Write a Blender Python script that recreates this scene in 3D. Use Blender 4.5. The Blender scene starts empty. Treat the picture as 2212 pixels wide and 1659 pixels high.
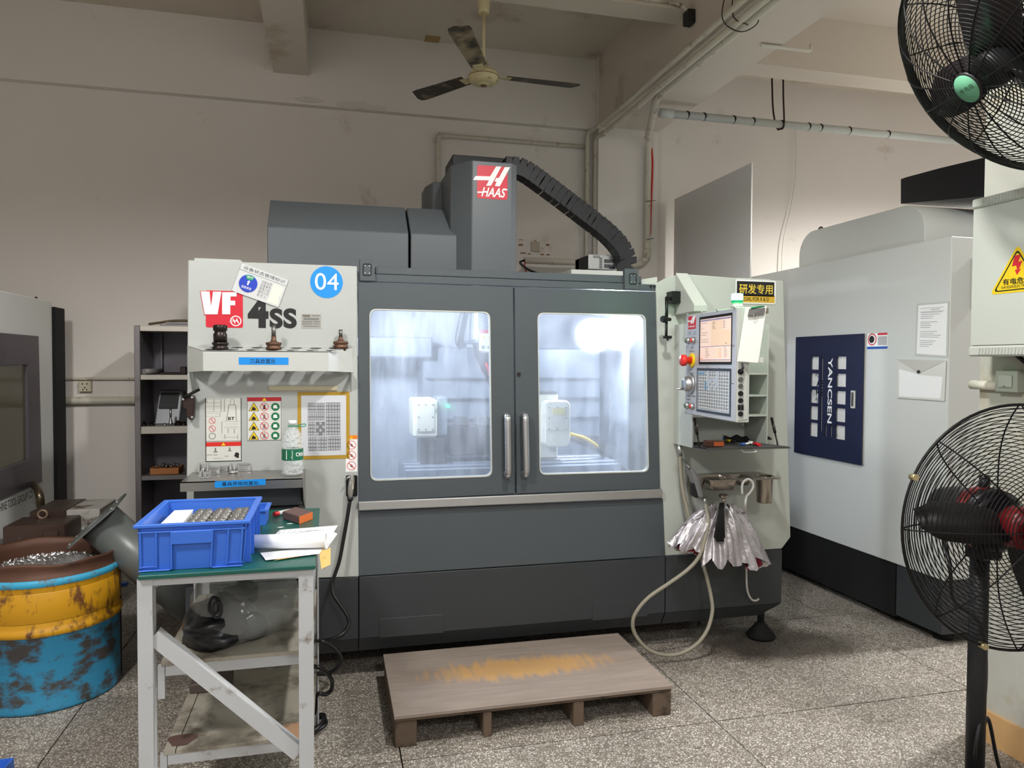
import bpy, bmesh, math, random
from mathutils import Vector as V, Matrix as M4
from mathutils.geometry import tessellate_polygon

S = bpy.context.scene
COL = S.collection
RND = random.Random(11)
PI = math.pi

# ------------------------------------------------------------------ camera
F_PX, IW, IH = 1574.0, 2212, 1659
yaw, pitch, roll = (math.radians(a) for a in (13.97, -1.65, 0.28))
EYE = V((0, 0, 1.5))
fwd = V((math.sin(yaw) * math.cos(pitch), math.cos(yaw) * math.cos(pitch), math.sin(pitch)))
rgt = V((math.cos(yaw), -math.sin(yaw), 0))
upv = rgt.cross(fwd)
rgt, upv = (math.cos(roll) * rgt + math.sin(roll) * upv), (-math.sin(roll) * rgt + math.cos(roll) * upv)
cam = bpy.data.cameras.new('camera')
cam.sensor_fit = 'HORIZONTAL'
cam.sensor_width = 36
cam.lens = F_PX / IW * 36
cam.clip_start = 0.05
camo = bpy.data.objects.new('camera', cam)
COL.objects.link(camo)
camo.matrix_world = M4((
    (rgt.x, upv.x, -fwd.x, EYE.x), (rgt.y, upv.y, -fwd.y, EYE.y), (rgt.z, upv.z, -fwd.z, EYE.z), (0, 0, 0, 1)))
S.camera = camo

# ------------------------------------------------------------------ light and exposure
S.view_settings.view_transform = 'Standard'
S.view_settings.look = 'None'
S.view_settings.gamma = 1
S.view_settings.use_curve_mapping = False
S.view_settings.exposure = 0.2
S.cycles.max_bounces = 7
S.cycles.diffuse_bounces = 3
S.cycles.glossy_bounces = 3
S.cycles.transmission_bounces = 5
S.cycles.transparent_max_bounces = 10
S.cycles.caustics_reflective = False
S.cycles.caustics_refractive = False
S.cycles.adaptive_threshold = 0.06
S.cycles.adaptive_min_samples = 12
W = bpy.data.worlds.new('hall')
S.world = W
W.use_nodes = True
W.node_tree.nodes['Background'].inputs[0].default_value = (1.0, 0.97, 0.93, 1)
W.node_tree.nodes['Background'].inputs[1].default_value = 0.62


def area(name, loc, target, sx, sy, power, col=(1, 0.985, 0.955), shape='RECTANGLE'):
    l = bpy.data.lights.new(name, 'AREA')
    l.shape = shape
    l.size, l.size_y = sx, sy
    l.energy = power
    l.color = col
    o = bpy.data.objects.new(name, l)
    COL.objects.link(o)
    o.location = loc
    o.rotation_euler = (V(target) - V(loc)).to_track_quat('-Z', 'Y').to_euler()
    return o


# shaded lamps of the hall hung below the ceiling, with fill lamps added
def hall_and_fill_lamp(loc, power, radius, cone=166, blend=.35, col=(1, 0.988, 0.968)):
    l = bpy.data.lights.new('hall_and_fill_light', 'SPOT')
    l.energy, l.color, l.shadow_soft_size = power, col, radius
    l.spot_size, l.spot_blend = math.radians(cone), blend
    o = bpy.data.objects.new('hall_and_fill_light', l)
    COL.objects.link(o)
    o.location = loc
    return o


hall_and_fill_lamp((0.95, 1.85, 3.35), 155, .07)
hall_and_fill_lamp((-1.35, 1.0, 3.35), 215, .2)  # fill lamp added to brighten the left wall and left machine
hall_and_fill_lamp((4.9, 3.1, 3.35), 430, .2)
hall_and_fill_lamp((0.9, -1.8, 3.35), 170, .3)  # fill lamp added behind the camera


# ------------------------------------------------------------------ helpers


def U(ax, val, px, py):
    """point where the line of sight through a photo pixel meets the plane ax = val"""
    d = fwd + (px - IW / 2) / F_PX * rgt - (py - IH / 2) / F_PX * upv
    i = 'xyz'.index(ax)
    return EYE + d * ((val - EYE[i]) / d[i])


def lin(c):
    return tuple((x / 255 / 12.92 if x / 255 <= 0.04045 else ((x / 255 + 0.055) / 1.055) ** 2.4) for x in c)


MATS = {}


def mat(name, rgb, rough=0.5, metal=0.0, var=0.06, scale=6.0, bump=0.0, bscale=60.0, dirt=None, dscale=5.0, damt=0.35,
        emit=0.0, trans=0.0, ior=1.45, alpha=1.0, coat=0.0, dstretch=None):
    if name in MATS:
        return MATS[name]
    m = bpy.data.materials.new(name)
    m.use_nodes = True
    nt = m.node_tree
    N, L = nt.nodes, nt.links
    b = N['Principled BSDF']
    c = lin(rgb)
    b.inputs['Roughness'].default_value = rough
    b.inputs['Metallic'].default_value = metal
    b.inputs['Transmission Weight'].default_value = trans
    b.inputs['IOR'].default_value = ior
    b.inputs['Alpha'].default_value = alpha
    b.inputs['Coat Weight'].default_value = coat
    geo = N.new('ShaderNodeNewGeometry')
    src = None
    if var > 0.03 or dirt:
        nz = N.new('ShaderNodeTexNoise')
        nz.inputs['Scale'].default_value = scale
        nz.inputs['Detail'].default_value = 3
        L.new(geo.outputs['Position'], nz.inputs['Vector'])
        mx = N.new('ShaderNodeMix')
        mx.data_type = 'RGBA'
        mx.inputs['A'].default_value = (*[x * (1 - var) for x in c], 1)
        mx.inputs['B'].default_value = (*[min(1, x * (1 + var)) for x in c], 1)
        L.new(nz.outputs['Fac'], mx.inputs['Factor'])
        src = mx.outputs['Result']
        if dirt:
            n2 = N.new('ShaderNodeTexNoise')
            n2.inputs['Scale'].default_value = dscale
            n2.inputs['Detail'].default_value = 6
            n2.inputs['Roughness'].default_value = 0.65
            if dstretch:
                mp = N.new('ShaderNodeMapping')
                mp.inputs['Scale'].default_value = dstretch
                L.new(geo.outputs['Position'], mp.inputs['Vector'])
                L.new(mp.outputs['Vector'], n2.inputs['Vector'])
            else:
                L.new(geo.outputs['Position'], n2.inputs['Vector'])
            rp = N.new('ShaderNodeValToRGB')
            rp.color_ramp.elements[0].position = 1 - damt - 0.06
            rp.color_ramp.elements[1].position = 1 - damt + 0.06
            L.new(n2.outputs['Fac'], rp.inputs['Fac'])
            m2 = N.new('ShaderNodeMix')
            m2.data_type = 'RGBA'
            L.new(rp.outputs['Color'], m2.inputs['Factor'])
            L.new(src, m2.inputs['A'])
            m2.inputs['B'].default_value = (*lin(dirt), 1)
            src = m2.outputs['Result']
        L.new(src, b.inputs['Base Color'])
    else:
        b.inputs['Base Color'].default_value = (*c, 1)
    if bump:
        n3 = N.new('ShaderNodeTexNoise')
        n3.inputs['Scale'].default_value = bscale
        n3.inputs['Detail'].default_value = 4
        L.new(geo.outputs['Position'], n3.inputs['Vector'])
        bp = N.new('ShaderNodeBump')
        bp.inputs['Strength'].default_value = bump
        bp.inputs['Distance'].default_value = 0.01
        L.new(n3.outputs['Fac'], bp.inputs['Height'])
        L.new(bp.outputs['Normal'], b.inputs['Normal'])
    if emit:
        b.inputs['Emission Color'].default_value = (*c, 1)
        b.inputs['Emission Strength'].default_value = emit
    MATS[name] = m
    return m


WPOS = {}


class MB:
    """collects geometry in world space; build() links it as one mesh object"""

    def __init__(s, M=None):
        s.v, s.f, s.sm = [], [], []
        s.M = M

    def add(s, vs, fs, smooth=False):
        o = len(s.v)
        s.v += [(s.M @ V(p)) if s.M else V(p) for p in vs]
        s.f += [tuple(i + o for i in f) for f in fs]
        s.sm += [smooth] * len(fs)
        return s

    def box(s, x0, x1, y0, y1, z0, z1):
        return s.hexa([(x0, y0, z0), (x1, y0, z0), (x1, y1, z0), (x0, y1, z0), (x0, y0, z1), (x1, y0, z1), (x1, y1, z1), (x0, y1, z1)])

    def hexa(s, p):
        return s.add(p, [(0, 3, 2, 1), (4, 5, 6, 7), (0, 1, 5, 4), (1, 2, 6, 5), (2, 3, 7, 6), (3, 0, 4, 7)])

    def prism(s, poly, ext, smooth=False):
        """planar polygon (3d points) pushed along a vector"""
        n = len(poly)
        poly = [V(p) for p in poly]
        e = V(ext)
        s.add(poly + [p + e for p in poly],
              [tuple(range(n - 1, -1, -1)), tuple(range(n, 2 * n))])
        o = len(s.v) - 2 * n
        for i in range(n):
            j = (i + 1) % n
            s.f.append((o + i, o + j, o + n + j, o + n + i))
            s.sm.append(smooth)
        return s

    def cyl(s, p0, p1, r0, r1=None, n=16, caps=True, smooth=True):
        p0, p1 = V(p0), V(p1)
        r1 = r0 if r1 is None else r1
        d = (p1 - p0).normalized()
        a = d.orthogonal().normalized()
        b = d.cross(a)
        vs = []
        for p, r in ((p0, r0), (p1, r1)):
            vs += [p + a * (r * math.cos(2 * PI * i / n)) + b * (r * math.sin(2 * PI * i / n)) for i in range(n)]
        s.add(vs, [(i, (i + 1) % n, n + (i + 1) % n, n + i) for i in range(n)], smooth)
        if caps:
            s.add(vs[:n], [tuple(range(n - 1, -1, -1))])
            s.add(vs[n:], [tuple(range(n))])
        return s

    def tube(s, path, r, n=8, closed=False, caps=True, radii=None):
        P = [V(p) for p in path]
        m = len(P)
        T = []
        for i in range(m):
            if closed:
                t = P[(i + 1) % m] - P[i - 1]
            else:
                t = P[min(i + 1, m - 1)] - P[max(i - 1, 0)]
            T.append(t.normalized() if t.length > 1e-9 else V((0, 0, 1)))
        a = T[0].orthogonal().normalized()
        vs = []
        for i in range(m):
            a = (a - T[i] * a.dot(T[i]))
            a = a.normalized() if a.length > 1e-6 else T[i].orthogonal().normalized()
            b = T[i].cross(a)
            rr = radii[i] if radii else r
            vs += [P[i] + a * (rr * math.cos(2 * PI * k / n)) + b * (rr * math.sin(2 * PI * k / n)) for k in range(n)]
        fs = []
        for i in range(m if closed else m - 1):
            j = (i + 1) % m
            fs += [(i * n + k, i * n + (k + 1) % n, j * n + (k + 1) % n, j * n + k) for k in range(n)]
        s.add(vs, fs, True)
        if caps and not closed:
            s.add(vs[:n], [tuple(range(n - 1, -1, -1))])
            s.add(vs[-n:], [tuple(range(n))])
        return s

    def lathe(s, prof, M=None, n=24, smooth=True, caps=True):
        """profile of (radius, height) spun around Z, placed by M"""
        M = M or M4()
        vs = []
        for r, z in prof:
            vs += [M @ V((r * math.cos(2 * PI * k / n), r * math.sin(2 * PI * k / n), z)) for k in range(n)]
        fs = []
        for i in range(len(prof) - 1):
            fs += [(i * n + k, i * n + (k + 1) % n, (i + 1) * n + (k + 1) % n, (i + 1) * n + k) for k in range(n)]
        s.add(vs, fs, smooth)
        if not caps or (V(prof[0]) - V(prof[-1])).length < 1e-6:
            return s
        if prof[0][0] > 1e-5:
            s.add(vs[:n], [tuple(range(n - 1, -1, -1))])
        if prof[-1][0] > 1e-5:
            s.add(vs[-n:], [tuple(range(n))])
        return s

    def plate(s, outer, holes, fr, w0, w1):
        """flat plate with holes in frame fr (u,v,w -> 3d), from depth w0 to w1"""
        loops = [list(outer)] + [list(h) for h in holes]
        o0 = loops[0][0]
        tris = tessellate_polygon([[V(((p[0] - o0[0]) * 1000, (p[1] - o0[1]) * 1000, 0)) for p in l] for l in loops])
        flat = [p for l in loops for p in l]
        n = len(flat)
        vs = [fr(p[0], p[1], w0) for p in flat] + [fr(p[0], p[1], w1) for p in flat]
        fs = [tuple(t) for t in tris] + [tuple(i + n for i in reversed(t)) for t in tris]
        o = 0
        for l in loops:
            k = len(l)
            for i in range(k):
                j = (i + 1) % k
                fs.append((o + i, o + j, n + o + j, n + o + i))
            o += k
        return s.add(vs, fs)

    def text(s, body, box, fr, w=0.0, bold=0.0, shear=0.0, rot=0):
        """lettering fitted into box (u0, v0, u1, v1) of frame fr"""
        vs, fs = glyphs(body, bold, shear)
        if not vs:
            return s
        x0, x1 = min(p[0] for p in vs), max(p[0] for p in vs)
        y0, y1 = min(p[1] for p in vs), max(p[1] for p in vs)
        u0, v0, u1, v1 = box
        out = []
        for x, y in vs:
            a, b = (x - x0) / (x1 - x0 or 1), (y - y0) / (y1 - y0 or 1)
            out.append(fr(u0 + (u1 - u0) * a, v0 + (v1 - v0) * b, w))
        return s.add(out, fs)

    def build(s, name, m, parent=None, bevel=0.0, segs=1, base=False):
        bm = bmesh.new()
        vs = [bm.verts.new(p) for p in s.v]
        for f, smo in zip(s.f, s.sm):
            try:
                fc = bm.faces.new([vs[i] for i in f])
                fc.smooth = smo
            except ValueError:
                pass
        if not s.nofix:
            bmesh.ops.remove_doubles(bm, verts=bm.verts, dist=1e-5)
            bmesh.ops.recalc_face_normals(bm, faces=bm.faces)
        if bevel:
            ed = [e for e in bm.edges if len(e.link_faces) == 2 and e.calc_face_angle(0) > 0.5]
            bmesh.ops.bevel(bm, geom=ed, offset=bevel, segments=segs, affect='EDGES', clamp_overlap=True)
        me = bpy.data.meshes.new(name)
        bm.to_mesh(me)
        bm.free()
        return link(name, me, m, parent, base)
    nofix = False


def link(name, me, m, parent=None, base=False):
    xs = [v.co for v in me.vertices]
    lo = V((min(c.x for c in xs), min(c.y for c in xs), min(c.z for c in xs)))
    hi = V((max(c.x for c in xs), max(c.y for c in xs), max(c.z for c in xs)))
    c = (lo + hi) / 2
    if parent is None:
        c.z = lo.z
    me.transform(M4.Translation(-c))
    o = bpy.data.objects.new(name, me)
    COL.objects.link(o)
    o.location = c
    for mm in (m if isinstance(m, (list, tuple)) else [m]):
        me.materials.append(mm)
    WPOS[o.name] = c
    if parent is not None:
        o.parent = parent
        o.matrix_parent_inverse = M4.Translation(-WPOS[parent.name])
    return o


def thing(name, label, cat, loc, group=None):
    o = bpy.data.objects.new(name, None)
    o.empty_display_size = 0.1
    COL.objects.link(o)
    o.location = loc
    WPOS[o.name] = V(loc)
    return tag(o, label, cat, group)


def tag(o, label, cat, group=None):
    o['label'] = label
    o['category'] = cat
    if group:
        o['group'] = group
    return o


def struct(o, label=None):
    o['kind'] = 'structure'
    if label:
        o['label'] = label
    return o


def dup(o, off, parent=None):
    """copy of a part or thing with its children, moved by off"""
    c = o.copy()
    COL.objects.link(c)
    c.location = o.location + V(off)
    if parent is not None:
        c.parent = parent
        c.matrix_parent_inverse = M4.Translation(-WPOS[parent.name])
    WPOS[c.name] = WPOS[o.name] + V(off)
    for ch in list(o.children):
        d = ch.copy()
        COL.objects.link(d)
        d.parent = c
        d.matrix_parent_inverse = ch.matrix_parent_inverse.copy()
        WPOS[d.name] = WPOS[ch.name] + V(off)
        for g in list(ch.children):
            e = g.copy()
            COL.objects.link(e)
            e.parent = d
            e.matrix_parent_inverse = g.matrix_parent_inverse.copy()
    return c


_G = {}


def glyphs(body, bold=0.0, shear=0.0):
    k = (body, bold, shear)
    if k not in _G:
        cu = bpy.data.curves.new('lettering', 'FONT')
        cu.body = body
        cu.offset = bold
        cu.shear = shear
        cu.resolution_u = 6 if body.isascii() and len(body) < 12 else 3
        ob = bpy.data.objects.new('lettering', cu)
        COL.objects.link(ob)
        dg = bpy.context.evaluated_depsgraph_get()
        me = ob.evaluated_get(dg).to_mesh()
        _G[k] = ([(v.co.x, v.co.y) for v in me.vertices], [tuple(p.vertices) for p in me.polygons])
        bpy.data.objects.remove(ob)
        bpy.data.curves.remove(cu)
    return _G[k]


def rrect(x0, y0, x1, y1, r, n=5):
    pts = []
    for cx, cy, a0 in ((x1 - r, y1 - r, 0), (x0 + r, y1 - r, 90), (x0 + r, y0 + r, 180), (x1 - r, y0 + r, 270)):
        for i in range(n + 1):
            a = math.radians(a0 + 90 * i / n)
            pts.append((cx + r * math.cos(a), cy + r * math.sin(a)))
    return pts


def rquad(q, r, n=5):
    """rounded quad from four 2d corners in order"""
    out = []
    q = [V((p[0], p[1])) for p in q]
    for i in range(4):
        p, a, b = q[i], q[i - 1], q[(i + 1) % 4]
        da, db = (a - p).normalized() * r, (b - p).normalized() * r
        s0, s1 = p + da, p + db
        for k in range(n + 1):
            t = k / n
            c = s0 * (1 - t) ** 2 + p * 2 * t * (1 - t) + s1 * t * t
            out.append((c.x, c.y))
    return out


def circ(x, y, r, n=20):
    return [(x + r * math.cos(2 * PI * i / n), y + r * math.sin(2 * PI * i / n)) for i in range(n)]


def fY(y0):
    """frame of a plane facing the viewer: u = X, v = Z, w = towards the viewer"""
    return lambda u, v, w=0: V((u, y0 - w, v))


def fX(x0, sgn):
    """frame of a plane X = x0 whose normal is sgn * X: u = Y, v = Z"""
    return lambda u, v, w=0: V((x0 + sgn * w, u, v))


def fM(M):
    return lambda u, v, w=0: M @ V((u, v, w))


def bez(pts, n=12):
    """smooth curve through points (Catmull-Rom)"""
    P = [V(p) for p in pts]
    P = [P[0] * 2 - P[1]] + P + [P[-1] * 2 - P[-2]]
    out = []
    for i in range(1, len(P) - 2):
        for k in range(n):
            t = k / n
            a, b, c, d = P[i - 1], P[i], P[i + 1], P[i + 2]
            out.append(0.5 * ((2 * b) + (c - a) * t + (2 * a - 5 * b + 4 * c - d) * t * t + (3 * b - a - 3 * c + d) * t ** 3))
    out.append(P[-2])
    return out


def look(p, d, up=(0, 0, 1)):
    """matrix at p whose Z axis is d"""
    z = V(d).normalized()
    x = V(up).cross(z)
    x = x.normalized() if x.length > 1e-5 else V((1, 0, 0))
    y = z.cross(x)
    return M4(((x.x, y.x, z.x, p[0]), (x.y, y.y, z.y, p[1]), (x.z, y.z, z.z, p[2]), (0, 0, 0, 1)))


# ------------------------------------------------------------------ materials
m_wall = mat('wall_plaster', (228, 221, 213), 0.9, var=0.05, scale=1.3, bump=0.15, bscale=14, dirt=(190, 178, 163), dscale=1.6, damt=0.33)
m_ceil = mat('ceiling_plaster', (214, 203, 189), 0.9, var=0.05, scale=1.1, bump=0.12, bscale=10, dirt=(180, 164, 144), dscale=1.2, damt=0.36)
m_white = mat('machine_white', (179, 182, 178), 0.42, var=0.02, scale=3, dirt=(168, 166, 155), dscale=9, damt=0.24)
m_white2 = mat('machine_offwhite', (188, 190, 184), 0.45, var=0.02, scale=3)
m_grey = mat('machine_grey', (75, 81, 85), 0.38, var=0.05, scale=4)
m_grey2 = mat('machine_dark_grey', (54, 57, 60), 0.5, var=0.06, scale=5)
m_black = mat('black_plastic', (24, 24, 26), 0.5, var=0.05)
m_blk2 = mat('matte_black', (12, 12, 13), 0.75, var=0.05)
m_steel = mat('brushed_steel', (196, 196, 196), 0.36, 1.0, var=0.05, scale=30)
m_dsteel = mat('worn_steel', (120, 118, 116), 0.4, 0.9, var=0.15, scale=12)
m_pvc = mat('aged_pvc', (205, 198, 182), 0.5, var=0.06, scale=9, dirt=(132, 112, 84), dscale=12, damt=0.36)
m_red = mat('red_print', (205, 30, 50), 0.45, var=0)
m_wprint = mat('white_print', (240, 240, 238), 0.5, var=0)
m_kprint = mat('black_print', (22, 22, 22), 0.5, var=0)
m_gprint = mat('grey_print', (120, 120, 118), 0.6, var=0)
m_yel = mat('yellow_print', (232, 196, 30), 0.45, var=0)
m_grn = mat('green_print', (26, 110, 66), 0.45, var=0)
m_blue = mat('sticker_blue', (24, 140, 224), 0.4, var=0)
m_paper = mat('paper', (236, 236, 236), 0.8, var=0.02)



def film(name, col, fac, rough=.08, bump=0.0, bscale=14):
    """thin clear sheet: mostly see-through, the rest glossy"""
    m = bpy.data.materials.new(name)
    m.use_nodes = True
    nt = m.node_tree
    g_ = nt.nodes['Principled BSDF']
    t_, x_ = nt.nodes.new('ShaderNodeBsdfTransparent'), nt.nodes.new('ShaderNodeMixShader')
    g_.inputs['Base Color'].default_value = (*lin(col), 1)
    g_.inputs['Roughness'].default_value = rough
    if bump:
        fn = nt.nodes.new('ShaderNodeTexNoise')
        fn.inputs['Scale'].default_value = bscale
        fg = nt.nodes.new('ShaderNodeNewGeometry')
        nt.links.new(fg.outputs['Position'], fn.inputs['Vector'])
        fb = nt.nodes.new('ShaderNodeBump')
        fb.inputs['Strength'].default_value = bump
        fb.inputs['Distance'].default_value = .02
        nt.links.new(fn.outputs['Fac'], fb.inputs['Height'])
        nt.links.new(fb.outputs['Normal'], g_.inputs['Normal'])
    x_.inputs[0].default_value = fac
    nt.links.new(t_.outputs[0], x_.inputs[1])
    nt.links.new(g_.outputs[0], x_.inputs[2])
    nt.links.new(x_.outputs[0], nt.nodes['Material Output'].inputs[0])
    return m


# ------------------------------------------------------------------ the room
YW, ZC = 5.7, 3.955


def terrazzo():
    m = bpy.data.materials.new('terrazzo')
    m.use_nodes = True
    N, L = m.node_tree.nodes, m.node_tree.links
    b = N['Principled BSDF']
    g = N.new('ShaderNodeNewGeometry')
    nz = N.new('ShaderNodeTexNoise')
    nz.inputs['Scale'].default_value = 26
    L.new(g.outputs['Position'], nz.inputs['Vector'])
    ad = N.new('ShaderNodeMixRGB')
    ad.blend_type = 'ADD'
    ad.inputs[0].default_value = 0.022
    L.new(g.outputs['Position'], ad.inputs[1])
    L.new(nz.outputs['Color'], ad.inputs[2])
    vo = N.new('ShaderNodeTexVoronoi')
    vo.feature = 'DISTANCE_TO_EDGE'
    vo.inputs['Scale'].default_value = 92
    L.new(ad.outputs[0], vo.inputs['Vector'])
    v2 = N.new('ShaderNodeTexVoronoi')
    v2.inputs['Scale'].default_value = 92
    L.new(ad.outputs[0], v2.inputs['Vector'])
    rp = N.new('ShaderNodeValToRGB')
    rp.color_ramp.elements[0].position = 0.05
    rp.color_ramp.elements[1].position = 0.2
    L.new(vo.outputs['Distance'], rp.inputs['Fac'])
    hsv = N.new('ShaderNodeSeparateColor')
    L.new(v2.outputs['Color'], hsv.inputs[0])
    chip = N.new('ShaderNodeValToRGB')
    cr = chip.color_ramp
    cr.elements[0].position, cr.elements[0].color = 0.0, (*lin((140, 132, 120)), 1)
    cr.elements[1].position, cr.elements[1].color = 1.0, (*lin((220, 214, 204)), 1)
    e = cr.elements.new(0.35)
    e.color = (*lin((188, 181, 171)), 1)
    L.new(hsv.outputs[0], chip.inputs['Fac'])
    mx = N.new('ShaderNodeMix')
    mx.data_type = 'RGBA'
    L.new(rp.outputs['Color'], mx.inputs['Factor'])
    mx.inputs['A'].default_value = (*lin((116, 107, 96)), 1)
    L.new(chip.outputs['Color'], mx.inputs['B'])
    # oily grime in blotches
    n2 = N.new('ShaderNodeTexNoise')
    n2.inputs['Scale'].default_value = 1.5
    n2.inputs['Detail'].default_value = 8
    n2.inputs['Roughness'].default_value = 0.62
    L.new(g.outputs['Position'], n2.inputs['Vector'])
    r2 = N.new('ShaderNodeValToRGB')
    r2.color_ramp.elements[0].position = 0.47
    r2.color_ramp.elements[1].position = 0.72
    r2.color_ramp.elements[1].color = (0.55, 0.55, 0.55, 1)
    L.new(n2.outputs['Fac'], r2.inputs['Fac'])
    m2 = N.new('ShaderNodeMix')
    m2.data_type = 'RGBA'
    L.new(r2.outputs['Color'], m2.inputs['Factor'])
    L.new(mx.outputs['Result'], m2.inputs['A'])
    m2.inputs['B'].default_value = (*lin((74, 64, 52)), 1)
    # spilt coolant soaked into the floor in front of the levelling foot
    sep = N.new('ShaderNodeVectorMath')
    sep.operation = 'DISTANCE'
    sc = N.new('ShaderNodeMapping')
    sc.inputs['Location'].default_value = (-2.35, -3.4, 0)
    L.new(g.outputs['Position'], sc.inputs['Vector'])
    s2 = N.new('ShaderNodeMapping')
    s2.inputs['Scale'].default_value = (1.0, 1.9, 1)
    L.new(sc.outputs[0], s2.inputs['Vector'])
    L.new(s2.outputs[0], sep.inputs[0])
    mm = N.new('ShaderNodeMath')
    mm.operation = 'MULTIPLY_ADD'
    mm.inputs[1].default_value = 0.9
    L.new(n2.outputs['Fac'], mm.inputs[0])
    L.new(sep.outputs['Value'], mm.inputs[2])
    r3 = N.new('ShaderNodeValToRGB')
    r3.color_ramp.elements[0].position = 0.78
    r3.color_ramp.elements[0].color = (0.72, 0.72, 0.72, 1)
    r3.color_ramp.elements[1].position = 1.0
    r3.color_ramp.elements[1].color = (0, 0, 0, 1)
    L.new(mm.outputs[0], r3.inputs['Fac'])
    m3 = N.new('ShaderNodeMix')
    m3.data_type = 'RGBA'
    L.new(r3.outputs['Color'], m3.inputs['Factor'])
    L.new(m2.outputs['Result'], m3.inputs['A'])
    m3.inputs['B'].default_value = (*lin((58, 49, 39)), 1)
    L.new(m3.outputs['Result'], b.inputs['Base Color'])
    b.inputs['Roughness'].default_value = 0.55
    bp = N.new('ShaderNodeBump')
    bp.inputs['Strength'].default_value = 0.25
    bp.inputs['Distance'].default_value = 0.004
    L.new(rp.outputs['Color'], bp.inputs['Height'])
    L.new(bp.outputs['Normal'], b.inputs['Normal'])
    return m


m_terr = terrazzo()
m_grout = mat('floor_joint', (58, 50, 42), 0.9)
fl = struct(MB().box(-5.1, 6.9, -3, 6.2, -0.2, -0.012).build('floor', m_grout), 'speckled terrazzo floor laid in large slabs')
GX, GY, SXX, SYY = 0.256, 2.72, 1.31, 1.005
slab = None
for i in range(-4, 5):
    for j in range(-6, 4):
        if slab is None:
            x, y = GX + i * SXX, GY + j * SYY
            slab = MB().box(x + .003, x + SXX - .003, y + .003, y + SYY - .003, -0.012, 0).build('slab', m_terr, fl)
            s0 = (i, j)
        else:
            dup(slab, ((i - s0[0]) * SXX, (j - s0[1]) * SYY, 0), fl)

wb = struct(MB().box(-5.1, 6.9, YW, YW + .2, 0, ZC).build('wall_back', m_wall), 'grubby cream plaster back wall')
XA, XB, YCF, ZB = 2.089, 2.608, 5.56, 3.397
MB().box(XA, XB, YCF, YW + .02, 0, ZC).build('column', m_wall, wb)
YB = YW - 0.065
MB().box(-5.1, XA, YB, YW + .02, ZB, ZC).build('beam', m_wall, wb)
# flaked paint along the lower edge of the wall beam
m_flake = mat('bare_plaster', (214, 208, 198), 0.9)
for pts in ([(728, 222), (742, 219), (768, 221), (786, 227), (812, 228), (833, 231), (832, 237), (806, 236), (770, 233), (736, 231), (727, 227)],
            [(636, 213), (655, 209), (682, 211), (700, 220), (676, 222), (650, 219)]):
    pp = [U('y', YB, *p) for p in pts]
    MB().prism([p + V((0, .004, 0)) for p in pp], (0, -.012, 0)).build('plaster_flake', m_flake, wb)

ce = struct(MB().box(-5.1, 6.9, -3, YW + .2, ZC, ZC + .15).build('ceiling', m_ceil), 'dim cream plaster ceiling with concrete beams')
zS = 3.607
MB().box(-.40, -.155, -3, YB, zS, ZC + .02).build('beam', m_ceil, ce)
MB().box(-.155, XA + .01, 4.03, 4.21, zS, ZC + .02).build('beam', m_ceil, ce)
MB().box(XA, XB, -3, YCF, ZB, ZC + .02).build('beam', m_ceil, ce)
MB().box(XB - .01, 6.9, 4.55, 4.75, 3.58, ZC + .02).build('beam', m_ceil, ce)
wr = struct(MB().box(2.545, 3.1, 1.0, 2.4, 0, ZC + .01).build('wall_right', mat('white_plaster', (190, 189, 180), 0.85, var=.04, scale=3, bump=.5, bscale=7, dirt=(180, 172, 152), dscale=3.4, damt=.4)), 'flaking white plaster pillar beside the electrical cabinet')
bb = struct(MB().box(2.53, 2.56, 1.0, 2.4, 0, .125).build('baseboard_right', mat('tan_tile', (206, 164, 112), .35, var=.08, scale=8)), 'tan tile skirting at the foot of the white pillar')
# the rest of the hall outside the view
struct(MB().box(-5.3, -5.1, -3, 6.2, 0, ZC).build('wall_left', m_wall))
# ------------------------------------------------------------------ the vertical machining centre
YF = 3.45


def fp(px, py, y=YF):
    p = U('y', y, px, py)
    return (p.x, p.z)


def cfp(ox, oy, k, y=YF):
    """pixel converter for a zoomed view with origin (ox, oy) and magnification k"""
    return lambda x, z: fp(ox + x / k, oy + z / k, y)


def sheet(pts, y, th, name, m, parent, bevel=0.0):
    """panel whose outline (photo pixels) lies in the plane Y = y, th thick behind it"""
    return MB().prism([U('y', y, *p) for p in pts], (0, th, 0)).build(name, m, parent, bevel)


def flat(pts2, y, name, m, parent, t=0.0012):
    """thin printed shape on a plane facing the viewer, points given as (X, Z)"""
    return MB().prism([(p[0], y, p[1]) for p in pts2], (0, -t, 0)).build(name, m, parent)


vf = thing('machining_center', 'large grey and white vertical machining centre with two windowed doors, lit inside', 'milling machine', (0.9, YF, 0))
# carcass behind the front sheets
MB().box(-.60, .085, YF + .03, 5.1, .46, 1.92).build('cabinet_body', m_white, vf)
MB().box(-.60, 2.30, YF + .05, 5.1, .14, .48).build('base_frame', m_grey2, vf)
sheet([(406, 562), (771.5, 575), (775, 1246), (402, 1258)], YF, .035, 'side_panel', m_white, vf, .003)
sheet([(419, 557), (519, 561), (527, 570), (527, 580), (419, 576)], YF + .02, .4, 'top_cap', m_white, vf, .003)

# grey front: header, doors, sill, apron
sheet([(811, 576), (1386, 596.5), (1386, 612.5), (811, 591.5)], YF + .02, .06, 'header_rail', m_grey, vf, .002)
sheet([(773, 590.5), (1386, 613.5), (1414, 614.5), (1415, 629), (774, 607.8)], YF + .01, .07, 'header', m_grey, vf, .002)


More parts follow.
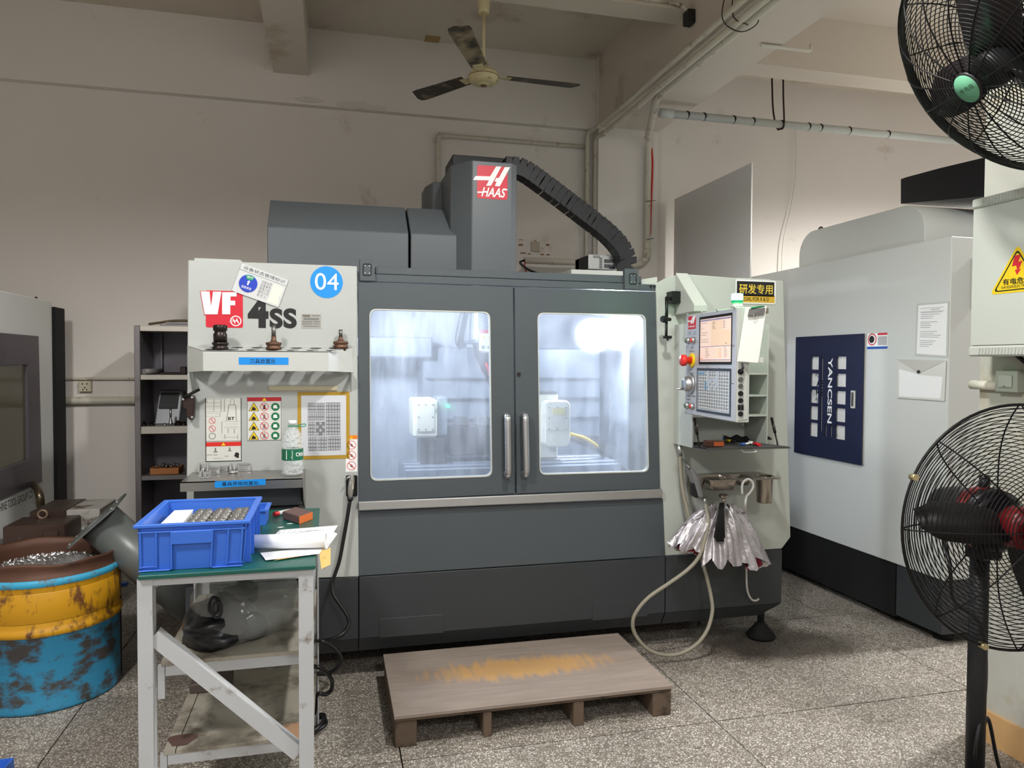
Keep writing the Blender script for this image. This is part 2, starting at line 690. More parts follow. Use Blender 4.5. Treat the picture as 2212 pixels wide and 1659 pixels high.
def door(name, q, win):
    qq = [fp(*p) for p in q]
    ww = rquad([fp(*p) for p in win], .035)
    fr = fY(YF)
    d = MB().plate(qq, [ww], fr, -.035, 0.004).build('door', m_grey, vf, .002)
    c = V((sum(p[0] for p in ww) / len(ww), sum(p[1] for p in ww) / len(ww)))
    inner = [tuple(c + (V(p) - c) * .985) for p in ww]
    MB().plate(ww, [inner], fr, -.02, 0.006).build('window_seal', m_white2, d)
    MB().plate(inner, [], fr, -.016, -.008).build('window_pane', m_pane, d)
    return d


def pane_material():
    m = bpy.data.materials.new('misted_pane')
    m.use_nodes = True
    N, L = m.node_tree.nodes, m.node_tree.links
    out = N['Material Output']
    N.remove(N['Principled BSDF'])
    g = N.new('ShaderNodeNewGeometry')
    nz = N.new('ShaderNodeTexNoise')
    nz.inputs['Scale'].default_value = 3.2
    nz.inputs['Detail'].default_value = 7
    L.new(g.outputs['Position'], nz.inputs['Vector'])
    mp = N.new('ShaderNodeMapping')
    mp.inputs['Scale'].default_value = (22, 1, 5)
    L.new(g.outputs['Position'], mp.inputs['Vector'])
    st = N.new('ShaderNodeTexNoise')
    st.inputs['Scale'].default_value = 1.0
    st.inputs['Detail'].default_value = 6
    L.new(mp.outputs[0], st.inputs['Vector'])
    ad = N.new('ShaderNodeMath')
    ad.operation = 'MULTIPLY'
    L.new(nz.outputs['Fac'], ad.inputs[0])
    L.new(st.outputs['Fac'], ad.inputs[1])
    rp = N.new('ShaderNodeMapRange')
    rp.inputs['From Min'].default_value = 0.12
    rp.inputs['From Max'].default_value = 0.45
    rp.inputs['To Min'].default_value = 0.06
    rp.inputs['To Max'].default_value = 0.18
    L.new(ad.outputs[0], rp.inputs['Value'])
    tr = N.new('ShaderNodeBsdfTransparent')
    tr.inputs[0].default_value = (.92, .95, 1, 1)
    tl = N.new('ShaderNodeBsdfTranslucent')
    tl.inputs[0].default_value = (.86, .9, .98, 1)
    # droplets and oil film blur part of what is seen through the pane
    rf = N.new('ShaderNodeBsdfRefraction')
    rf.inputs['Color'].default_value = (.95, .97, 1, 1)
    rf.inputs['IOR'].default_value = 1.25
    rf.inputs['Roughness'].default_value = .36
    bl = N.new('ShaderNodeMixShader')
    bl.inputs[0].default_value = .13
    L.new(tr.outputs[0], bl.inputs[1])
    L.new(rf.outputs[0], bl.inputs[2])
    gl = N.new('ShaderNodeBsdfGlossy')
    gl.inputs['Roughness'].default_value = 0.08
    mx = N.new('ShaderNodeMixShader')
    L.new(rp.outputs[0], mx.inputs[0])
    L.new(bl.outputs[0], mx.inputs[1])
    L.new(tl.outputs[0], mx.inputs[2])
    m2 = N.new('ShaderNodeMixShader')
    m2.inputs[0].default_value = 0.035
    L.new(mx.outputs[0], m2.inputs[1])
    L.new(gl.outputs[0], m2.inputs[2])
    L.new(m2.outputs[0], out.inputs[0])
    return m


m_pane = pane_material()
dl = door('door', [(775, 1083.5), (1112.5, 1066.5), (1108, 621), (773.5, 609.5)], [(800, 1039), (1063, 1029.5), (1058.5, 673.5), (797.5, 666.5)])
dr = door('door', [(1115.5, 1066.5), (1425.5, 1055.5), (1415, 630.5), (1111, 621)], [(1165, 1026), (1401, 1019.5), (1394, 679), (1160, 675)])
for px0, px1, py0, py1, d in ((1097, 1098, 897, 1030, dl), (1135, 1137, 896, 1029, dr)):
    a, b = U('y', YF - .05, px0, py0), U('y', YF - .05, px1, py1)
    p = [a + V((0, .045, -.012)), a + V((0, .02, -.004)), a + V((0, .004, -.014)), a + V((0, 0, -.045)), b + V((0, 0, .045)), b + V((0, .004, .014)), b + V((0, .02, .004)), b + V((0, .045, .012))]
    MB().tube(bez(p, 5), .0165, 12).build('handle', m_steel, d)
x, z = fp(1120, 808)
MB().cyl((x, YF - .012, z), (x, YF + .01, z), .009, n=12).build('lock', m_black, dr)
sheet([(773, 1084.5), (1431, 1056.5), (1432, 1076), (774, 1104)], YF - .025, .05, 'sill_strip', m_steel, vf, .004)
sheet([(774.5, 1104.5), (1432.5, 1077), (1437, 1200.5), (775.5, 1244.5)], YF, .04, 'apron_panel', m_grey, vf, .002)

# base: three skirts with a bevelled kick
zk = U('y', YF, 1320, 1334).z
zb = U('y', YF, 1500, 1349).z
m_base = mat('machine_base_grey', (52, 56, 58), .42, var=.06, scale=4)
for (xa, xb, la, lb, extra) in (((400), (774), 0, 0, 0), ((776), (1436), 0, 0, 0), ((1438), (1688), 0, 0, 1)):
    x0, x1 = U('y', YF, xa, 1300).x, U('y', YF, xb, 1300).x
    z1 = U('y', YF, 1437, 1203.5).z
    k = .10 if extra else 0
    MB().hexa([(x0, YF, zk), (x1, YF, zk), (x1, YF + .3, zk), (x0, YF + .3, zk), (x0, YF, z1), (x1, YF, z1), (x1, YF + .3, z1), (x0, YF + .3, z1)]).build('skirt', m_base, vf, .002)
    MB().hexa([(x0, YF + .05, zb), (x1 - k, YF + .05, zb), (x1 - k, YF + .3, zb), (x0, YF + .3, zb), (x0, YF + .001, zk - .001), (x1 - .002, YF + .001, zk - .001), (x1 - .002, YF + .3, zk - .001), (x0, YF + .3, zk - .001)]).build('kick_plate', m_grey2, vf)
for q in ([(820, 1337), (958, 1327), (958, 1367), (820, 1378)], [(1280, 1303), (1399, 1292), (1399, 1331), (1280, 1341)]):
    sheet(q, YF - .003, .004, 'hatch', m_base, vf, .001)

# levelling foot
p = U('z', 0, 1643, 1376)
ft = MB().lathe([(.075, 0), (.078, .015), (.03, .075), (.018, .085)], M4.Translation(p), 20)
ft.cyl((p.x, p.y, .08), (p.x, p.y, .2), .018, n=12).build('levelling_foot', m_blk2, vf)

# lifting brackets at both header ends
for q, hole in (([(776, 559), (808, 560.5), (810, 608), (777, 607)], (793, 583)), ([(1350, 580), (1380, 581), (1380, 626), (1350, 625)], (1365, 603))):
    b = sheet(q, YF - .012, .03, 'bracket', m_grey, vf, .003)
    cx, cz = fp(*hole)
    MB().plate(rrect(cx - .02, cz - .028, cx + .02, cz + .028, .009), [rrect(cx - .016, cz - .024, cx + .016, cz + .024, .007)], fY(YF), .012, .015).build('recess_rim', m_black, b)
    for sx in (-1, 1):
        for sz in (-1, 1):
            MB().cyl((cx + sx * .01, YF - .0125, cz + sz * .017), (cx + sx * .01, YF - .0155, cz + sz * .017), .003, n=8).build('screw', m_steel, b)

# ---- head, column and carousel covers above the roof
YH = 4.1


def ch(px, py, y):
    return U('y', y, px, py)


m_cov = mat('cover_grey', (88, 93, 96), .42, var=.04, scale=3)
for (a, b) in (((577, 436, 490.5, 577, 582), (882.5, 447, 503.5, 884.5, 586)), ((887.5, 448, 504, 886.5, 586), (1002, 458, 510, 992, 590))):
    pa, pb = ch(a[0], a[2], YH), ch(b[0], b[2], YH)
    zc0, zc1 = pa.z, (pa.z + pb.z) / 2
    zt = ch(780, 443, YH + .22).z
    x0, x1 = pa.x, pb.x
    zl = 1.90
    prof = [(YH, zl), (YH, zc1), (YH + .22, zt), (YH + .6, zt), (YH + .6, zl)]
    MB().prism([(x0, y, z) for y, z in prof], (x1 - x0, 0, 0)).build('head_cover', m_cov, vf, .004)
YK = 4.0
x0, x1 = ch(1020, 400, YK).x, ch(1106, 400, YK).x
zt = ch(1020, 346, YK).z
plan = [(x0, YK), (x1, YK), (x1 + .035, YK + .03), (x1 + .035, YK + .6), (x0 - .10, YK + .6), (x0 - .10, YK + .14)]
MB().prism([(a, b, 1.9) for a, b in plan], (0, 0, zt - 1.9)).build('column_cover', m_cov, vf, .004)
p0, p1 = ch(975, 338, YK + .5), ch(1085, 338, YK + .5)
MB().box(p0.x, p1.x, YK + .45, YK + .75, 2.4, p0.z).build('motor_housing', m_grey2, vf, .004)
p0, p1 = ch(921, 397, YK + .55), ch(985, 393, YK + .55)
MB().prism([(p0.x, YK + .62, 1.9), (p0.x + .03, YK + .5, 1.9), (p1.x, YK + .42, 1.9), (p1.x, YK + .8, 1.9), (p0.x, YK + .8, 1.9)], (0, 0, p0.z - 1.9)).build('rear_cover', m_cov, vf, .006)
# maker's badge on the column
bx = cfp(560, 320, 3.687, YK - .001)
c0, c1 = bx(1735, 398), bx(1978, 150)
badge = flat(rrect(c0[0], c0[1], c1[0], c1[1], .012), YK, 'badge', m_red, vf)


def P2(f, *pts):
    return [f(*p) for p in pts]


for nm, pts in (('emblem_bar', [(1702, 255), (1722, 222), (1838, 226), (1886, 147), (1928, 147), (1845, 300), (1806, 300), (1830, 257)]),
                ('emblem_stroke', [(1955, 152), (1998, 152), (1915, 305), (1876, 303), (1890, 268), (1872, 265), (1888, 238), (1908, 238)])):
    flat(P2(bx, *pts), YK - .002, nm, m_wprint, badge)
c0, c1 = bx(1768, 385), bx(1965, 322)
MB().text('HAAS', (c0[0], c0[1], c1[0], c1[1]), fY(YK - .002), .0015, .02, .35).build('lettering', m_wprint, badge)
flat(P2(bx, (1737, 346), (1780, 346), (1776, 357), (1737, 357)), YK - .002, 'emblem_line', m_wprint, badge)
flat(P2(bx, (1940, 326), (1976, 326), (1976, 336), (1936, 336)), YK - .002, 'emblem_line', m_wprint, badge)

# cable chain, every link its own piece
m_chain = mat('chain_plastic', (26, 26, 29), .5, var=.08)
ctr = bez([ch(1090, 362, 4.12), ch(1128, 368, 4.12), ch(1185, 407, 4.12), ch(1255, 460, 4.12), ch(1312, 505, 4.12), ch(1342, 540, 4.12), ch(1352, 572, 4.12), ch(1335, 592, 4.12)], 30)
cum = [0]
for i in range(1, len(ctr)):
    cum.append(cum[-1] + (ctr[i] - ctr[i - 1]).length)
chain = MB().tube(ctr[::6], .02, 6).build('cable_chain', m_blk2, vf)
NL = 27
for k in range(NL):
    s = cum[-1] * (k + .5) / NL
    i = next(j for j in range(len(cum)) if cum[j] >= s)
    t = (ctr[min(i + 2, len(ctr) - 1)] - ctr[max(i - 2, 0)]).normalized()
    n = t.cross(V((0, 1, 0))).normalized()
    if n.z < 0:
        n = -n
    L = cum[-1] / NL
    M = M4(((t.x, 0, n.x, ctr[i].x), (t.y, 1, n.y, ctr[i].y), (t.z, 0, n.z, ctr[i].z), (0, 0, 0, 1)))
    b = MB(M)
    hw = L * .56
    b.prism([(-hw, -.045, -.046), (hw * .86, -.045, -.050), (hw, -.045, 0), (hw * .82, -.045, .048), (-hw * .9, -.045, .056), (-hw * 1.15, -.045, 0)], (0, .012, 0))
    b.box(-hw * .9, hw * .8, -.035, .06, .046, .056)
    b.box(-hw * .9, hw * .8, -.035, .06, -.048, -.040)
    b.build('link', m_chain, chain, .002)

# roof deck, light sheet and power supply behind the header
MB().box(.02, 1.76, YF + .09, 4.9, 1.915, 1.93).build('roof', m_grey2, vf)
p0, p1 = ch(1228, 584, 4.0), ch(1345, 588, 4.0)
MB().box(p0.x, p1.x, 3.95, 4.2, p1.z - .03, p0.z).build('roof_plate', m_white2, vf, .003)
ps = thing('power_supply', 'silver perforated power supply box lying on the machine roof', 'power supply', (1.63, 4.25, 1.9))
a, b = ch(1271, 549, 4.2), ch(1330, 583, 4.2)
MB().box(a.x, b.x, 4.2, 4.45, b.z, a.z).build('case', mat('zinc_case', (196, 196, 196), .4, .6, var=.05), ps, .002)
a0 = ch(1252, 553, 4.34)
MB().hexa([(a0.x, 4.33, b.z), (a.x, 4.2, b.z), (a.x, 4.44, b.z), (a0.x + .02, 4.45, b.z), (a0.x, 4.33, a.z - .005), (a.x, 4.2, a.z - .005), (a.x, 4.44, a.z - .005), (a0.x + .02, 4.45, a.z - .005)]).build('end_cover', m_black, ps, .002)
vm = MB()
for i in range(11):
    u0 = a.x + (b.x - a.x) * (.18 + .02 * i)
    vm.box(u0, u0 + .0022, 4.197, 4.2, a.z - .022, a.z - .006) if i % 2 == 0 else None
for i in range(10):
    for j in range(2):
        u0 = a.x + (b.x - a.x) * (.58 + .04 * i)
        vm.box(u0, u0 + .004, 4.197, 4.2, b.z + .01 + .03 * j, b.z + .032 + .03 * j)
for i in range(3):
    for j in range(7):
        u0 = a.x + (b.x - a.x) * (.4 + .035 * i)
        vm.box(u0, u0 + .004, 4.197, 4.2, b.z + .006 + .01 * j, b.z + .011 + .01 * j)
vm.build('vent_slots', m_blk2, ps)

# ---- inside the work room
m_in = mat('work_room_white', (214, 220, 228), .45, var=.03)
m_in2 = mat('work_room_grey', (150, 158, 168), .4, .3, var=.06)
IX0, IX1, IY1, IZ0, IZ1 = .09, 1.845, 4.95, .5, 1.905
MB().box(IX0, IX1, IY1, IY1 + .02, IZ0, IZ1).build('inner_wall', m_in, vf)
MB().box(IX0 - .015, IX0, YF + .06, IY1, IZ0, IZ1).build('inner_wall', m_in, vf)
wy0, wy1, wz0, wz1 = 3.72, 4.36, .72, 1.72
iw = MB().plate([(YF + .06, IZ0), (IY1, IZ0), (IY1, IZ1), (YF + .06, IZ1)], [[(wy0, wz0), (wy1, wz0), (wy1, wz1), (wy0, wz1)]], fX(IX1, 1), 0, .015).build('inner_wall', m_in, vf)
m_clear = bpy.data.materials.new('clear_pane')
m_clear.use_nodes = True
_n = m_clear.node_tree
_t, _g, _m = _n.nodes.new('ShaderNodeBsdfTransparent'), _n.nodes.new('ShaderNodeBsdfGlossy'), _n.nodes.new('ShaderNodeMixShader')
_g.inputs['Roughness'].default_value = .05
_m.inputs[0].default_value = .06
_n.links.new(_t.outputs[0], _m.inputs[1])
_n.links.new(_g.outputs[0], _m.inputs[2])
_n.links.new(_m.outputs[0], _n.nodes['Material Output'].inputs[0])
MB().box(IX1 + .004, IX1 + .010, wy0, wy1, wz0, wz1).build('side_window', m_clear, iw)
MB().box(IX0, IX1, YF + .06, IY1, IZ0 - .02, IZ0).build('chip_pan', m_in2, vf)
# column way cover and carousel shutter bar
MB().box(IX0, .62, 4.55, 4.95, 1.53, 1.66).build('carousel_shutter', m_in2, vf, .01)
a, b = ch(915, 740, 4.6), ch(1300, 740, 4.6)
MB().box(a.x, b.x, 4.62, 4.95, .55, 1.60).build('way_cover', m_in2, vf, .01)
for k in range(6):
    MB().box(a.x + .01, b.x - .01, 4.605 - .004 * k, 4.62, .75 + .13 * k, .757 + .13 * k).build('way_cover_rib', mat('rib_grey', (110, 116, 124), .5), vf)
# spindle head
a, b = ch(1022, 680, 4.25), ch(1150, 680, 4.25)
hd = MB().box(a.x, b.x, 4.2, 4.7, 1.62, 1.9).build('spindle_head', m_in2, vf, .02)
cx = (a.x + b.x) / 2
MB().lathe([(.05, 1.36), (.06, 1.40), (.10, 1.46), (.115, 1.50), (.14, 1.55), (.15, 1.62)], M4.Translation((cx, 4.42, 0)), 24).build('spindle_nose', m_dsteel, hd)
MB().cyl((cx, 4.42, 1.28), (cx, 4.42, 1.37), .03, n=16).cyl((cx, 4.42, 1.2), (cx, 4.42, 1.29), .01, n=10).build('cutter', m_steel, hd)
for ang in (-.6, -.2):
    q = V((cx + .13 * math.sin(ang) - .02, 4.30, 1.50))
    MB().tube([q, q + V((.015, -.005, -.04)), q + V((.03, .02, -.09))], .007, 8).build('coolant_nozzle', m_red, hd)
    MB().tube([q + V((.03, .02, -.09)), q + V((.06, .05, -.22)), q + V((.075, .07, -.32))], .0035, 6).build('coolant_jet', m_wprint, hd)
ws = cfp(760, 600, 3.19, 4.199)
x0, x1 = ws(878, 350)[0], ws(965, 350)[0]
dc = MB().box(x0, x1, 4.193, 4.199, ws(0, 495)[1], ws(0, 345)[1]).build('warning_decal', m_wprint, hd)
MB().box(x0, x1, 4.191, 4.193, ws(0, 370)[1], ws(0, 345)[1]).build('decal_header', m_red, dc)
for i in range(2):
    for j, mm in enumerate((m_yel, m_paper, m_grn)):
        u = x0 + (x1 - x0) * (.28 + .5 * i)
        v = ws(0, 398 + 36 * j)[1]
        MB().cyl((u, 4.1915, v), (u, 4.193, v), .011, n=12).build('decal_mark', mm, dc)
# hose of the head
MB().tube(bez([ch(1005, 672, 4.3), ch(998, 700, 4.3), ch(992, 735, 4.3), ch(1000, 752, 4.3)]), .028, 10).build('head_hose', m_black, vf)
# table
ta, tb = ch(875, 1012, 4.0), ch(1338, 1003, 4.0)
tz = U('y', 4.0, 1100, 1008).z
tb_ = MB().box(ta.x, tb.x, 3.98, 4.42, tz - .11, tz)
for k in range(3):
    tb_.box(ta.x, tb.x, 4.03 + .13 * k, 4.1 + .13 * k, tz, tz + .012)
tb_.build('machine_table', m_in2, vf, .004)
m_rot = mat('rotary_cream', (226, 224, 208), .4, var=.03)
# rotary unit
a, b = ch(893, 862, 4.1), ch(945, 945, 4.1)
ru = MB().box(a.x, b.x, 4.1, 4.36, b.z, a.z).build('rotary_unit', m_rot, vf, .012)
MB().box(a.x + .018, b.x - .018, 4.094, 4.1, b.z + .035, a.z - .02).build('cover_plate', m_rot, ru, .002)
MB().box(b.x, b.x + .06, 4.12, 4.34, b.z + .005, a.z + .01).build('rotary_faceplate', m_in2, ru, .01)
MB().box(a.x + .045, b.x + .06, 4.14, 4.33, tz, b.z).build('pedestal', m_dsteel, ru, .004)
for sx in (.03, .5, .97):
    for sz in (.03, .5, .97):
        if sx == .5 and sz == .5:
            continue
        q = (a.x + .026 + (b.x - a.x - .052) * sx, b.z + .043 + (a.z - b.z - .071) * sz)
        MB().cyl((q[0], 4.091, q[1]), (q[0], 4.095, q[1]), .004, n=8).build('screw', m_dsteel, ru)
x, z = ch(968, 877, 4.1).x, ch(968, 877, 4.1).z
MB().cyl((x, 4.09, z), (x, 4.12, z), .011, n=10).build('status_light', mat('led_green', (60, 230, 120), .4, var=0, emit=3), ru)
# tailstock unit behind the right door
a, b = ch(1178, 866, 4.06), ch(1232, 965, 4.06)
c = .02
poly = [(a.x, b.z + c), (a.x + c, b.z), (b.x - c, b.z), (b.x, b.z + c), (b.x, a.z - c), (b.x - c, a.z), (a.x + c, a.z), (a.x, a.z - c)]
ts = MB().prism([(u, 4.06, v) for u, v in poly], (0, .1, 0)).build('tailstock', m_rot, vf, .006)
q = (a.x + .012, b.x - .02, b.z + .1, a.z - .03)
MB().box(q[0], q[1], 4.055, 4.06, q[2], q[3]).build('cover_plate', m_rot, ts, .002)
MB().box(q[0] + .03, q[1] - .02, 4.052, 4.055, q[3] - .05, q[3] - .012).build('yellow_label', mat('label_yellow', (214, 200, 60), .5), ts)
for sx in (0, .5, 1):
    for sz in (0, .5, 1):
        if sx == .5 and sz == .5:
            continue
        MB().cyl((q[0] + .008 + (q[1] - q[0] - .016) * sx, 4.050, q[2] + .008 + (q[3] - q[2] - .016) * sz), (q[0] + .008 + (q[1] - q[0] - .016) * sx, 4.056, q[2] + .008 + (q[3] - q[2] - .016) * sz), .004, n=8).build('screw', m_dsteel, ts)
a2, b2 = ch(1130, 851, 4.16), ch(1205, 990, 4.16)
MB().box(a2.x, b2.x, 4.16, 4.34, b2.z, a2.z).build('tailstock_body', m_rot, ts, .008)
MB().box(a2.x + .01, b2.x - .005, 4.16, 4.34, a2.z, a2.z + .014).build('tailstock_lid', m_dsteel, ts)
MB().box(a2.x, b2.x + .01, 4.14, 4.33, tz, b2.z).build('pedestal', m_dsteel, ts, .004)
MB().tube(bez([ch(1232, 945, 4.12), ch(1255, 955, 4.12), ch(1285, 970, 4.15), ch(1310, 985, 4.2), ch(1340, 1010, 4.25), ch(1370, 1040, 4.3)]), .018, 10).build('cable', m_dsteel, ts)
MB().tube(bez([ch(1232, 938, 4.12), ch(1265, 948, 4.12), ch(1290, 965, 4.15)]), .012, 8).build('cable', m_yel, ts)
# trunnion plate and clamped work between the two units
a, b = ch(968, 920, 4.2), ch(1140, 990, 4.2)
MB().box(a.x, b.x, 4.16, 4.34, tz + .05, a.z).build('fixture_plate', m_dsteel, vf, .006)
for k in range(3):
    u = a.x + .05 + .12 * k
    MB().box(u, u + .07, 4.18, 4.3, a.z, a.z + .05).build('workpiece', m_steel, vf, .004)
# work light behind the misted panes, with fill lights added to it
lp = ch(1310, 722, 4.35)
wl = MB().cyl((lp.x, 4.35, lp.z), (lp.x, 4.33, lp.z), .08, n=24).build('work_light', mat('work_light_lens', (236, 244, 255), .3, var=0, emit=90), vf)
MB().lathe([(.082, 0), (.092, 0), (.092, .06), (.03, .09)], look((lp.x, 4.32, lp.z), (0, 1, 0)), 24, True, False).build('lamp_housing', m_dsteel, wl)
l = bpy.data.lights.new('work_and_fill_light', 'AREA')
l.shape, l.size, l.energy, l.color = 'DISK', .12, 15, (.86, .92, 1)
lo = bpy.data.objects.new('work_and_fill_light', l)
COL.objects.link(lo)
lo.location = (lp.x - .02, 4.30, lp.z)
lo.rotation_euler = (V((.6, 3.9, 1.0)) - lo.location).to_track_quat('-Z', 'Y').to_euler()
l3 = bpy.data.lights.new('work_light_fill', 'POINT')  # extra fill added at the lamp to brighten the walls round it
l3.energy, l3.color, l3.shadow_soft_size = 18, (.86, .92, 1), .07
lo3 = bpy.data.objects.new('work_light_fill', l3)
COL.objects.link(lo3)
lo3.location = (lp.x - .03, 4.20, lp.z)
l2 = bpy.data.lights.new('work_and_fill_light', 'AREA')  # unseen second light, added to shine out through the side window
l2.shape, l2.size, l2.energy, l2.color = 'DISK', .12, 18, (.86, .92, 1)
lo2 = bpy.data.objects.new('work_and_fill_light', l2)
COL.objects.link(lo2)
lo2.location = (.12, 3.85, 1.80)
lo2.rotation_euler = (V((1.9, 4.05, 1.1)) - lo2.location).to_track_quat('-Z', 'Y').to_euler()
# ------------------------------------------------------------------ left panel of the machine: prints, rack, tray
c1 = cfp(380, 540, 4.879, YF)
c2 = cfp(380, 780, 4.879, YF)
F0 = fY(YF)


def tbox(f, x0, y0, x1, y1):
    a, b = f(x0, y1), f(x1, y0)
    return (a[0], a[1], b[0], b[1])


# model badge
a, b = c1(316, 815), c1(705, 436)
sq = flat(rrect(a[0], a[1], b[0], b[1], .008), YF, 'model_badge', m_red, vf)
vpts = [(262, 438), (356, 438), (371, 600), (392, 440), (480, 440), (440, 678), (305, 678)]
fpts = [(488, 446), (640, 446), (640, 490), (576, 490), (576, 535), (625, 535), (625, 583), (573, 583), (573, 678), (488, 678)]
for pts in (vpts, fpts):
    cc = (sum(p[0] for p in pts) / len(pts), sum(p[1] for p in pts) / len(pts))
    flat(P2(c1, *[(cc[0] + (x - cc[0]) * 1.07, cc[1] + (y - cc[1]) * 1.06) for x, y in pts]), YF - .001, 'letter_outline', m_red, sq)
    flat(P2(c1, *pts), YF - .002, 'letter', m_wprint, sq)
cx, cz = c1(632, 748)
MB().plate(circ(cx, cz, .0235, 32), [circ(cx, cz, .0190, 32)], fY(YF - .001), 0, .0012).build('emblem_ring', m_wprint, sq)
MB().text('H', tbox(c1, 595, 775, 668, 722), fY(YF - .001), .001, .03, .4).build('emblem_letter', m_wprint, sq)
flat(P2(c1, (565, 752), (600, 745), (600, 755), (568, 760)), YF - .001, 'emblem_tail', m_wprint, sq)
MB().text('4', tbox(c1, 758, 482, 975, 820), F0, .001, .05).build('model_number', m_kprint, vf)
for i in range(2):
    MB().text('S', tbox(c1, 988 + 145 * i, 616, 1126 + 147 * i, 826), F0, .001, .045).build('model_letter', m_kprint, vf)
# maker's plate
a, b = c1(1325, 826), c1(1530, 676)
npl = flat([(a[0], a[1]), (b[0], a[1]), (b[0], b[1]), (a[0], b[1])], YF, 'maker_plate', mat('plate_grey', (170, 168, 160), .4, .4), vf)
MB().text('HAAS', tbox(c1, 1335, 682, 1418, 705), fY(YF - .001), .001, .02, .35).build('lettering', m_kprint, npl)
lines = MB()
for (x0, y0, x1, y1) in ((1432, 688, 1520, 698), (1345, 716, 1508, 738), (1330, 750, 1440, 762), (1450, 750, 1520, 762), (1330, 774, 1440, 784), (1450, 774, 1520, 784), (1345, 800, 1515, 808)):
    bx4 = tbox(c1, x0, y0, x1, y1)
    lines.box(bx4[0], bx4[2], YF - .0018, YF - .0012, bx4[1], bx4[3])
lines.build('print_lines', m_gprint, npl)
# round number sticker
cx, cz = c1(1588, 340)
st = flat(circ(cx, cz, .0725, 48), YF, 'number_sticker', m_blue, vf)
MB().text('04', tbox(c1, 1466, 250, 1714, 418), fY(YF - .001), .001, .0).build('lettering', m_wprint, st)

# status card held by a magnet
o_, e_ = V((*c1(589, 430),)), V((*c1(1080, 606),))
n_ = V((*c1(698, 140),))
uu, vv = (e_ - o_), (n_ - o_)


def fcard(u, v, w=0):
    p = o_ + uu * u + vv * v
    return V((p.x, YF - .003 - w, p.y))


card = thing('status_card', 'tilted transparent plastic card with blue dial stuck over the model badge', 'sign', fcard(.5, .5, 0))
MB().plate(rrect(0, 0, 1, 1, .04), [], fcard, 0, .003).build('card_sheet', mat('card_plastic', (206, 208, 208), .25, var=.02), card)
MB().text('设备状态管理标识', (.06, .835, .95, .955), fcard, .0034).build('title', m_kprint, card)
MB().plate([(0, .775), (1, .775), (1, .785), (0, .785)], [], fcard, .003, .0034).build('title_rule', m_kprint, card)
MB().text('设备名称：\n设备编号：\n管理人员：\n操作人员：\n责 任 人 ：', (.5, .12, .74, .70), fcard, .0034).build('lettering', m_gprint, card)
MB().plate([(.74, .06), (.96, .06), (.96, .70), (.74, .70)], [], fcard, .003, .0036).build('name_slip', mat('slip_cream', (226, 222, 208), .7), card)
MB().plate(circ(.965, .33, .045, 20), [], fcard, .003, .0042).build('thumb_notch', mat('card_plastic', (206, 208, 208), .25), card)
asp = uu.length / vv.length
dial = MB().plate([(.26 + .185 * math.cos(t * PI / 18), .42 + .185 * asp * math.sin(t * PI / 18)) for t in range(36)], [], fcard, .003, .006).build('dial', mat('dial_blue', (38, 66, 186), .35), card)
MB().plate([(.26 + r * math.cos(math.radians(t)), .42 + r * asp * math.sin(math.radians(t))) for r, t in ((.09, 125), (.18, 125), (.18, 110), (.18, 90), (.18, 75), (.18, 62), (.09, 62))], [], fcard, .006, .0066).build('dial_sector', mat('dial_green', (20, 150, 96), .4), dial)
MB().plate([(.245, .36), (.275, .36), (.275, .46), (.295, .46), (.26, .53), (.225, .46), (.245, .46)], [], fcard, .006, .0066).text('设备状态', (.15, .22, .36, .31), fcard, .0066, .006).build('lettering', m_wprint, dial)
MB().text('运行', (.19, .60, .32, .68), fcard, .007, .01).build('lettering', m_wprint, dial)

# ---- tool rack with round holes
YR = YF - .135
tl, tr_ = U('y', YF, 404.5, 752).x, U('y', YF, 763, 752).x
fl_, fr_ = U('y', YR, 438.5, 760).x, U('y', YR, 709.5, 760).x
ztb, ztf = U('y', YF, 580, 748).z, U('y', YR, 580, 758.5).z
zbf, zbb = U('y', YR, 580, 801.5).z, U('y', YF, 580, 804).z
yb, yf = YF, YR
slope = (ztb - ztf) / (yb - yf)


def frack(u, v, w=0):
    return V((u, v, ztf + (v - yf) * slope + w))


holes = []
hx = [fl_ + .008 + .0835 * k for k in range(8)]
for k in range(7):
    holes.append(circ(hx[k] + .02, yf + .036, .0275, 20))
    holes.append(circ(hx[k] + .055 - .042 + .02, yf + .097, .0275, 20))
rk = MB().plate([(tl, yb), (fl_, yf), (fr_, yf), (tr_, yb)], holes, frack, -.003, 0).build('tool_rack', m_white, vf)
for nm, pa, pb in (('rack_front', (fl_, yf), (fr_, yf)), ('rack_side', (tl, yb), (fl_, yf)), ('rack_side', (fr_, yf), (tr_, yb))):
    za, zb_ = ztf + (pa[1] - yf) * slope, ztf + (pb[1] - yf) * slope
    la = zbf + (pa[1] - yf) / (yb - yf) * (zbb - zbf)
    lb = zbf + (pb[1] - yf) / (yb - yf) * (zbb - zbf)
    d = V((pb[0] - pa[0], pb[1] - pa[1], 0)).normalized()
    n = V((-d.y, d.x, 0)) * .003
    pl = MB().prism([(pa[0], pa[1], la), (pb[0], pb[1], lb), (pb[0], pb[1], zb_), (pa[0], pa[1], za)], n).build(nm, mat('rack_white', (192, 194, 189), .42, var=.02, dirt=(190, 160, 110), dscale=14, damt=.27), rk)
# lower gussets
for xx in (tl + .02, tr_ - .012):
    MB().prism([(xx, yb, zbb), (xx, yf + .05, zbb), (xx, yb, zbb - .09)], (.003, 0, 0)).build('gusset', m_white, rk)
q = cfp(380, 540, 4.879, YR)
bq = tbox(q, 662, 1134, 1187, 1208)
s_ = MB().plate(rrect(bq[0], bq[1], bq[2], bq[3], .004), [], fY(YR), 0, .001).build('blue_label', m_blue, rk)
MB().text('刀具放置处', tbox(q, 780, 1148, 1050, 1196), fY(YR), .0014, .004).build('lettering', m_kprint, rk)


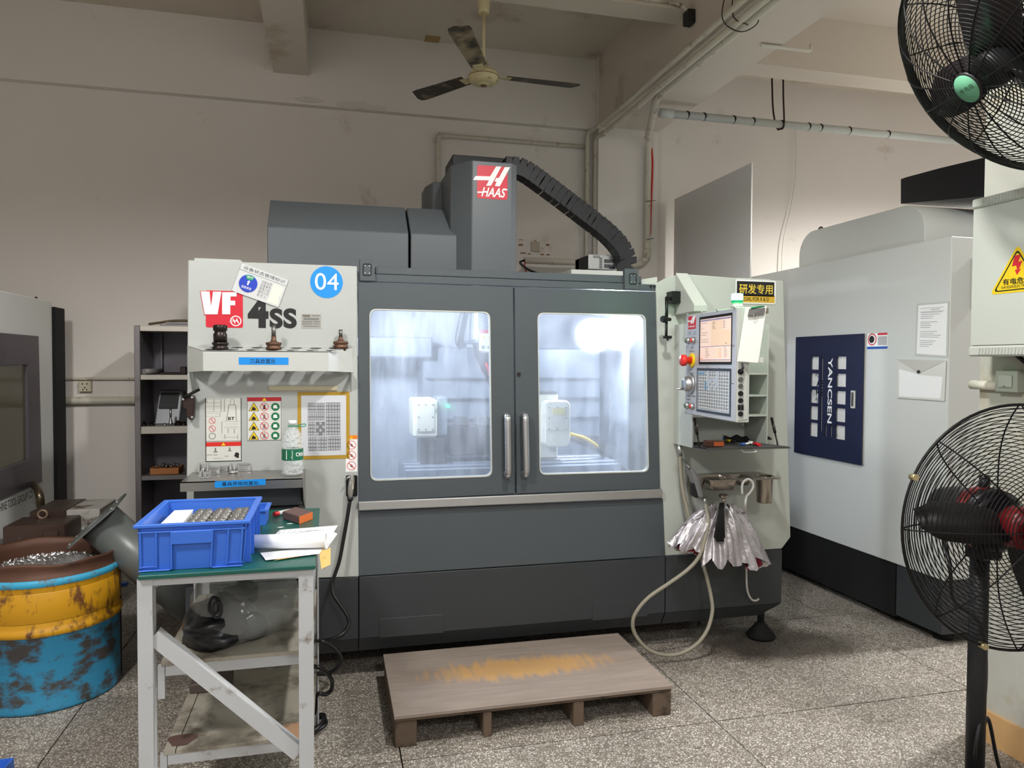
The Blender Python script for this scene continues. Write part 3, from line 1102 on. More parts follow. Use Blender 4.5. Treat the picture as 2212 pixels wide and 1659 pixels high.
def holder(name, label, x, y, prof, tool, m, m2, cone=.09):
    z = frack(x, y).z
    t = thing(name, label, 'tool holder', (x, y, z), 'tool holders standing in the rack')
    M = M4.Translation((x, y, z))
    MB().lathe([(.024 - .13 * cone, -cone), (.025 - .12 * cone, -cone), (.024, -.004), (.033, .0), (.034, .008), (.029, .012), (.029, .017), (.034, .021), (.034, .029), (.028, .031)], M, 24).build('flange', m, t)
    MB().lathe(prof, M, 24).build('body', m, t)
    if tool:
        MB().lathe(tool, M, 16).build('cutter', m2, t)
    return t


m_gun = mat('gunmetal', (56, 50, 48), .35, .85, var=.15, scale=20)
m_rust = mat('rusty_steel', (104, 78, 62), .5, .7, var=.2, scale=30)
x, y = hx[1] + .02 - .02, yf + .036
xa = U('y', y, 380 + 468 / 4.879, 750).x
ht = U('y', y, 475, 702).z - frack(0, y).z
holder('collet_holder', 'thick black collet chuck at the left end of the tool rack', xa, y,
       [(.028, .03), (.0285, ht * .62), (.024, ht * .68), (.024, ht * .74), (.029, ht * .78), (.0295, ht * .96), (.026, ht), (.012, ht), (.012, ht - .02), (0, ht - .02)], None, m_gun, m_steel)
xb = U('y', yf + .05, 380 + 1031 / 4.879, 750).x
ht = U('y', yf + .05, 590, 702).z - frack(0, yf + .05).z
holder('tool_holder', 'brown tool holder with long end mill in the middle of the rack', xb, yf + .05,
       [(.026, .03), (.014, .034), (.0105, .045), (.0105, ht * .55), (0, ht * .55)], [(.0095, ht * .5), (.0095, ht), (0, ht)], m_rust, m_dsteel)
xc = U('y', YF - .034, 380 + 1737 / 4.879, 750).x
ht = U('y', YF - .034, 736, 712).z - frack(0, YF - .034).z
holder('tool_holder', 'short brown tool holder with thin cutter at the right end of the rack', xc, YF - .034,
       [(.026, .03), (.014, .034), (.0095, .045), (.0095, ht * .62), (0, ht * .62)], [(.0085, ht * .6), (.0085, ht), (0, ht)], m_rust, m_dsteel, .012)

# beige raceway under the rack
rw = MB().box(*[c1(970, 0)[0], c1(1700, 0)[0]], YF - .008, YF, c1(0, 1490)[1], c1(0, 1436)[1]).build('raceway', mat('raceway_beige', (206, 196, 166), .6, var=.06, dirt=(150, 130, 96), dscale=14, damt=.3), vf, .003)


def ring(mb, fr, u, v, r, w, ww=.0):
    return mb.plate(circ(u, v, r, 22), [circ(u, v, r * w, 22)], fr, ww, ww + .0008)


def bars(mb, y, rows):
    for r in rows:
        bx4 = tbox(r[0], *r[1])
        mb.box(bx4[0], bx4[2], y - .0008, y, bx4[1], bx4[3])
    return mb


# tool shank instruction label
g = tbox(c2, 313, 388, 690, 1055)
lb = MB().plate([(g[0], g[1]), (g[2], g[1]), (g[2], g[3]), (g[0], g[3])], [], F0, 0, .001).build('shank_label', mat('label_white', (214, 214, 206), .45), vf)
y1_ = YF - .001
ol = MB()
for (xa_, ya_, xb_, yb_) in ((313, 388, 690, 391), (313, 843, 690, 846), (313, 1052, 690, 1055), (313, 388, 316, 1055), (687, 388, 690, 1055),
                             (318, 400, 540, 402), (318, 437, 475, 439), (318, 475, 475, 477), (318, 530, 540, 532), (400, 400, 402, 530), (475, 400, 477, 530), (510, 400, 512, 530), (320, 547, 465, 549), (320, 582, 465, 584), (465, 547, 467, 584),
                             (575, 405, 577, 460), (612, 405, 614, 460), (575, 400, 614, 402), (560, 460, 630, 463), (500, 635, 665, 638), (520, 660, 650, 662), (505, 690, 665, 693), (520, 706, 650, 708), (550, 715, 553, 760), (615, 715, 618, 760), (515, 770, 517, 820), (650, 770, 652, 820), (515, 800, 650, 802), (485, 635, 487, 760)):
    bars(ol, y1_, [(c2, (xa_, ya_, xb_, yb_))])
for sgn, pts in ((0, [(558, 463), (530, 632), (533, 632), (562, 463)]), (1, [(632, 463), (640, 632), (637, 632), (628, 463)])):
    ol.plate(P2(c2, *pts), [], fY(y1_), 0, .0008)
ol.build('outline', m_kprint, lb)
MB().text('BT', tbox(c2, 550, 588, 618, 622), fY(y1_), .0008, .02).build('lettering', m_kprint, lb)
for k, (ry, mm) in enumerate(((628, m_red), (712, m_red), (790, m_kprint))):
    u, v = c2(384, ry)
    ring(MB(), fY(y1_), u, v, .0140, .88).build('ring_mark', mm, lb)
    if k < 2:
        MB().plate(P2(c2, (362, ry - 24), (366, ry - 28), (407, ry + 22), (403, ry + 26)), [], fY(y1_), 0, .0008).build('slash', m_red, lb)
h = tbox(c2, 316, 849, 687, 900)
hb = MB().box(h[0], h[2], y1_ - .0008, y1_, h[1], h[3]).build('red_band', mat('warning_red', (214, 44, 34), .45, var=0), lb)
MB().plate(P2(c2, (478, 890), (525, 890), (502, 856)), [], fY(y1_), .0008, .0014).build('warning_triangle', m_yel, lb)
u, v = c2(640, 990)
hd_ = MB().plate([(u + .0125 * a_, v + .0125 * b_) for a_, b_ in ((-.9, -.2), (-.55, .1), (-.6, .6), (-.1, 1), (.5, .9), (.9, .3), (.7, -.3), (.8, -1), (-.1, -1), (-.15, -.6), (-.6, -.65), (-.6, -.4))], [], fY(y1_), 0, .0008).build('head_mark', m_kprint, lb)
bars(MB(), y1_, [(c2, (410, 915, 425, 950)), (c2, (398, 950, 440, 962)), (c2, (395, 985, 440, 990)), (c2, (560, 910, 575, 940)), (c2, (550, 940, 585, 950)), (c2, (515, 998, 550, 1004)), (c2, (400, 1022, 490, 1026)), (c2, (325, 985, 380, 990))]).build('drawing', m_gprint, lb)

# warning pictogram label
g = tbox(c2, 752, 380, 1110, 835)
wl_ = MB().plate([(g[0], g[1]), (g[2], g[1]), (g[2], g[3]), (g[0], g[3])], [], F0, 0, .001).build('warning_label', mat('label_white', (214, 214, 206), .45), vf)
h = tbox(c2, 752, 380, 1110, 424)
MB().box(h[0], h[2], y1_ - .0008, y1_, h[1], h[3]).build('red_band', mat('warning_dark_red', (176, 30, 40), .45, var=0), wl_)
MB().plate(P2(c2, (908, 418), (958, 418), (932, 386)), [], fY(y1_), .0008, .0014).build('warning_triangle', m_yel, wl_)
fb = MB()
for e in ((752, 380, 754, 835), (1108, 380, 1110, 835), (752, 833, 1110, 835)):
    bars(fb, y1_, [(c2, e)])
fb.build('outline', m_gprint, wl_)
for j in range(4):
    yy = 482 + 101 * j
    MB().plate(P2(c2, (766, yy + 44), (877, yy + 44), (822, yy - 48)), [], fY(y1_), 0, .0006).build('triangle_edge', m_kprint, wl_)
    MB().plate(P2(c2, (774, yy + 40), (869, yy + 40), (822, yy - 39)), [], fY(y1_), .0006, .001).build('warning_triangle', m_yel, wl_)
    MB().plate(P2(c2, (795, yy + 36), (812, yy - 2), (826, yy + 4), (845, yy + 20), (838, yy + 36)), [], fY(y1_), .001, .0014).build('pictogram', m_kprint, wl_)
    u, v = c2(932, yy)
    ring(MB(), fY(y1_), u, v, .0182, .88).build('prohibition_ring', m_red, wl_)
    MB().plate(P2(c2, (902, yy - 28), (907, yy - 33), (962, yy + 28), (957, yy + 33)), [], fY(y1_), 0.0004, .0012).build('slash', m_red, wl_)
    MB().plate(P2(c2, (925, yy - 22), (940, yy - 22), (948, yy + 24), (916, yy + 26)), [], fY(y1_), 0, .0006).build('pictogram', m_kprint if j == 0 else m_gprint, wl_)
    u, v = c2(1048, yy)
    MB().plate(circ(u, v, .0182, 26), [], fY(y1_), 0, .0008).build('green_disc', m_grn, wl_)
    MB().plate(P2(c2, (1025, yy + 15), (1030, yy - 18), (1062, yy - 20), (1072, yy + 16)), [], fY(y1_), .0008, .0012).build('pictogram', m_wprint, wl_)

# framed key chart
g = tbox(c2, 1284, 322, 1830, 1040)
gi = tbox(c2, 1322, 360, 1793, 1000)
kc = MB().plate([(g[0], g[1]), (g[2], g[1]), (g[2], g[3]), (g[0], g[3])], [], F0, 0, .0016).build('key_chart', mat('gold_tape', (176, 140, 44), .4, var=.06, scale=14), vf)
MB().plate([(gi[0], gi[1]), (gi[2], gi[1]), (gi[2], gi[3]), (gi[0], gi[3])], [], F0, .0016, .0022).build('chart_paper', mat('chart_paper', (206, 208, 212), .4), kc)
kd, kl = MB(), MB()
ysh = YF - .0022
for (x0, y0, x1, y1, nx, ny, dark) in ((1390, 440, 1478, 545, 4, 3, 0), (1482, 440, 1570, 545, 4, 3, 0), (1580, 435, 1732, 548, 5, 3, 1), (1390, 552, 1570, 625, 8, 2, 0), (1582, 556, 1732, 780, 5, 6, 1), (1392, 637, 1468, 785, 3, 4, 0), (1476, 637, 1572, 785, 3, 4, 2), (1395, 795, 1492, 945, 4, 4, 0), (1500, 795, 1594, 945, 3, 4, 0), (1602, 790, 1736, 940, 5, 4, 0)):
    bars(kd, ysh, [(c2, (x0, y0, x1, y1))])
    cw, chh = (x1 - x0) / nx, (y1 - y0) / ny
    for i in range(nx):
        for j in range(ny):
            if dark == 2 and (i + j) % 2 == 0:
                continue
            bars(kl, ysh - .0008, [(c2, (x0 + cw * (i + .14), y0 + chh * (j + .16), x0 + cw * (i + .86), y0 + chh * (j + .84)))])
kd.build('key_blocks', mat('chart_grey', (122, 122, 126), .6, var=0), kc)
kl.build('key_faces', mat('chart_light', (176, 178, 182), .6, var=0), kc)
# small prohibition strip beside the door
g = tbox(c2, 1790, 780, 1912, 1168)
sl = MB().plate([(g[0], g[1]), (g[2], g[1]), (g[2], g[3]), (g[0], g[3])], [], F0, 0, .0008).build('prohibition_label', m_wprint, vf)
h = tbox(c2, 1790, 780, 1912, 824)
MB().box(h[0], h[2], YF - .0014, YF - .0008, h[1], h[3]).build('orange_band', mat('warning_orange', (232, 128, 30), .45, var=0), sl)
MB().plate(P2(c2, (1832, 818), (1868, 818), (1850, 790)), [], F0, .0014, .002).build('warning_triangle', m_yel, sl)
for j in range(3):
    yy = 884 + 109 * j
    u, v = c2(1851, yy)
    ring(MB(), F0, u, v, .0205, .90, .0008).build('prohibition_ring', m_red, sl)
    MB().plate(P2(c2, (1815, yy - 30), (1820, yy - 35), (1888, yy + 30), (1883, yy + 35)), [], F0, .0012, .0018).build('slash', m_red, sl)
    MB().plate(P2(c2, (1835, yy - 18), (1862, yy - 8), (1866, yy + 20), (1842, yy + 14)), [], F0, .0008, .0012).build('pictogram', m_gprint, sl)

# ---- stainless tray with its bracket
YT = 3.176
zt_ = U('y', YF, 530, 1017).z
tx0, tx1 = U('y', YT, 389, 1045).x, U('y', YT, 653, 1035).x
zl_ = U('y', YT, 520, 1058).z
m_tray = mat('tray_steel', (150, 148, 144), .32, .85, var=.08, scale=10)
ty = MB().box(tx0, tx1, YT, YF, zt_ - .004, zt_).build('gauge_tray', m_tray, vf)
MB().box(tx0, tx1, YT, YT + .004, zl_, zt_).build('tray_lip', m_tray, ty)
MB().prism([(tx1, YT + .004, zl_), (tx1, YT + .05, zl_ - .05), (tx1, YF, zl_ - .14), (tx1, YF, zt_), (tx1, YT + .004, zt_)], (.004, 0, 0)).build('tray_end', m_tray, ty)
MB().box(tx0 + .03, tx1 - .006, YT + .12, YF, zt_ - .135, zt_ - .01).build('bracket', m_grey, ty, .003)
MB().box(tx0 + .06, tx1 - .02, YT + .16, YF, zt_ - .26, zt_ - .145).build('bracket', m_grey2, ty, .003)
q = cfp(380, 780, 4.879, YT)
qq = [q(409, 1336), q(946, 1304), q(944, 1240), q(410, 1268)]
s_ = MB().plate(rquad(qq, .004, 3), [], fY(YT), 0, .001).build('blue_label', m_blue, ty)
MB().text('量具表格放置处', tbox(q, 484, 1262, 872, 1316), fY(YT), .0014, .004).build('lettering', m_kprint, ty)

# small aluminium parts on the tray
m_alu = mat('milled_aluminium', (206, 206, 204), .3, .9, var=.06, scale=20)


def alu_block(label, px, py, yy, w, hgt, d, hollow):
    p = U('z', zt_, px, py)
    x, y, z = p.x, p.y, zt_
    b = MB()
    if hollow:
        t = .006
        b.box(x - w / 2, x + w / 2, y - d / 2, y + d / 2, z, z + .006)
        b.box(x - w / 2, x - w / 2 + t, y - d / 2, y + d / 2, z + .006, z + hgt)
        b.box(x + w / 2 - t, x + w / 2, y - d / 2, y + d / 2, z + .006, z + hgt)
        b.box(x - w / 2 + t, x + w / 2 - t, y + d / 2 - t, y + d / 2, z + .006, z + hgt * .8)
        b.cyl((x, y - d / 4, z + .006), (x, y - d / 4, z + hgt * .5), w * .16, n=10)
    else:
        b.box(x - w / 2, x + w / 2, y - d / 2, y + d / 2, z, z + hgt * .75)
        b.box(x - w / 2, x + w / 2, y - d / 2 + .012, y + d / 2, z + hgt * .75, z + hgt)
        b.box(x - w / 2 + .008, x + w / 2 - .008, y - d / 2 - .004, y - d / 2, z + .008, z + hgt * .6)
    return tag(b.build('aluminium_part', m_alu, None, .0015), label, 'machined part', 'aluminium parts on the tray')


alu_block('tall slotted aluminium part at the left end of the steel tray', 440, 1022, 0, .04, .045, .035, 1)
alu_block('small open aluminium clip in front on the steel tray', 444, 1032, 0, .04, .03, .03, 1)
alu_block('pale square aluminium block second along the steel tray', 465, 1024, 0, .036, .032, .03, 0)
alu_block('aluminium block with notched top in mid tray', 483, 1018, 0, .04, .034, .03, 0)
alu_block('aluminium block with toothed top, fourth along the steel tray', 507, 1018, 0, .038, .036, .03, 1)
alu_block('widest bright aluminium block nearest the water bottle', 529, 1017, 0, .05, .036, .035, 0)
p = U('z', zt_, 504, 1023)
tag(MB().cyl((p.x - .018, p.y, zt_ + .005), (p.x + .01, p.y, zt_ + .005), .005, n=10).cyl((p.x + .01, p.y - .003, zt_ + .007), (p.x + .014, p.y + .002, zt_ + .007), .007, n=10).build('eye_bolt', m_steel), 'little steel screw lying in front of the aluminium blocks', 'screw')

# water bottle
m_pet = film('clear_pet', (232, 238, 238), .42, .05, .8, 70)
bp_ = U('z', zt_, 632, 1026)
k = (U('y', bp_.y, 632, 908).z - zt_)
r = (U('y', bp_.y, 656.5, 990).x - U('y', bp_.y, 608.5, 990).x) / 2
bt = thing('water_bottle', 'clear plastic water bottle with white cap and green label on the tray', 'bottle', (bp_.x, bp_.y, zt_))
MB_ = M4.Translation((bp_.x, bp_.y, zt_))
prof = [(r * .7, .001), (r * .96, .006), (r, k * .05), (r * .93, k * .09), (r, k * .13), (r * .94, k * .17), (r, k * .21), (r * .95, k * .25), (r * .97, k * .27), (r * .97, k * .5), (r, k * .53), (r * .93, k * .64), (r * .8, k * .74), (r * .58, k * .83), (r * .36, k * .88), (r * .36, k * .91)]
MB().lathe(prof, MB_, 28).build('bottle_body', m_pet, bt)
MB().lathe([(r * .985, k * .285), (r * .985, k * .49)], MB_, 28, True, False).build('bottle_label', mat('bottle_green', (22, 104, 72), .4, var=.03), bt)
MB().lathe([(r * .38, k * .925), (r * .38, k * .995), (r * .35, k), (0, k)], MB_, 20).build('cap', m_wprint, bt)
MB().tube([(bp_.x + r * .42 * math.cos(t * .5), bp_.y + r * .42 * math.sin(t * .5), zt_ + k * .9) for t in range(13)], .0022, 6, True).build('cap_ring', mat('cap_green', (30, 150, 110), .4), bt)
MB().tube(bez([(bp_.x + r * .4, bp_.y, zt_ + k * .9), (bp_.x + r * .9, bp_.y - .01, zt_ + k * .93), (bp_.x + r * 1.2, bp_.y - .015, zt_ + k * .93), (bp_.x + r * 1.1, bp_.y - .02, zt_ + k * .895), (bp_.x + r * .4, bp_.y - .01, zt_ + k * .885)]), .002, 6).build('carry_loop', mat('cap_green', (30, 150, 110), .4), bt)


def cylframe(c, rr):
    return lambda u, v, w=0: V((c.x + (rr + w) * math.sin(u / rr), c.y - (rr + w) * math.cos(u / rr), c.z + v))


cf = cylframe(V((bp_.x, bp_.y, zt_)), r * .99)
lt = MB()
for j in range(9):
    v = k * (.45 - .018 * j)
    lt.plate([(-r * .55, v), (-r * .55 + r * (.5 + .2 * RND.random()), v), (-r * .55 + r * .6, v + .004), (-r * .55, v + .004)], [], cf, 0, .0004)
lt.text('C', (r * .35, k * .36, r * .6, k * .43), cf, .0006, .02).text('怡宝', (r * .62, k * .36, r * 1.2, k * .43), cf, .0006, .02)
lt.build('label_print', m_wprint, bt)

# air gun in its holster, with hose
m_gung = mat('gun_grey', (150, 148, 142), .4, .3)
ag = thing('air_gun', 'grey air blow gun in black wall holster with long black hose', 'air gun', U('y', YF, 759, 1060))
a, b = fp(747.5, 1072), fp(772, 1026)
MB().box(a[0], b[0], YF - .014, YF, a[1], b[1]).build('holster', m_blk2, ag, .004)
yg = YF - .035
gp = [U('y', yg, *p) for p in ((760, 1026), (760, 1036), (758, 1052), (757, 1066), (756.5, 1076))]
MB().tube(bez(gp, 5), .011, 12, radii=[.008 + .006 * math.sin(PI * i / 20) for i in range(21)]).build('gun_body', m_gung, ag)
MB().prism([U('y', yg - .012, *p) for p in ((756, 1040), (762, 1038), (764, 1056), (758, 1060), (754, 1058))], (0, .012, 0)).build('trigger', mat('trigger_cream', (206, 198, 176), .5), ag, .001)
MB().tube([U('y', yg, *p) for p in ((760, 1028), (751, 1032), (748, 1038))], .004, 8).build('hook', m_steel, ag)
MB().cyl(U('y', yg, 756.5, 1074), U('y', yg, 756, 1081), .013, n=14).build('collar', m_black, ag)
hs = [(756, 1081, .03), (750, 1120, .04), (741, 1170, .05), (733, 1212, .06), (722, 1245, .07), (717, 1264, .08), (720, 1284, .10), (735, 1307, .12), (749, 1328, .14), (753.5, 1348, .15), (742, 1368, .17), (718, 1380, .2), (694, 1384, .26), (676, 1386, .34), (690, 1384, .42), (715, 1394, .42), (733, 1412, .42), (736, 1430, .42), (722, 1448, .42), (700, 1456, .42), (676, 1452, .45), (668, 1440, .52), (690, 1442, .55), (708, 1456, .5), (717, 1472, .45), (716, 1490, .42), (704, 1500, .42), (684, 1502, .42)]
pts = [U('y', YF - w, x, y) for x, y, w in hs]
pts = [V((p.x, p.y, max(p.z, .012))) for p in pts]
e = pts[-1]
for t in range(22):
    an = 1.2 + t * .62
    rr = .075 + .008 * math.sin(t * 1.7)
    pts.append(V((e.x - .045 + rr * math.cos(an), e.y + .0 + rr * math.sin(an), .012 + .003 * (t % 5) + .001 * t)))
MB().tube(bez(pts, 6), .0085, 8).build('hose', mat('rubber_black', (20, 20, 21), .3), ag)
# ------------------------------------------------------------------ right wing: control cabinet, pendant, tray, hoses
m_white3 = mat('wing_white', (182, 186, 178), .42, var=.02, scale=3, dirt=(164, 161, 148), dscale=8, damt=.25)
wing = sheet([(1417, 613), (1446, 597), (1480, 592), (1570, 599), (1592, 601), (1692, 606.5), (1708, 1160), (1689, 1185.5), (1438, 1200.5), (1426, 1056)], YF + .004, .03, 'wing_panel', m_white3, vf, .003)
MB().box(1.868, U('y', 3.5, 1685, 700).x, 4.45, 5.1, .46, 1.9).build('control_cabinet', m_white3, vf, .004)
sheet([(1588, 600), (1664, 603), (1668, 612), (1588, 610)], YF + .03, .3, 'top_cap', m_white3, vf, .003)
sheet([(1385, 604), (1420, 598), (1420, 626), (1385, 616)], YF + .03, .05, 'jamb_cap', m_white3, vf, .002)
for x_ in (1407, 1415):
    x, z = fp(x_, 618)
    MB().cyl((x, YF + .0, z), (x, YF + .02, z), .005, n=10).build('screw', m_blk2, vf)

# swing arm of the pendant (left face lies in a plane across the machine)
XAx = 1.722


def gx(px, py, x=XAx):
    p = U('x', x, px, py)
    return (p.y, p.z)


prof = [(YF, gx(1455, 590)[1]), (gx(1500, 658)[0], gx(1500, 658)[1]), (gx(1500, 673)[0], gx(1500, 673)[1]), (YF, gx(1455, 681)[1])]
arm = MB().prism([(XAx, y, z) for y, z in prof], (.07, 0, 0)).build('pendant_arm', m_white3, vf, .003)
for px_, py_ in ((1483, 616), (1495, 633)):
    p = U('x', XAx + .035, px_, py_)
    MB().cyl(p + V((0, -.004, .004)), p + V((0, .02, -.02)), .006, n=10).build('screw', m_blk2, arm)

# open storage box under and behind the pendant
YBx = 3.25
bx0, bx1 = XAx, U('y', YBx, 1660, 800).x
zt0, zt1 = U('y', YBx, 1560, 964).z, U('y', YBx, 1560, 897).z
zt2 = U('y', YBx, 1640, 700).z
sb = MB().box(bx0, bx0 + .006, YBx, YF + .004, zt0, zt2).build('storage_box', m_white3, vf)
MB().box(bx1 - .006, bx1, YBx, YF + .004, zt0, zt2).build('side_plate', m_white3, sb)
for py_ in (896, 853, 806):
    z = U('y', YBx, 1640, py_).z
    MB().box(bx0 + .006, bx1 - .006, YBx, YF + .004, z - .008, z).build('shelf', m_white3, sb)
MB().box(bx0 + .006, bx1 - .006, YF - .004, YF + .003, zt1, zt2).build('back_plate', m_white3, sb)
MB().box(bx0, bx1, YBx, YF, zt0 - .004, zt0).build('box_floor', m_white3, sb)
# clip on the upper right corner
p = U('y', YBx, 1654, 671)
MB().box(p.x - .03, p.x + .012, YBx - .01, YBx + .1, p.z - .014, p.z + .014).build('corner_clip', mat('brown_clip', (120, 108, 92), .5), sb, .003)
# folded-down flap with rubber mat
YFl = 3.10
fz = U('y', YFl, 1600, 969).z
fx1 = U('y', YFl, 1708, 967).x
flp = MB().hexa([(bx0, YFl, fz - .006), (fx1, YFl, fz - .006), (bx1 + .01, YBx, zt0 - .006), (bx0, YBx, zt0 - .006), (bx0, YFl, fz), (fx1, YFl, fz), (bx1 + .01, YBx, zt0), (bx0, YBx, zt0)]).build('flap', m_dsteel, sb)
MB().hexa([(bx0 + .005, YFl + .004, fz), (fx1 - .004, YFl + .004, fz), (bx1 - .008, YF - .02, zt0), (bx0 + .008, YF - .02, zt0), (bx0 + .005, YFl + .004, fz + .003), (fx1 - .004, YFl + .004, fz + .003), (bx1 - .008, YF - .02, zt0 + .003), (bx0 + .008, YF - .02, zt0 + .003)]).build('rubber_mat', mat('mat_grey', (64, 62, 62), .8, var=.1, scale=40), sb)
for (p0, p1) in (((1500, 904), (1511, 962)), ((1667, 903), (1680, 958))):
    a, b = U('y', YBx + .0, *p0), U('y', YFl + .05, *p1)
    b.z = fz + .008
    MB().cyl(a, a.lerp(b, .55), .0075, n=10).cyl(a.lerp(b, .55), b, .004, n=8).build('gas_strut', m_gun, sb)
x, z = fp(1659, 916)
MB().cyl((bx1 - .02, YF - .006, z), (bx1 - .02, YF - .002, z), .008, n=12).build('hole_plug', m_wprint, sb)
a = U('y', YFl - .01, 1617, 973)
MB().tube(bez([a + V((-.035, .01, .004)), a + V((-.03, -.012, -.006)), a + V((.03, -.012, -.006)), a + V((.035, .01, .004))]), .003, 6).build('pull', m_steel, sb)

# ---- pendant: face looks along -X, hung out in front of the wing
pd = thing('control_pendant', 'control pendant with lit screen, keypad and red stop button', 'control panel', (1.66, 2.95, 1.25))
pA, pB = V((1.665, 3.22, 0)), V((1.62, 2.69, 0))
pu = (pB - pA).normalized()
pn = V((pu.y, -pu.x, 0))
if pn.x > 0:
    pn = -pn
zp0, zp1 = 1.258, 1.735
PL = (pB - pA).length


def pfr(u, v, w=0):
    return pA + pu * u + V((0, 0, zp0 + v)) + pn * w


def Upl(px, py):
    d = fwd + (px - IW / 2) / F_PX * rgt - (py - IH / 2) / F_PX * upv
    p = EYE + d * ((pfr(0, 0) - EYE).dot(pn) / d.dot(pn))
    q = p - pfr(0, 0)
    return (q.dot(pu), q.z)


def pf(x, y):
    return Upl(1400 + x / 5.026, 570 + y / 5.026)


def pbox(mb, x0, y0, x1, y1, w0, w1):
    a, b = pf(x0, y1), pf(x1, y0)
    return mb.plate([(a[0], a[1]), (b[0], a[1]), (b[0], b[1]), (a[0], b[1])], [], pfr, w0, w1)


HP = zp1 - zp0
m_pend = mat('pendant_grey', (196, 198, 202), .35, .35, var=.03)
case = MB().plate([(0, 0), (PL, 0), (PL, HP), (0, HP)], [], pfr, -.06, -.004).build('case', m_white3, pd, .003)
MB().plate([(.004, .004), (PL - .004, .004), (PL - .004, HP - .004), (.004, HP - .004)], [], pfr, -.004, 0).build('front_plate', m_pend, pd, .001)
q = [pf(555, 1088), pf(908, 1097), pf(911, 534), pf(555, 577)]
u0, u1, v0, v1 = q[0][0], q[1][0], (q[0][1] + q[1][1]) / 2, (q[2][1] + q[3][1]) / 2
R4 = lambda a, b, c, d: [(a, b), (c, b), (c, d), (a, d)]
scr = MB().plate(R4(u0, v0, u1, v1), [], pfr, 0, .002).build('screen_bezel', m_blk2, pd)
si = (u0 + .014, v0 + .012, u1 - .006, v1 - .012)
su, sv = si[2] - si[0], si[3] - si[1]


def srect(mb, a, b, c, d, w=.0028):
    return mb.plate(R4(si[0] + su * a, si[1] + sv * b, si[0] + su * c, si[1] + sv * d), [], pfr, w, w + .0004)


MB().plate(R4(*si), [], pfr, .002, .0028).build('screen', mat('screen_peach', (214, 188, 172), .4, var=0, emit=.55), scr)
srect(srect(MB(), .38, .70, .74, .94), .38, .36, .98, .70).build('screen_window', mat('screen_sand', (206, 178, 150), .4, var=0, emit=.55), scr)
srect(srect(srect(MB(), .0, .03, 1, .05), 0, .345, 1, .36), .0, .945, 1, .985).build('screen_bar', mat('screen_mauve', (128, 118, 142), .4, var=0, emit=.5), scr)
tl_ = MB()
for k in range(9):
    srect(tl_, .03, .90 - .055 * k, .05 + .25 * RND.random(), .907 - .055 * k, .0034)
for k in range(6):
    srect(tl_, .42, .90 - .03 * k, .46 + .08 * RND.random(), .907 - .03 * k, .0034)
    srect(tl_, .76, .90 - .03 * k, .80 + .05 * RND.random(), .907 - .03 * k, .0034)
    srect(tl_, .20, .31 - .04 * k, .26 + .08 * RND.random(), .317 - .04 * k, .0034)
    srect(tl_, .80, .31 - .04 * k, .86 + .05 * RND.random(), .317 - .04 * k, .0034)
srect(tl_, .85, .40, .88, .42, .0034)
tl_.build('screen_text', mat('screen_ink', (120, 96, 92), .4, var=0, emit=.2), scr)
tl_ = MB()
for k in range(5):
    srect(tl_, .64, .285 - .045 * k, .72, .295 - .045 * k, .0034)
srect(tl_, .02, .065, .08, .09, .0034)
tl_.build('screen_mark', mat('screen_orange', (236, 130, 70), .4, var=0, emit=.6), scr)
tl_ = MB()
for k in range(5):
    srect(tl_, .5, .285 - .045 * k, .63, .289 - .045 * k, .0034)
tl_.build('screen_line', mat('screen_lime', (170, 190, 60), .4, var=0, emit=.5), scr)
# logo
a, b = pf(438, 712), pf(520, 562)
lg = MB().plate(R4(a[0], a[1], b[0], b[1]), [], pfr, 0, .001).build('badge', m_red, pd)
MB().plate([pf(*p) for p in ((430, 632), (440, 615), (470, 615), (490, 565), (506, 565), (478, 650), (462, 650), (468, 630))], [], pfr, .001, .0016).plate([pf(*p) for p in ((510, 560), (522, 558), (496, 648), (482, 648), (490, 622), (484, 620))], [], pfr, .001, .0016).text('HAAS', (pf(442, 694)[0], pf(442, 694)[1], pf(512, 664)[0], pf(512, 664)[1]), pfr, .0016, .02, .3).build('emblem', m_wprint, lg)
# keypad
q = [pf(527, 1612), pf(897, 1650), pf(908, 1142), pf(530, 1127)]
u0, u1 = q[0][0], q[1][0]
v0, v1 = (q[0][1] + q[1][1]) / 2, (q[2][1] + q[3][1]) / 2
kp = MB().plate(R4(u0, v0, u1, v1), [], pfr, 0, .0015).build('keypad', mat('keypad_border', (48, 54, 62), .4), pd)
MB().plate(R4(u0 + .012, v0 + .012, u1 - .012, v1 - .012), [], pfr, .0015, .0022).build('key_field', mat('keypad_field', (190, 198, 208), .4), kp)
ka, kb, kc_ = MB(), MB(), MB()
cw, rh = (u1 - u0 - .034) / 13, (v1 - v0 - .034) / 12
for i in range(13):
    for j in range(12):
        if i in (4, 8) and j > 6 or (5 <= i <= 7 and j == 9) or (4 <= i <= 7 and 6 <= j <= 8 and (i + j) % 2):
            continue
        uu_, vv_ = u0 + .017 + cw * i, v0 + .017 + rh * j
        t = kb if (i < 3 and j > 10 or i == 3 and 5 < j < 9) else ka
        t.plate(R4(uu_ + .003, vv_ + .004, uu_ + cw - .003, vv_ + rh - .004), [], pfr, .0022, .004)
        kc_.plate(R4(uu_ + .006, vv_ + .010, uu_ + cw - .008, vv_ + .014), [], pfr, .004, .0044).plate(R4(uu_ + .006, vv_ + .017, uu_ + cw - .012, vv_ + .020), [], pfr, .004, .0044)
ka.build('keys', mat('key_pale', (214, 214, 208), .5, var=0), kp)['kind'] = 'stuff'
kb.build('blue_keys', mat('key_blue', (90, 170, 220), .5, var=0), kp)['kind'] = 'stuff'
kc_.build('key_legends', m_gprint, kp)
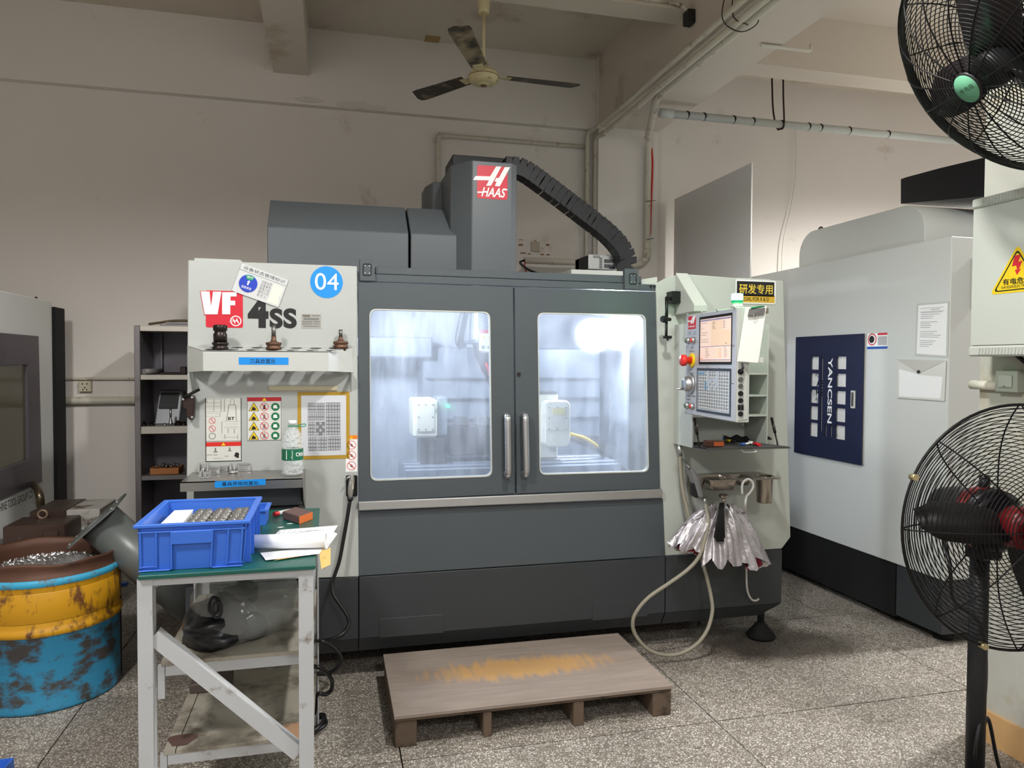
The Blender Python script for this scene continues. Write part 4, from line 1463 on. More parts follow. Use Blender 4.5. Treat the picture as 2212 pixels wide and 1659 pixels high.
# buttons, stop mushroom, jog wheel, screws
for x_, y_, mm in ((446, 835, m_grn), (500, 830, m_red), (434, 1538, m_grn), (489, 1548, m_red)):
    u, v = pf(x_, y_)
    bt_ = MB().lathe([(.0155, 0), (.0155, .012), (.012, .016), (.011, .016)], look(pfr(u, v, 0), pn), 18).build('push_button', m_steel, pd)
    MB().lathe([(.011, .012), (.011, .018), (0, .019)], look(pfr(u, v, 0), pn), 18).build('button_face', mat('button_green', (96, 116, 104), .4) if mm is m_grn else mat('button_red', (214, 70, 60), .4), bt_)
u, v = pf(480, 1048)
es = MB().lathe([(.034, 0), (.034, .006), (.03, .008), (.02, .008)], look(pfr(u, v, 0), pn), 24).build('stop_collar', m_yel, pd)
MB().lathe([(.017, .006), (.017, .03), (.026, .034), (.028, .05), (.024, .056), (0, .058)], look(pfr(u, v, 0), pn), 24).build('stop_button', mat('stop_red', (220, 52, 44), .35), es)
u, v = pf(466, 1304)
jw = MB().lathe([(.048, 0), (.048, .008), (.044, .011), (.038, .011), (.037, .026), (.033, .029), (.031, .034), (.029, .036), (0, .036)], look(pfr(u, v, 0), pn), 32).build('jog_wheel', m_steel, pd)
q = pfr(u - .012, v - .024, .034)
MB().cyl(q, q + pn * .034, .0055, n=10).build('crank_knob', m_steel, jw)
for x_, y_ in ((427, 552), (582, 525), (752, 502), (938, 474), (928, 884), (919, 1290), (418, 906), (405, 1614), (558, 1640), (650, 1124), (770, 1128)):
    u, v = pf(x_, y_)
    MB().lathe([(.0055, 0), (.005, .003), (0, .004)], look(pfr(u, v, 0), pn), 10).build('screw', m_steel, pd)
tx = MB()
for (x0, y0, x1, y1) in ((442, 740, 462, 750), (498, 736, 520, 746), (432, 760, 470, 768), (488, 758, 524, 766), (462, 905, 492, 914), (445, 946, 505, 954), (462, 1142, 482, 1150), (450, 1184, 495, 1192), (426, 1428, 458, 1438), (478, 1432, 512, 1442), (420, 1468, 456, 1474)):
    pbox(tx, x0, y0, x1, y1, 0, .0006)
tx.build('legends', m_gprint, pd)
# side of the pendant with sockets
yN = pB.y - .0
nrm = pu


def sfr(px, py, w=0):
    """point on the near narrow side of the pendant"""
    d = fwd + (px - IW / 2) / F_PX * rgt - (py - IH / 2) / F_PX * upv
    p = EYE + d * ((pB - EYE).dot(V((pu.x, pu.y, 0))) / d.dot(V((pu.x, pu.y, 0))))
    return p + pu * w


sd = MB().prism([sfr(1594, 786), sfr(1614, 786), sfr(1613, 905), sfr(1594, 908)], pu * .003).build('socket_plate', m_white2, pd)
for py_, rr, mm in ((803, .012, m_blk2), (820, .010, m_dsteel), (834, .010, m_dsteel), (850, .0105, m_blk2), (865, .0105, m_blk2), (894, .0105, m_blk2)):
    p = sfr(1598.5, py_, .003)
    MB().cyl(p, p + pu * .006, rr, n=16).build('socket', mm, sd)
for px_ in (1595.5, 1602):
    p = sfr(px_, 880, .003)
    MB().prism([p + V((-.005, 0, -.011)), p + V((.005, 0, -.011)), p + V((.005, 0, .011)), p + V((-.005, 0, .011))], pu * .005).build('usb_socket', m_blk2, sd)
p = sfr(1599, 806, .006)
MB().tube(bez([sfr(1602, 786, .01), sfr(1600, 794, .02), sfr(1597, 803, .015)]), .005, 8).build('short_cable', m_black, pd)
# beacon on the pendant
c = pfr(PL - .06, HP, -.03)
bc = MB().lathe([(.025, 0), (.025, .010), (.021, .014), (.021, .026)], M4.Translation(c), 24).build('beacon_base', m_white2, pd)
MB().lathe([(.022, .026), (.0235, .030), (.0235, .056), (.021, .06), (0, .061)], M4.Translation(c), 24).build('beacon_lens', mat('beacon_green', (90, 255, 170), .3, var=0, emit=9), bc)
MB().lathe([(.0242, .022), (.0242, .032)], M4.Translation(c), 24, True, False).build('beacon_collar', mat('beacon_green_dark', (30, 150, 96), .4, var=0, emit=.4), bc)
gl_ = bpy.data.lights.new('beacon_light', 'POINT')
gl_.energy, gl_.color, gl_.shadow_soft_size = 1.5, (.2, 1, .45), .03
go = bpy.data.objects.new('beacon_light', gl_)
COL.objects.link(go)
go.location = c + V((0, 0, .105))

# clipboard hung on the pendant
cb = thing('clipboard', 'white clipboard with steel clip hanging beside the control screen', 'clipboard', sfr(1610, 784, .02))
pts = [sfr(1589, 781, .012), sfr(1630, 784, .03), sfr(1648, 662, .03), sfr(1607, 665, .012)]
nn = (pts[1] - pts[0]).cross(pts[3] - pts[0]).normalized()
if nn.y > 0:
    nn = -nn
MB().prism(pts, nn * .004).build('board', mat('board_white', (226, 228, 220), .4, var=.02), cb, .001)
pts2 = [sfr(1609, 684, .022), sfr(1640, 681, .033), sfr(1643, 667, .034), sfr(1613, 668, .022)]
MB().prism(pts2, nn * .008).build('clip', m_dsteel, cb, .001)
MB().tube([sfr(1614, 667, .034), sfr(1640, 663, .044)], .004, 8).build('clip_bar', m_grn, cb)
q = sfr(1622, 684, .036)
MB().tube([q + V((.008 * math.cos(t), 0, .008 * math.sin(t))) for t in [2 * PI * i / 14 for i in range(14)]], .0012, 6, True).build('ring', m_steel, cb)
# card pocket below the clipboard
MB().prism([sfr(1632, 783, .01), sfr(1642, 784, .014), sfr(1643, 773, .014), sfr(1633, 772, .01)], nn * .02).build('pocket', m_white2, cb)

# black phone holder arm on the wing
m_bra = mat('satin_black', (26, 30, 28), .4, .3)
ph = thing('phone_arm', 'black jointed phone arm clamped to the white wing panel', 'holder arm', U('y', YF, 1455, 690))
p = U('y', YF - .03, 1458, 643)
MB().box(p.x - .032, p.x + .032, YF - .06, YF + .002, p.z - .03, p.z + .03).build('mount_block', m_bra, ph, .002)
MB().cyl((p.x, YF - .03, p.z + .03), (p.x, YF - .03, p.z + .042), .006, n=10).build('bolt', m_steel, ph)
j0, j1, j2 = U('y', YF - .07, 1440, 644), U('y', YF - .08, 1440, 690), U('y', YF - .08, 1439, 728)
MB().cyl(j0 + V((.03, .02, .0)), j0, .010, n=12).build('joint', m_bra, ph)
MB().cyl(j0, j1, .009, .007, n=12).build('arm_segment', m_bra, ph)
MB().cyl(j1, j2, .006, .007, n=12).build('arm_segment', m_bra, ph)
MB().lathe([(.0, -.012), (.016, -.012), (.018, 0), (.016, .012), (0, .012)], look(j1 + V((-.02, -.01, 0)), (1, .2, 0)), 8, False).cyl(j1 + V((-.015, -.01, 0)), j1 + V((.02, 0, 0)), .009, n=12).build('knob', m_bra, ph)
MB().box(j2.x - .012, j2.x + .028, j2.y - .01, j2.y + .012, j2.z - .008, j2.z + .006).cyl(j2 + V((.008, 0, -.018)), j2 + V((.008, 0, 0)), .006, n=8).build('clamp', m_bra, ph, .002)

# R&D sign
c7 = cfp(1400, 570, 5.026, YF + .003)
sg = thing('notice_sign', 'black and gold plate sign on the white wing beside the beacon', 'sign', U('y', YF, 1633, 631))
a = tbox(c7, 948, 185, 1385, 428)
MB().plate(rrect(*a, .008), [], fY(YF + .003), 0, .002).build('sign_back', m_wprint, sg)
a = tbox(c7, 960, 200, 1368, 346)
MB().plate(R4(*a), [], fY(YF + .003), .002, .0026).build('black_field', m_kprint, sg)
a = tbox(c7, 960, 347, 1372, 415)
MB().plate(R4(*a), [], fY(YF + .003), .002, .0026).build('gold_field', mat('gold_field', (206, 166, 50), .4, var=.02), sg)
MB().text('研发专用', tbox(c7, 985, 228, 1350, 322), fY(YF + .003), .003, .012).build('lettering', mat('gold_letter', (226, 196, 70), .4, var=0), sg)
MB().text('SPECIAL FOR R & D', tbox(c7, 985, 366, 1308, 398), fY(YF + .003), .003, .012).build('lettering', m_kprint, sg)
# screw heads of the wing
for x_, y_ in ((323, 712), (358, 710), (338, 795), (341, 831)):
    x, z = c7(x_, y_)
    MB().cyl((x, YF + .005, z), (x, YF - .004, z), .005, n=10).build('screw', m_dsteel, vf)

# ---- things on the flap
def zf(px, py):
    return U('z', fz + .003, px, py)


p = zf(1551, 966)
wb_ = thing('work_block', 'brown wooden block with orange end on the fold-down flap', 'block', p)
MB().box(p.x - .055, p.x + .03, p.y, p.y + .045, fz + .004, fz + .034).build('block_body', mat('dark_block', (78, 46, 34), .7, var=.1), wb_, .002)
MB().box(p.x - .022, p.x + .031, p.y - .001, p.y + .03, fz + .008, fz + .028).build('block_face', mat('orange_block', (190, 92, 46), .7, var=.1), wb_)


def pen(label, p0, p1, r, m, cap, mc):
    a, b = zf(*p0), zf(*p1)
    a.z = b.z = fz + .004 + r
    t = thing('marker_pen', label, 'pen', a.lerp(b, .5) - V((0, 0, r)))
    MB().cyl(a, a.lerp(b, cap), r, n=10).build('cap', mc, t)
    MB().cyl(a.lerp(b, cap), b, r * .9, n=10).build('barrel', m, t)
    return t


pen('white marker with blue cap lying on the fold-down flap', (1600, 963), (1622, 960), .0055, m_wprint, .4, mat('pen_blue', (50, 110, 200), .4))
pen('white marker with red cap at the right of the flap', (1641, 965), (1618, 959), .008, m_wprint, .55, mat('pen_red', (206, 36, 40), .4))
pen('yellow handled screwdriver behind the block on the flap', (1588, 958), (1568, 954), .007, m_yel, .4, m_black)
pen('blue capped grey pen at the back of the flap', (1560, 950), (1590, 948), .006, m_gprint, .35, mat('pen_blue', (50, 110, 200), .4))
q = zf(1610, 953)
cl = MB()
n = 9
vs = [(q.x - .08 + .26 * i / (n - 1), q.y + .035 + .10 * j / 3, fz + .004 + (.022 * abs(math.sin(i * 1.9 + j)) + .004) * (1 if 0 < j < 3 else .3)) for j in range(4) for i in range(n)]
cl.add(vs + [(v[0], v[1], fz + .0035) for v in vs], [(j * n + i, j * n + i + 1, (j + 1) * n + i + 1, (j + 1) * n + i) for j in range(3) for i in range(n - 1)] + [(36 + j * n + i, 36 + (j + 1) * n + i, 36 + (j + 1) * n + i + 1, 36 + j * n + i + 1) for j in range(3) for i in range(n - 1)] + [(i, i + 1, 36 + i + 1, 36 + i) for i in range(n - 1)], True)
tag(cl.build('cloth', mat('black_cloth', (22, 22, 24), .9)), 'crumpled black cloth at the back of the fold-down flap', 'cloth')

# ---- stainless cup rack
m_cup = mat('cup_steel', (168, 160, 150), .22, 1.0, var=.06, scale=16)
zr = U('y', 3.28, 1600, 1032).z
cr_ = thing('cup_rack', 'stainless rack with two pans and a tall cup on the wing panel', 'rack', (2.0, YF, zr - .1))
xa_, xb_ = U('y', 3.3, 1517, 1030).x, U('y', 3.25, 1683, 1030).x


def hole_rect(px0, px1, y0=3.24, y1=3.4):
    return [U('y', 3.3, px0, 1030).x, y0, U('y', 3.3, px1, 1030).x, y1]


h1, h2 = hole_rect(1521, 1582), hole_rect(1590, 1620, 3.27, 3.38)
cxc = U('y', 3.28, 1654, 1030).x
fz_ = lambda u, v, w=0: V((u, v, zr + w))
MB().plate(rrect(xa_, 3.22, xb_, YF, .02), [rrect(*h1, .02), rrect(*h2, .02), circ(cxc, 3.29, .044, 28)], fz_, -.004, .002).build('rack_plate', m_cup, cr_)


def pan(h, dep, nm):
    o, i_ = rrect(*h, .02), rrect(h[0] + .012, h[1] + .012, h[2] - .012, h[3] - .012, .018)
    n = len(o)
    MB().add([(*p, zr) for p in o] + [(*p, zr - dep) for p in i_], [(k, (k + 1) % n, n + (k + 1) % n, n + k) for k in range(n)] + [tuple(range(2 * n - 1, n - 1, -1))], True).build(nm, m_cup, cr_)


pan(h1, .055, 'pan')
pan(h2, .04, 'pan')
zcb = U('y', 3.245, 1654, 1089).z
MB().lathe([(.0, zcb), (.036, zcb), (.038, zcb + .005), (.043, zr), (.048, zr + .004), (.043, zr + .005), (.036, zcb + .008), (0, zcb + .006)], M4.Translation((cxc, 3.29, 0)), 28).build('cup', m_cup, cr_)
MB().prism([(xa_ - .002, YF, zr), (xa_ - .002, 3.26, zr), (xa_ - .002, 3.3, zr - .05), (xa_ - .002, YF, zr - .09)], (.004, 0, 0)).build('rack_side', m_cup, cr_)

# ---- coolant gun with hose loop
m_hose = mat('hose_grey', (150, 144, 128), .45, var=.08, scale=30)
cg = thing('coolant_gun', 'grey coolant wash gun with long grey hose looped down to the floor', 'spray gun', U('y', YF, 1505, 1040))
yg = YF - .17
MB().tube(bez([U('y', YF - .05, 1472, 991), U('y', yg + .03, 1482, 1002), U('y', yg, 1490, 1012)]), .006, 8).build('nozzle', m_dsteel, cg)
MB().prism([U('y', yg, *p) for p in ((1486, 1008), (1497, 1011), (1512, 1030), (1521, 1072), (1516, 1078), (1507, 1074), (1497, 1040))], (0, .04, 0)).build('gun_body', mat('gun_body_grey', (116, 116, 116), .45), cg, .006, 2)
MB().prism([U('y', yg + .005, *p) for p in ((1494, 1044), (1502, 1042), (1510, 1075), (1506, 1077), (1496, 1070))], (0, .03, 0)).build('trigger', m_black, cg, .003)
MB().cyl(U('y', yg + .02, 1521, 1075), U('y', yg + .02, 1524, 1090), .009, n=12).build('fitting', m_steel, cg)
hp = [(1469, 966, .05), (1470, 1000, .05), (1474, 1050, .05), (1483, 1096, .06), (1496, 1145, .08), (1512, 1195, .10), (1526, 1245, .12), (1537, 1295, .14), (1538, 1325, .15), (1527, 1362, .16), (1504, 1392, .16), (1468, 1412, .15), (1430, 1414, .14), (1396, 1400, .14), (1372, 1370, .14), (1367, 1342, .15), (1378, 1316, .16), (1404, 1288, .17), (1448, 1258, .18), (1486, 1230, .19), (1510, 1202, .2), (1524, 1160, .2), (1530, 1125, .19), (1527, 1105, .17), (1524, 1088, .15)]
MB().tube(bez([U('y', YF - w, x, y) for x, y, w in hp], 8), .0095, 10).build('hose', m_hose, cg)
MB().cyl(U('y', YF - .05, 1468.5, 960), U('y', YF - .05, 1469.5, 985), .011, n=12).build('hose_fitting', m_steel, cg)

# ---- half folded silver umbrella with a wire rod behind it
yu = YF - .14
top = U('y', yu, 1560, 1088)
um = thing('umbrella', 'half folded silver umbrella hanging below the cup rack', 'umbrella', U('y', yu, 1555, 1215))
NS, NT = 144, 14
wL = top.x - U('y', yu, 1443, 1130).x
wR = U('y', yu, 1660, 1200).x - top.x
zL, zR, zM = U('y', yu, 1450, 1178).z, U('y', yu, 1650, 1214).z, U('y', yu, 1560, 1222).z


def canopy(scale, k0=0):
    vs = []
    rr = random.Random(5)
    ph_ = [rr.uniform(-.5, .5) for _ in range(20)]
    for k in range(k0, NT + 1):
        s = k / NT
        for i in range(NS):
            a = 2 * PI * i / NS
            cxs = math.cos(a)
            w = (wR if cxs > 0 else wL)
            fold = math.sin(a * 17 + ph_[int(a * 3) % 20] * .9) * .5 + .5
            fold = abs(2 * fold - 1) ** .8
            rad = (.20 + .80 * s ** .75) * (1 - .34 * (1 - fold) * min(1, s * 1.4)) * scale
            if s > .85:
                rad *= 1 + .04 * math.sin(a * 22)
            x = top.x + w * rad * cxs
            y = yu + .115 * rad * math.sin(a) + .012 * math.sin(a * 7 + s * 5)
            hem = zL + (zR - zL) * (cxs * .5 + .5)
            if abs(cxs) < .6:
                hem = hem * .5 + zM * .5
            hem -= .022 * math.cos(a * 17 + ph_[int(a * 3) % 20]) + .010 * math.sin(a * 23)
            zt_u = top.z - .02 + .016 * math.sin(a * 17)
            z = zt_u + (hem - zt_u) * (s ** 1.25) + .006 * math.sin(a * 17 + s * 9) * s
            vs.append((x, min(y, YF - .012), z))
    return vs, [(k * NS + i, k * NS + (i + 1) % NS, (k + 1) * NS + (i + 1) % NS, (k + 1) * NS + i) for k in range(NT - k0) for i in range(NS)]


MB().add(*canopy(1.0), smooth=True).build('canopy', mat('silver_cloth', (184, 179, 181), .38, .6, var=.05, scale=14, bump=.8, bscale=22), um)
MB().add(*canopy(.93, 7), smooth=True).build('lining', mat('maroon_lining', (120, 26, 44), .7), um)
fm = MB()
for k in range(7):
    a = U('y', yu - .10, 1546 + 2.6 * k, 1162 + 4 * (k % 3))
    b = U('y', yu - .06, 1556 + 1.1 * k, 1086)
    fm.cyl(b, a, .004, .011, n=8)
fm.build('folded_ribs', m_blk2, um)
MB().cyl(U('y', yu - .03, 1562, 1090), U('y', yu - .03, 1563, 1074), .008, n=10).lathe([(.0, 0), (.022, 0), (.024, .012), (.018, .018), (0, .018)], M4.Translation(U('y', yu - .03, 1563, 1075)), 12, False).build('ferrule', m_cup, um)
hk = [(1603, 1067, .10), (1603, 1050, .10), (1607, 1040, .10), (1616, 1035, .10), (1625, 1041, .10), (1627, 1052, .10), (1620, 1064, .10), (1612, 1074, .10), (1610, 1095, .10), (1611, 1130, .09), (1612, 1180, .08), (1612, 1225, .10), (1613, 1265, .10), (1617, 1284, .10), (1625, 1296, .10), (1634, 1297, .10), (1639, 1293, .10)]
rod = MB().tube(bez([U('y', YF - (.26 if i < 9 else .02 + .02 * (i > 11)), x, y) for i, (x, y, w) in enumerate(hk)], 6), .0055, 8).build('hook_rod', mat('white_rod', (206, 204, 198), .45))
tag(rod, 'long white hooked rod hanging from the stainless cup rack', 'hook')
# ------------------------------------------------------------------ left side: second machine, drum, chip chute, shelf unit
XL = -1.75
m_lm = mat('left_machine_white', (238, 240, 235), .45, var=.03, scale=3, dirt=(160, 152, 136), dscale=6, damt=.3)
lm = thing('machine_tool', 'pale machine tool at the left edge with dark framed window', 'milling machine', (XL - .7, 4.4, 0))
zt_l = U('x', XL, 60, 640).z
yE = U('x', XL, 112, 650).y
MB().box(XL - 1.4, XL, 3.2, yE, .25, zt_l).build('body', m_lm, lm, .006)
MB().box(XL - 1.35, XL - .03, 3.25, yE - .02, .0, .25).build('base', m_blk2, lm)
y0_, y1_l = U('x', XL, 115, 700).y, U('x', XL, 135, 700).y
MB().box(XL - 1.3, XL + .015, yE + .004, y1_l, 0, U('x', XL, 120, 664).z).build('rear_panel', m_blk2, lm, .004)
gl = lambda px, py: gx(px, py, XL)
fr_l = fX(XL, 1)
yb_l = gl(75, 726)[0]
zt1l, zb1l = gl(75, 726)[1], gl(83, 1042)[1]
wy = gl(50, 790)[0]
wz1_, wz0_ = gl(49, 788)[1], gl(53, 994)[1]
MB().plate([(3.7, zb1l), (gl(83, 1042)[0], zb1l), (yb_l, zt1l), (3.7, zt1l)], [[(3.85, wz0_), (gl(53, 994)[0], wz0_), (wy, wz1_), (3.85, wz1_)]], fr_l, 0, .022).build('window_frame', mat('frame_mauve', (92, 86, 92), .4, .2, var=.12, scale=9, dirt=(60, 50, 50), dscale=10, damt=.33), lm, .003)
MB().plate([(3.84, wz0_ - .01), (wy + .01, wz0_ - .01), (wy + .01, wz1_ + .01), (3.84, wz1_ + .01)], [], fr_l, .001, .008).build('window_pane', mat('dim_pane', (96, 92, 74), .12, var=.2, scale=5), lm)
MB().text('MACHINE TOOL GROUP CO', (gl(0, 1100)[0] - .10, gl(0, 1106)[1], gl(70, 1070)[0], gl(0, 1088)[1]), fr_l, .001).build('lettering', m_kprint, lm)
p = U('x', XL - .12, 78, 646)
p.z = zt_l
MB().tube([p + V((0, .02 * math.cos(t), .012 + .02 * math.sin(t))) for t in [2 * PI * i / 16 for i in range(16)]], .005, 8, True).build('lifting_eye', m_gun, lm)
MB().tube(bez([U('x', XL + .02, 72, 1046), U('x', XL + .07, 80, 1055), U('x', XL + .10, 86, 1072), U('x', XL + .10, 88, 1094)], 8), .022, 12).build('conduit', mat('conduit_bronze', (120, 108, 88), .3, .8, var=.3, scale=60), lm)

# rusty pump housing behind the drum
m_brn = mat('oily_brown', (74, 56, 48), .4, .2, var=.15, scale=8, dirt=(120, 112, 106), dscale=26, damt=.3)
pb = thing('pump_box', 'oily brown stepped pump housing behind the drum', 'pump', (-1.5, 4.5, 0))
a, b = U('y', 4.25, 5, 1136), U('y', 4.25, 141, 1136)
MB().box(a.x, b.x, 4.25, 4.5, 0, U('y', 4.25, 60, 1136).z).build('lower_housing', m_brn, pb, .006)
a2, b2 = U('y', 4.5, 63, 1104), U('y', 4.5, 142, 1104)
MB().box(a2.x, b2.x, 4.501, 4.86, 0, U('y', 4.5, 100, 1104).z).build('upper_housing', m_brn, pb, .006)
a3 = U('y', 4.6, 197, 1100)
MB().box(b2.x + .002, b2.x + .17, 4.5, 4.82, 0, U('y', 4.5, 150, 1102).z).build('side_plate', mat('chipped_white', (190, 186, 178), .5, var=.05, dirt=(84, 62, 50), dscale=7, damt=.42), pb, .004)
p = U('y', 4.44, 92, 1111)
MB().tube([p + V((.022 * math.cos(t), 0, .022 * math.sin(t))) for t in [2 * PI * i / 18 for i in range(18)]], .007, 8, True).build('eye_bolt', mat('eye_tan', (150, 128, 108), .5, .5), pb)
MB().hexa([(b.x - .14, 4.22, .3), (b.x - .02, 4.22, .3), (b.x - .02, 4.3, .3), (b.x - .14, 4.3, .3), (b.x - .10, 4.24, p.z - .05), (b.x - .03, 4.24, p.z - .05), (b.x - .03, 4.3, p.z - .05), (b.x - .10, 4.3, p.z - .05)]).build('cover_wedge', m_brn, pb, .004)

# ---- drum
DX, DY, DR = -1.255, 3.715, .288
m_rustd = mat('drum_rust', (92, 62, 48), .55, .25, var=.2, scale=9, dirt=(60, 44, 38), dscale=6, damt=.4)
m_yeld = mat('drum_yellow', (206, 150, 26), .45, var=.08, scale=5, dirt=(104, 66, 34), dscale=11, damt=.43, dstretch=(1.6, 1.6, .8))
m_cyan = mat('drum_blue', (50, 134, 172), .5, var=.1, scale=6, dirt=(70, 66, 62), dscale=8, damt=.48, dstretch=(1, 1, 1.6))
dr_ = thing('oil_drum', 'battered yellow and blue steel drum filled with metal chips', 'drum', (DX, DY, 0))
MD = M4.Translation((DX, DY, 0))
MB().lathe([(DR - .012, .0), (DR, .004), (DR + .004, .012), (DR, .022), (DR, .322), (DR + .006, .332)], MD, 64, True, False).build('lower_band', m_cyan, dr_)
MB().lathe([(DR + .006, .332), (DR + .011, .340), (DR + .011, .352), (DR + .004, .362), (DR, .372), (DR, .535), (DR + .004, .543)], MD, 64, True, False).build('upper_band', m_yeld, dr_)
MB().lathe([(DR + .004, .543), (DR + .009, .550), (DR + .010, .562), (DR + .004, .575), (DR - .012, .575)], MD, 64, True, False).build('blue_hoop', mat('drum_cyan', (64, 170, 208), .45, var=.1, dirt=(110, 90, 74), dscale=14, damt=.42), dr_)


def dented(prof, name, m):
    n = 64
    vs = []
    for k, (r, z) in enumerate(prof):
        for i in range(n):
            a = 2 * PI * i / n
            w = max(0, (z - .58)) * 9
            dz = .007 * math.sin(3 * a + 1) * w + .008 * math.sin(7 * a) * w
            dent = -.03 * math.exp(-((a - 4.9) / .35) ** 2) * min(1, w)
            vs.append((DX + (r + dent) * math.cos(a), DY + (r + dent) * math.sin(a), z + dz))
    MB().add(vs, [(k * n + i, k * n + (i + 1) % n, (k + 1) * n + (i + 1) % n, (k + 1) * n + i) for k in range(len(prof) - 1) for i in range(n)], True).build(name, m, dr_)


dented([(DR + .004, .575), (DR - .004, .585), (DR - .006, .615), (DR + .004, .628), (DR + .002, .638), (DR - .012, .632), (DR - .016, .60), (DR - .018, .50), (DR - .012, .48), (DR - .02, .46), (DR - .02, .3)], 'rim', m_rustd)
MB().lathe([(DR + .001, .39), (DR + .0035, .394), (DR + .0035, .515), (DR + .001, .519)], MD, 64, True, False).build('seam_band', m_yeld, dr_)
m_chip = mat('metal_chips', (150, 148, 146), .35, .7, var=.35, scale=140, bump=1.0, bscale=160)
hv = []
n = 40
cv = [(DX, DY, .59)]
rings_ = 9
for k in range(1, rings_ + 1):
    for i in range(n):
        a = 2 * PI * i / n
        r = (DR - .021) * k / rings_
        z = .545 + .045 * math.cos(r / DR * 1.7) + RND.uniform(-.008, .008) + .05 * math.exp(-((r * math.cos(a) - .14) ** 2 + (r * math.sin(a) + .06) ** 2) / .006)
        cv.append((DX + r * math.cos(a), DY + r * math.sin(a), z))
cf_ = [(0, 1 + i, 1 + (i + 1) % n) for i in range(n)]
for k in range(rings_ - 1):
    cf_ += [(1 + k * n + i, 1 + (k + 1) * n + i, 1 + (k + 1) * n + (i + 1) % n, 1 + k * n + (i + 1) % n) for i in range(n)]
hp_ = MB().add(cv, cf_).build('chip_heap', m_chip, dr_)
hp_['kind'] = 'stuff'
sw = MB()
for k in range(700):
    a, r = RND.uniform(0, 2 * PI), DR * .92 * math.sqrt(RND.random())
    x, y = DX + r * math.cos(a), DY + r * math.sin(a)
    z = .57 + .045 * math.cos(r / DR * 1.7) + .05 * math.exp(-((r * math.cos(a) - .14) ** 2 + (r * math.sin(a) + .06) ** 2) / .006) - .02
    s = RND.uniform(.004, .011)
    d1 = V((RND.uniform(-1, 1), RND.uniform(-1, 1), RND.uniform(-.3, 1))).normalized() * s
    d2 = d1.orthogonal().normalized() * s * .3
    c = V((x, y, z + .006))
    sw.add([c - d1, c + d2, c + d1 + V((0, 0, s * .4)), c - d2], [(0, 1, 2, 3)])
so = sw.build('swarf', m_alu, dr_)
so['kind'] = 'stuff'

# ---- chip auger chute of the machining centre
m_chute = mat('chute_grey', (104, 108, 106), .35, .2, var=.06, scale=5)
cA, cB = V((-.63, 3.80, .29)), V((-1.055, 3.74, .76))
ax = (cB - cA).normalized()
ct = thing('chip_chute', 'thick grey chip chute tube with square flange leaning over the drum', 'chute', (-.8, 3.75, 0))
MB().lathe([(.097, 0), (.097, (cB - cA).length), (.090, (cB - cA).length), (.090, 0), (.097, 0)], look(cA, ax), 36).build('tube', m_chute, ct)
Mf = look(cB, ax, (0, 1, 0))
MB().plate(rrect(-.13, -.14, .13, .14, .01), [circ(0, 0, .088, 28)], fM(Mf), -.006, .004).build('flange', m_chute, ct)
for sx in (-1, 0, 1):
    for sy in (-1, 1):
        MB().cyl(Mf @ V((sy * .115, sx * .12, .004)), Mf @ V((sy * .115, sx * .12, .008)), .007, n=10).build('bolt', m_steel, ct)
q = U('y', 3.78, 242, 1300)
MB().box(q.x - .035, q.x + .03, 3.76, 3.82, 0, .60).build('support_leg', m_blk2, ct)
p = U('z', 0, 254, 1267)
tag(MB().hexa([(p.x - .06, p.y - .02, 0.001), (p.x + .06, p.y, 0.001), (p.x + .06, p.y + .05, 0.001), (p.x - .06, p.y + .03, 0.001), (p.x - .06, p.y - .02, .02), (p.x + .05, p.y, .02), (p.x + .05, p.y + .045, .02), (p.x - .055, p.y + .03, .02)]).build('blue_tray', mat('blue_plastic_dark', (36, 96, 176), .4), None, .002), 'small flat blue plastic tray on the dark floor behind the drum', 'tray')
p = U('z', .0, 8, 1662)
bl_ = thing('blue_bin', 'blue plastic bin lip at the bottom left corner of the picture', 'bin', (p.x - .05, p.y - .2, 0))
MB().box(p.x - .4, p.x + .03, p.y - .35, p.y + .01, 0, .006).build('bin_floor', mat('crate_blue', (58, 110, 208), .38, var=.04), bl_)
for bx_ in ((p.x + .022, p.x + .03, p.y - .35, p.y + .01), (p.x - .4, p.x + .022, p.y + .002, p.y + .01)):
    MB().box(*bx_, .006, .035).build('bin_wall', mat('crate_blue', (58, 110, 208), .38), bl_)

# ---- steel shelf unit against the wall
YS = 5.0
sx0 = U('y', YS, 290, 800).x
sx1 = sx0 + .57
zs1 = U('y', YS, 300, 703).z
m_shf = mat('shelf_steel', (128, 124, 124), .4, .6, var=.12, scale=6, dirt=(90, 80, 74), dscale=5, damt=.36)
m_shd = mat('shelf_dark', (104, 100, 106), .5, .4, var=.1)
m_edge = mat('shelf_edge', (188, 182, 172), .4, .5, var=.1, scale=14)
su_ = thing('shelf_unit', 'grey steel shelf unit with dark inside, left of the machining centre', 'shelf', (sx0 + .37, YS + .17, 0))
w_ = U('y', YS, 303, 800).x - sx0
MB().box(sx0, sx0 + w_, YS, YS + .36, 0, zs1).build('side_panel', m_shf, su_, .003)
MB().box(sx1 - w_, sx1, YS, YS + .36, 0, zs1).build('side_panel', m_shf, su_, .003)
MB().box(sx0 + w_, sx1 - w_, YS + .34, YS + .36, 0, zs1 - .01).build('back_panel', m_shd, su_)
MB().box(sx0 + w_, sx1 - w_, YS, YS + .34, zs1 - .035, zs1).build('top_board', m_edge, su_, .002)
shz = []
for (pt, pb_) in ((809.5, 820.5), (921, 937), (1027, 1037)):
    za, zb_ = U('y', YS, 350, pt).z, U('y', YS, 350, pb_).z
    shz.append(za)
    MB().box(sx0 + w_, sx1 - w_, YS + .002, YS + .34, zb_, za).build('board', m_edge if pt < 1000 else m_shf, su_, .002)
MB().box(sx0 + .09, sx0 + .10, YS + .30, YS + .33, shz[0], zs1 - .035).build('upright', m_shd, su_)


def sxp(px):
    return U('y', YS + .06, px, 800).x


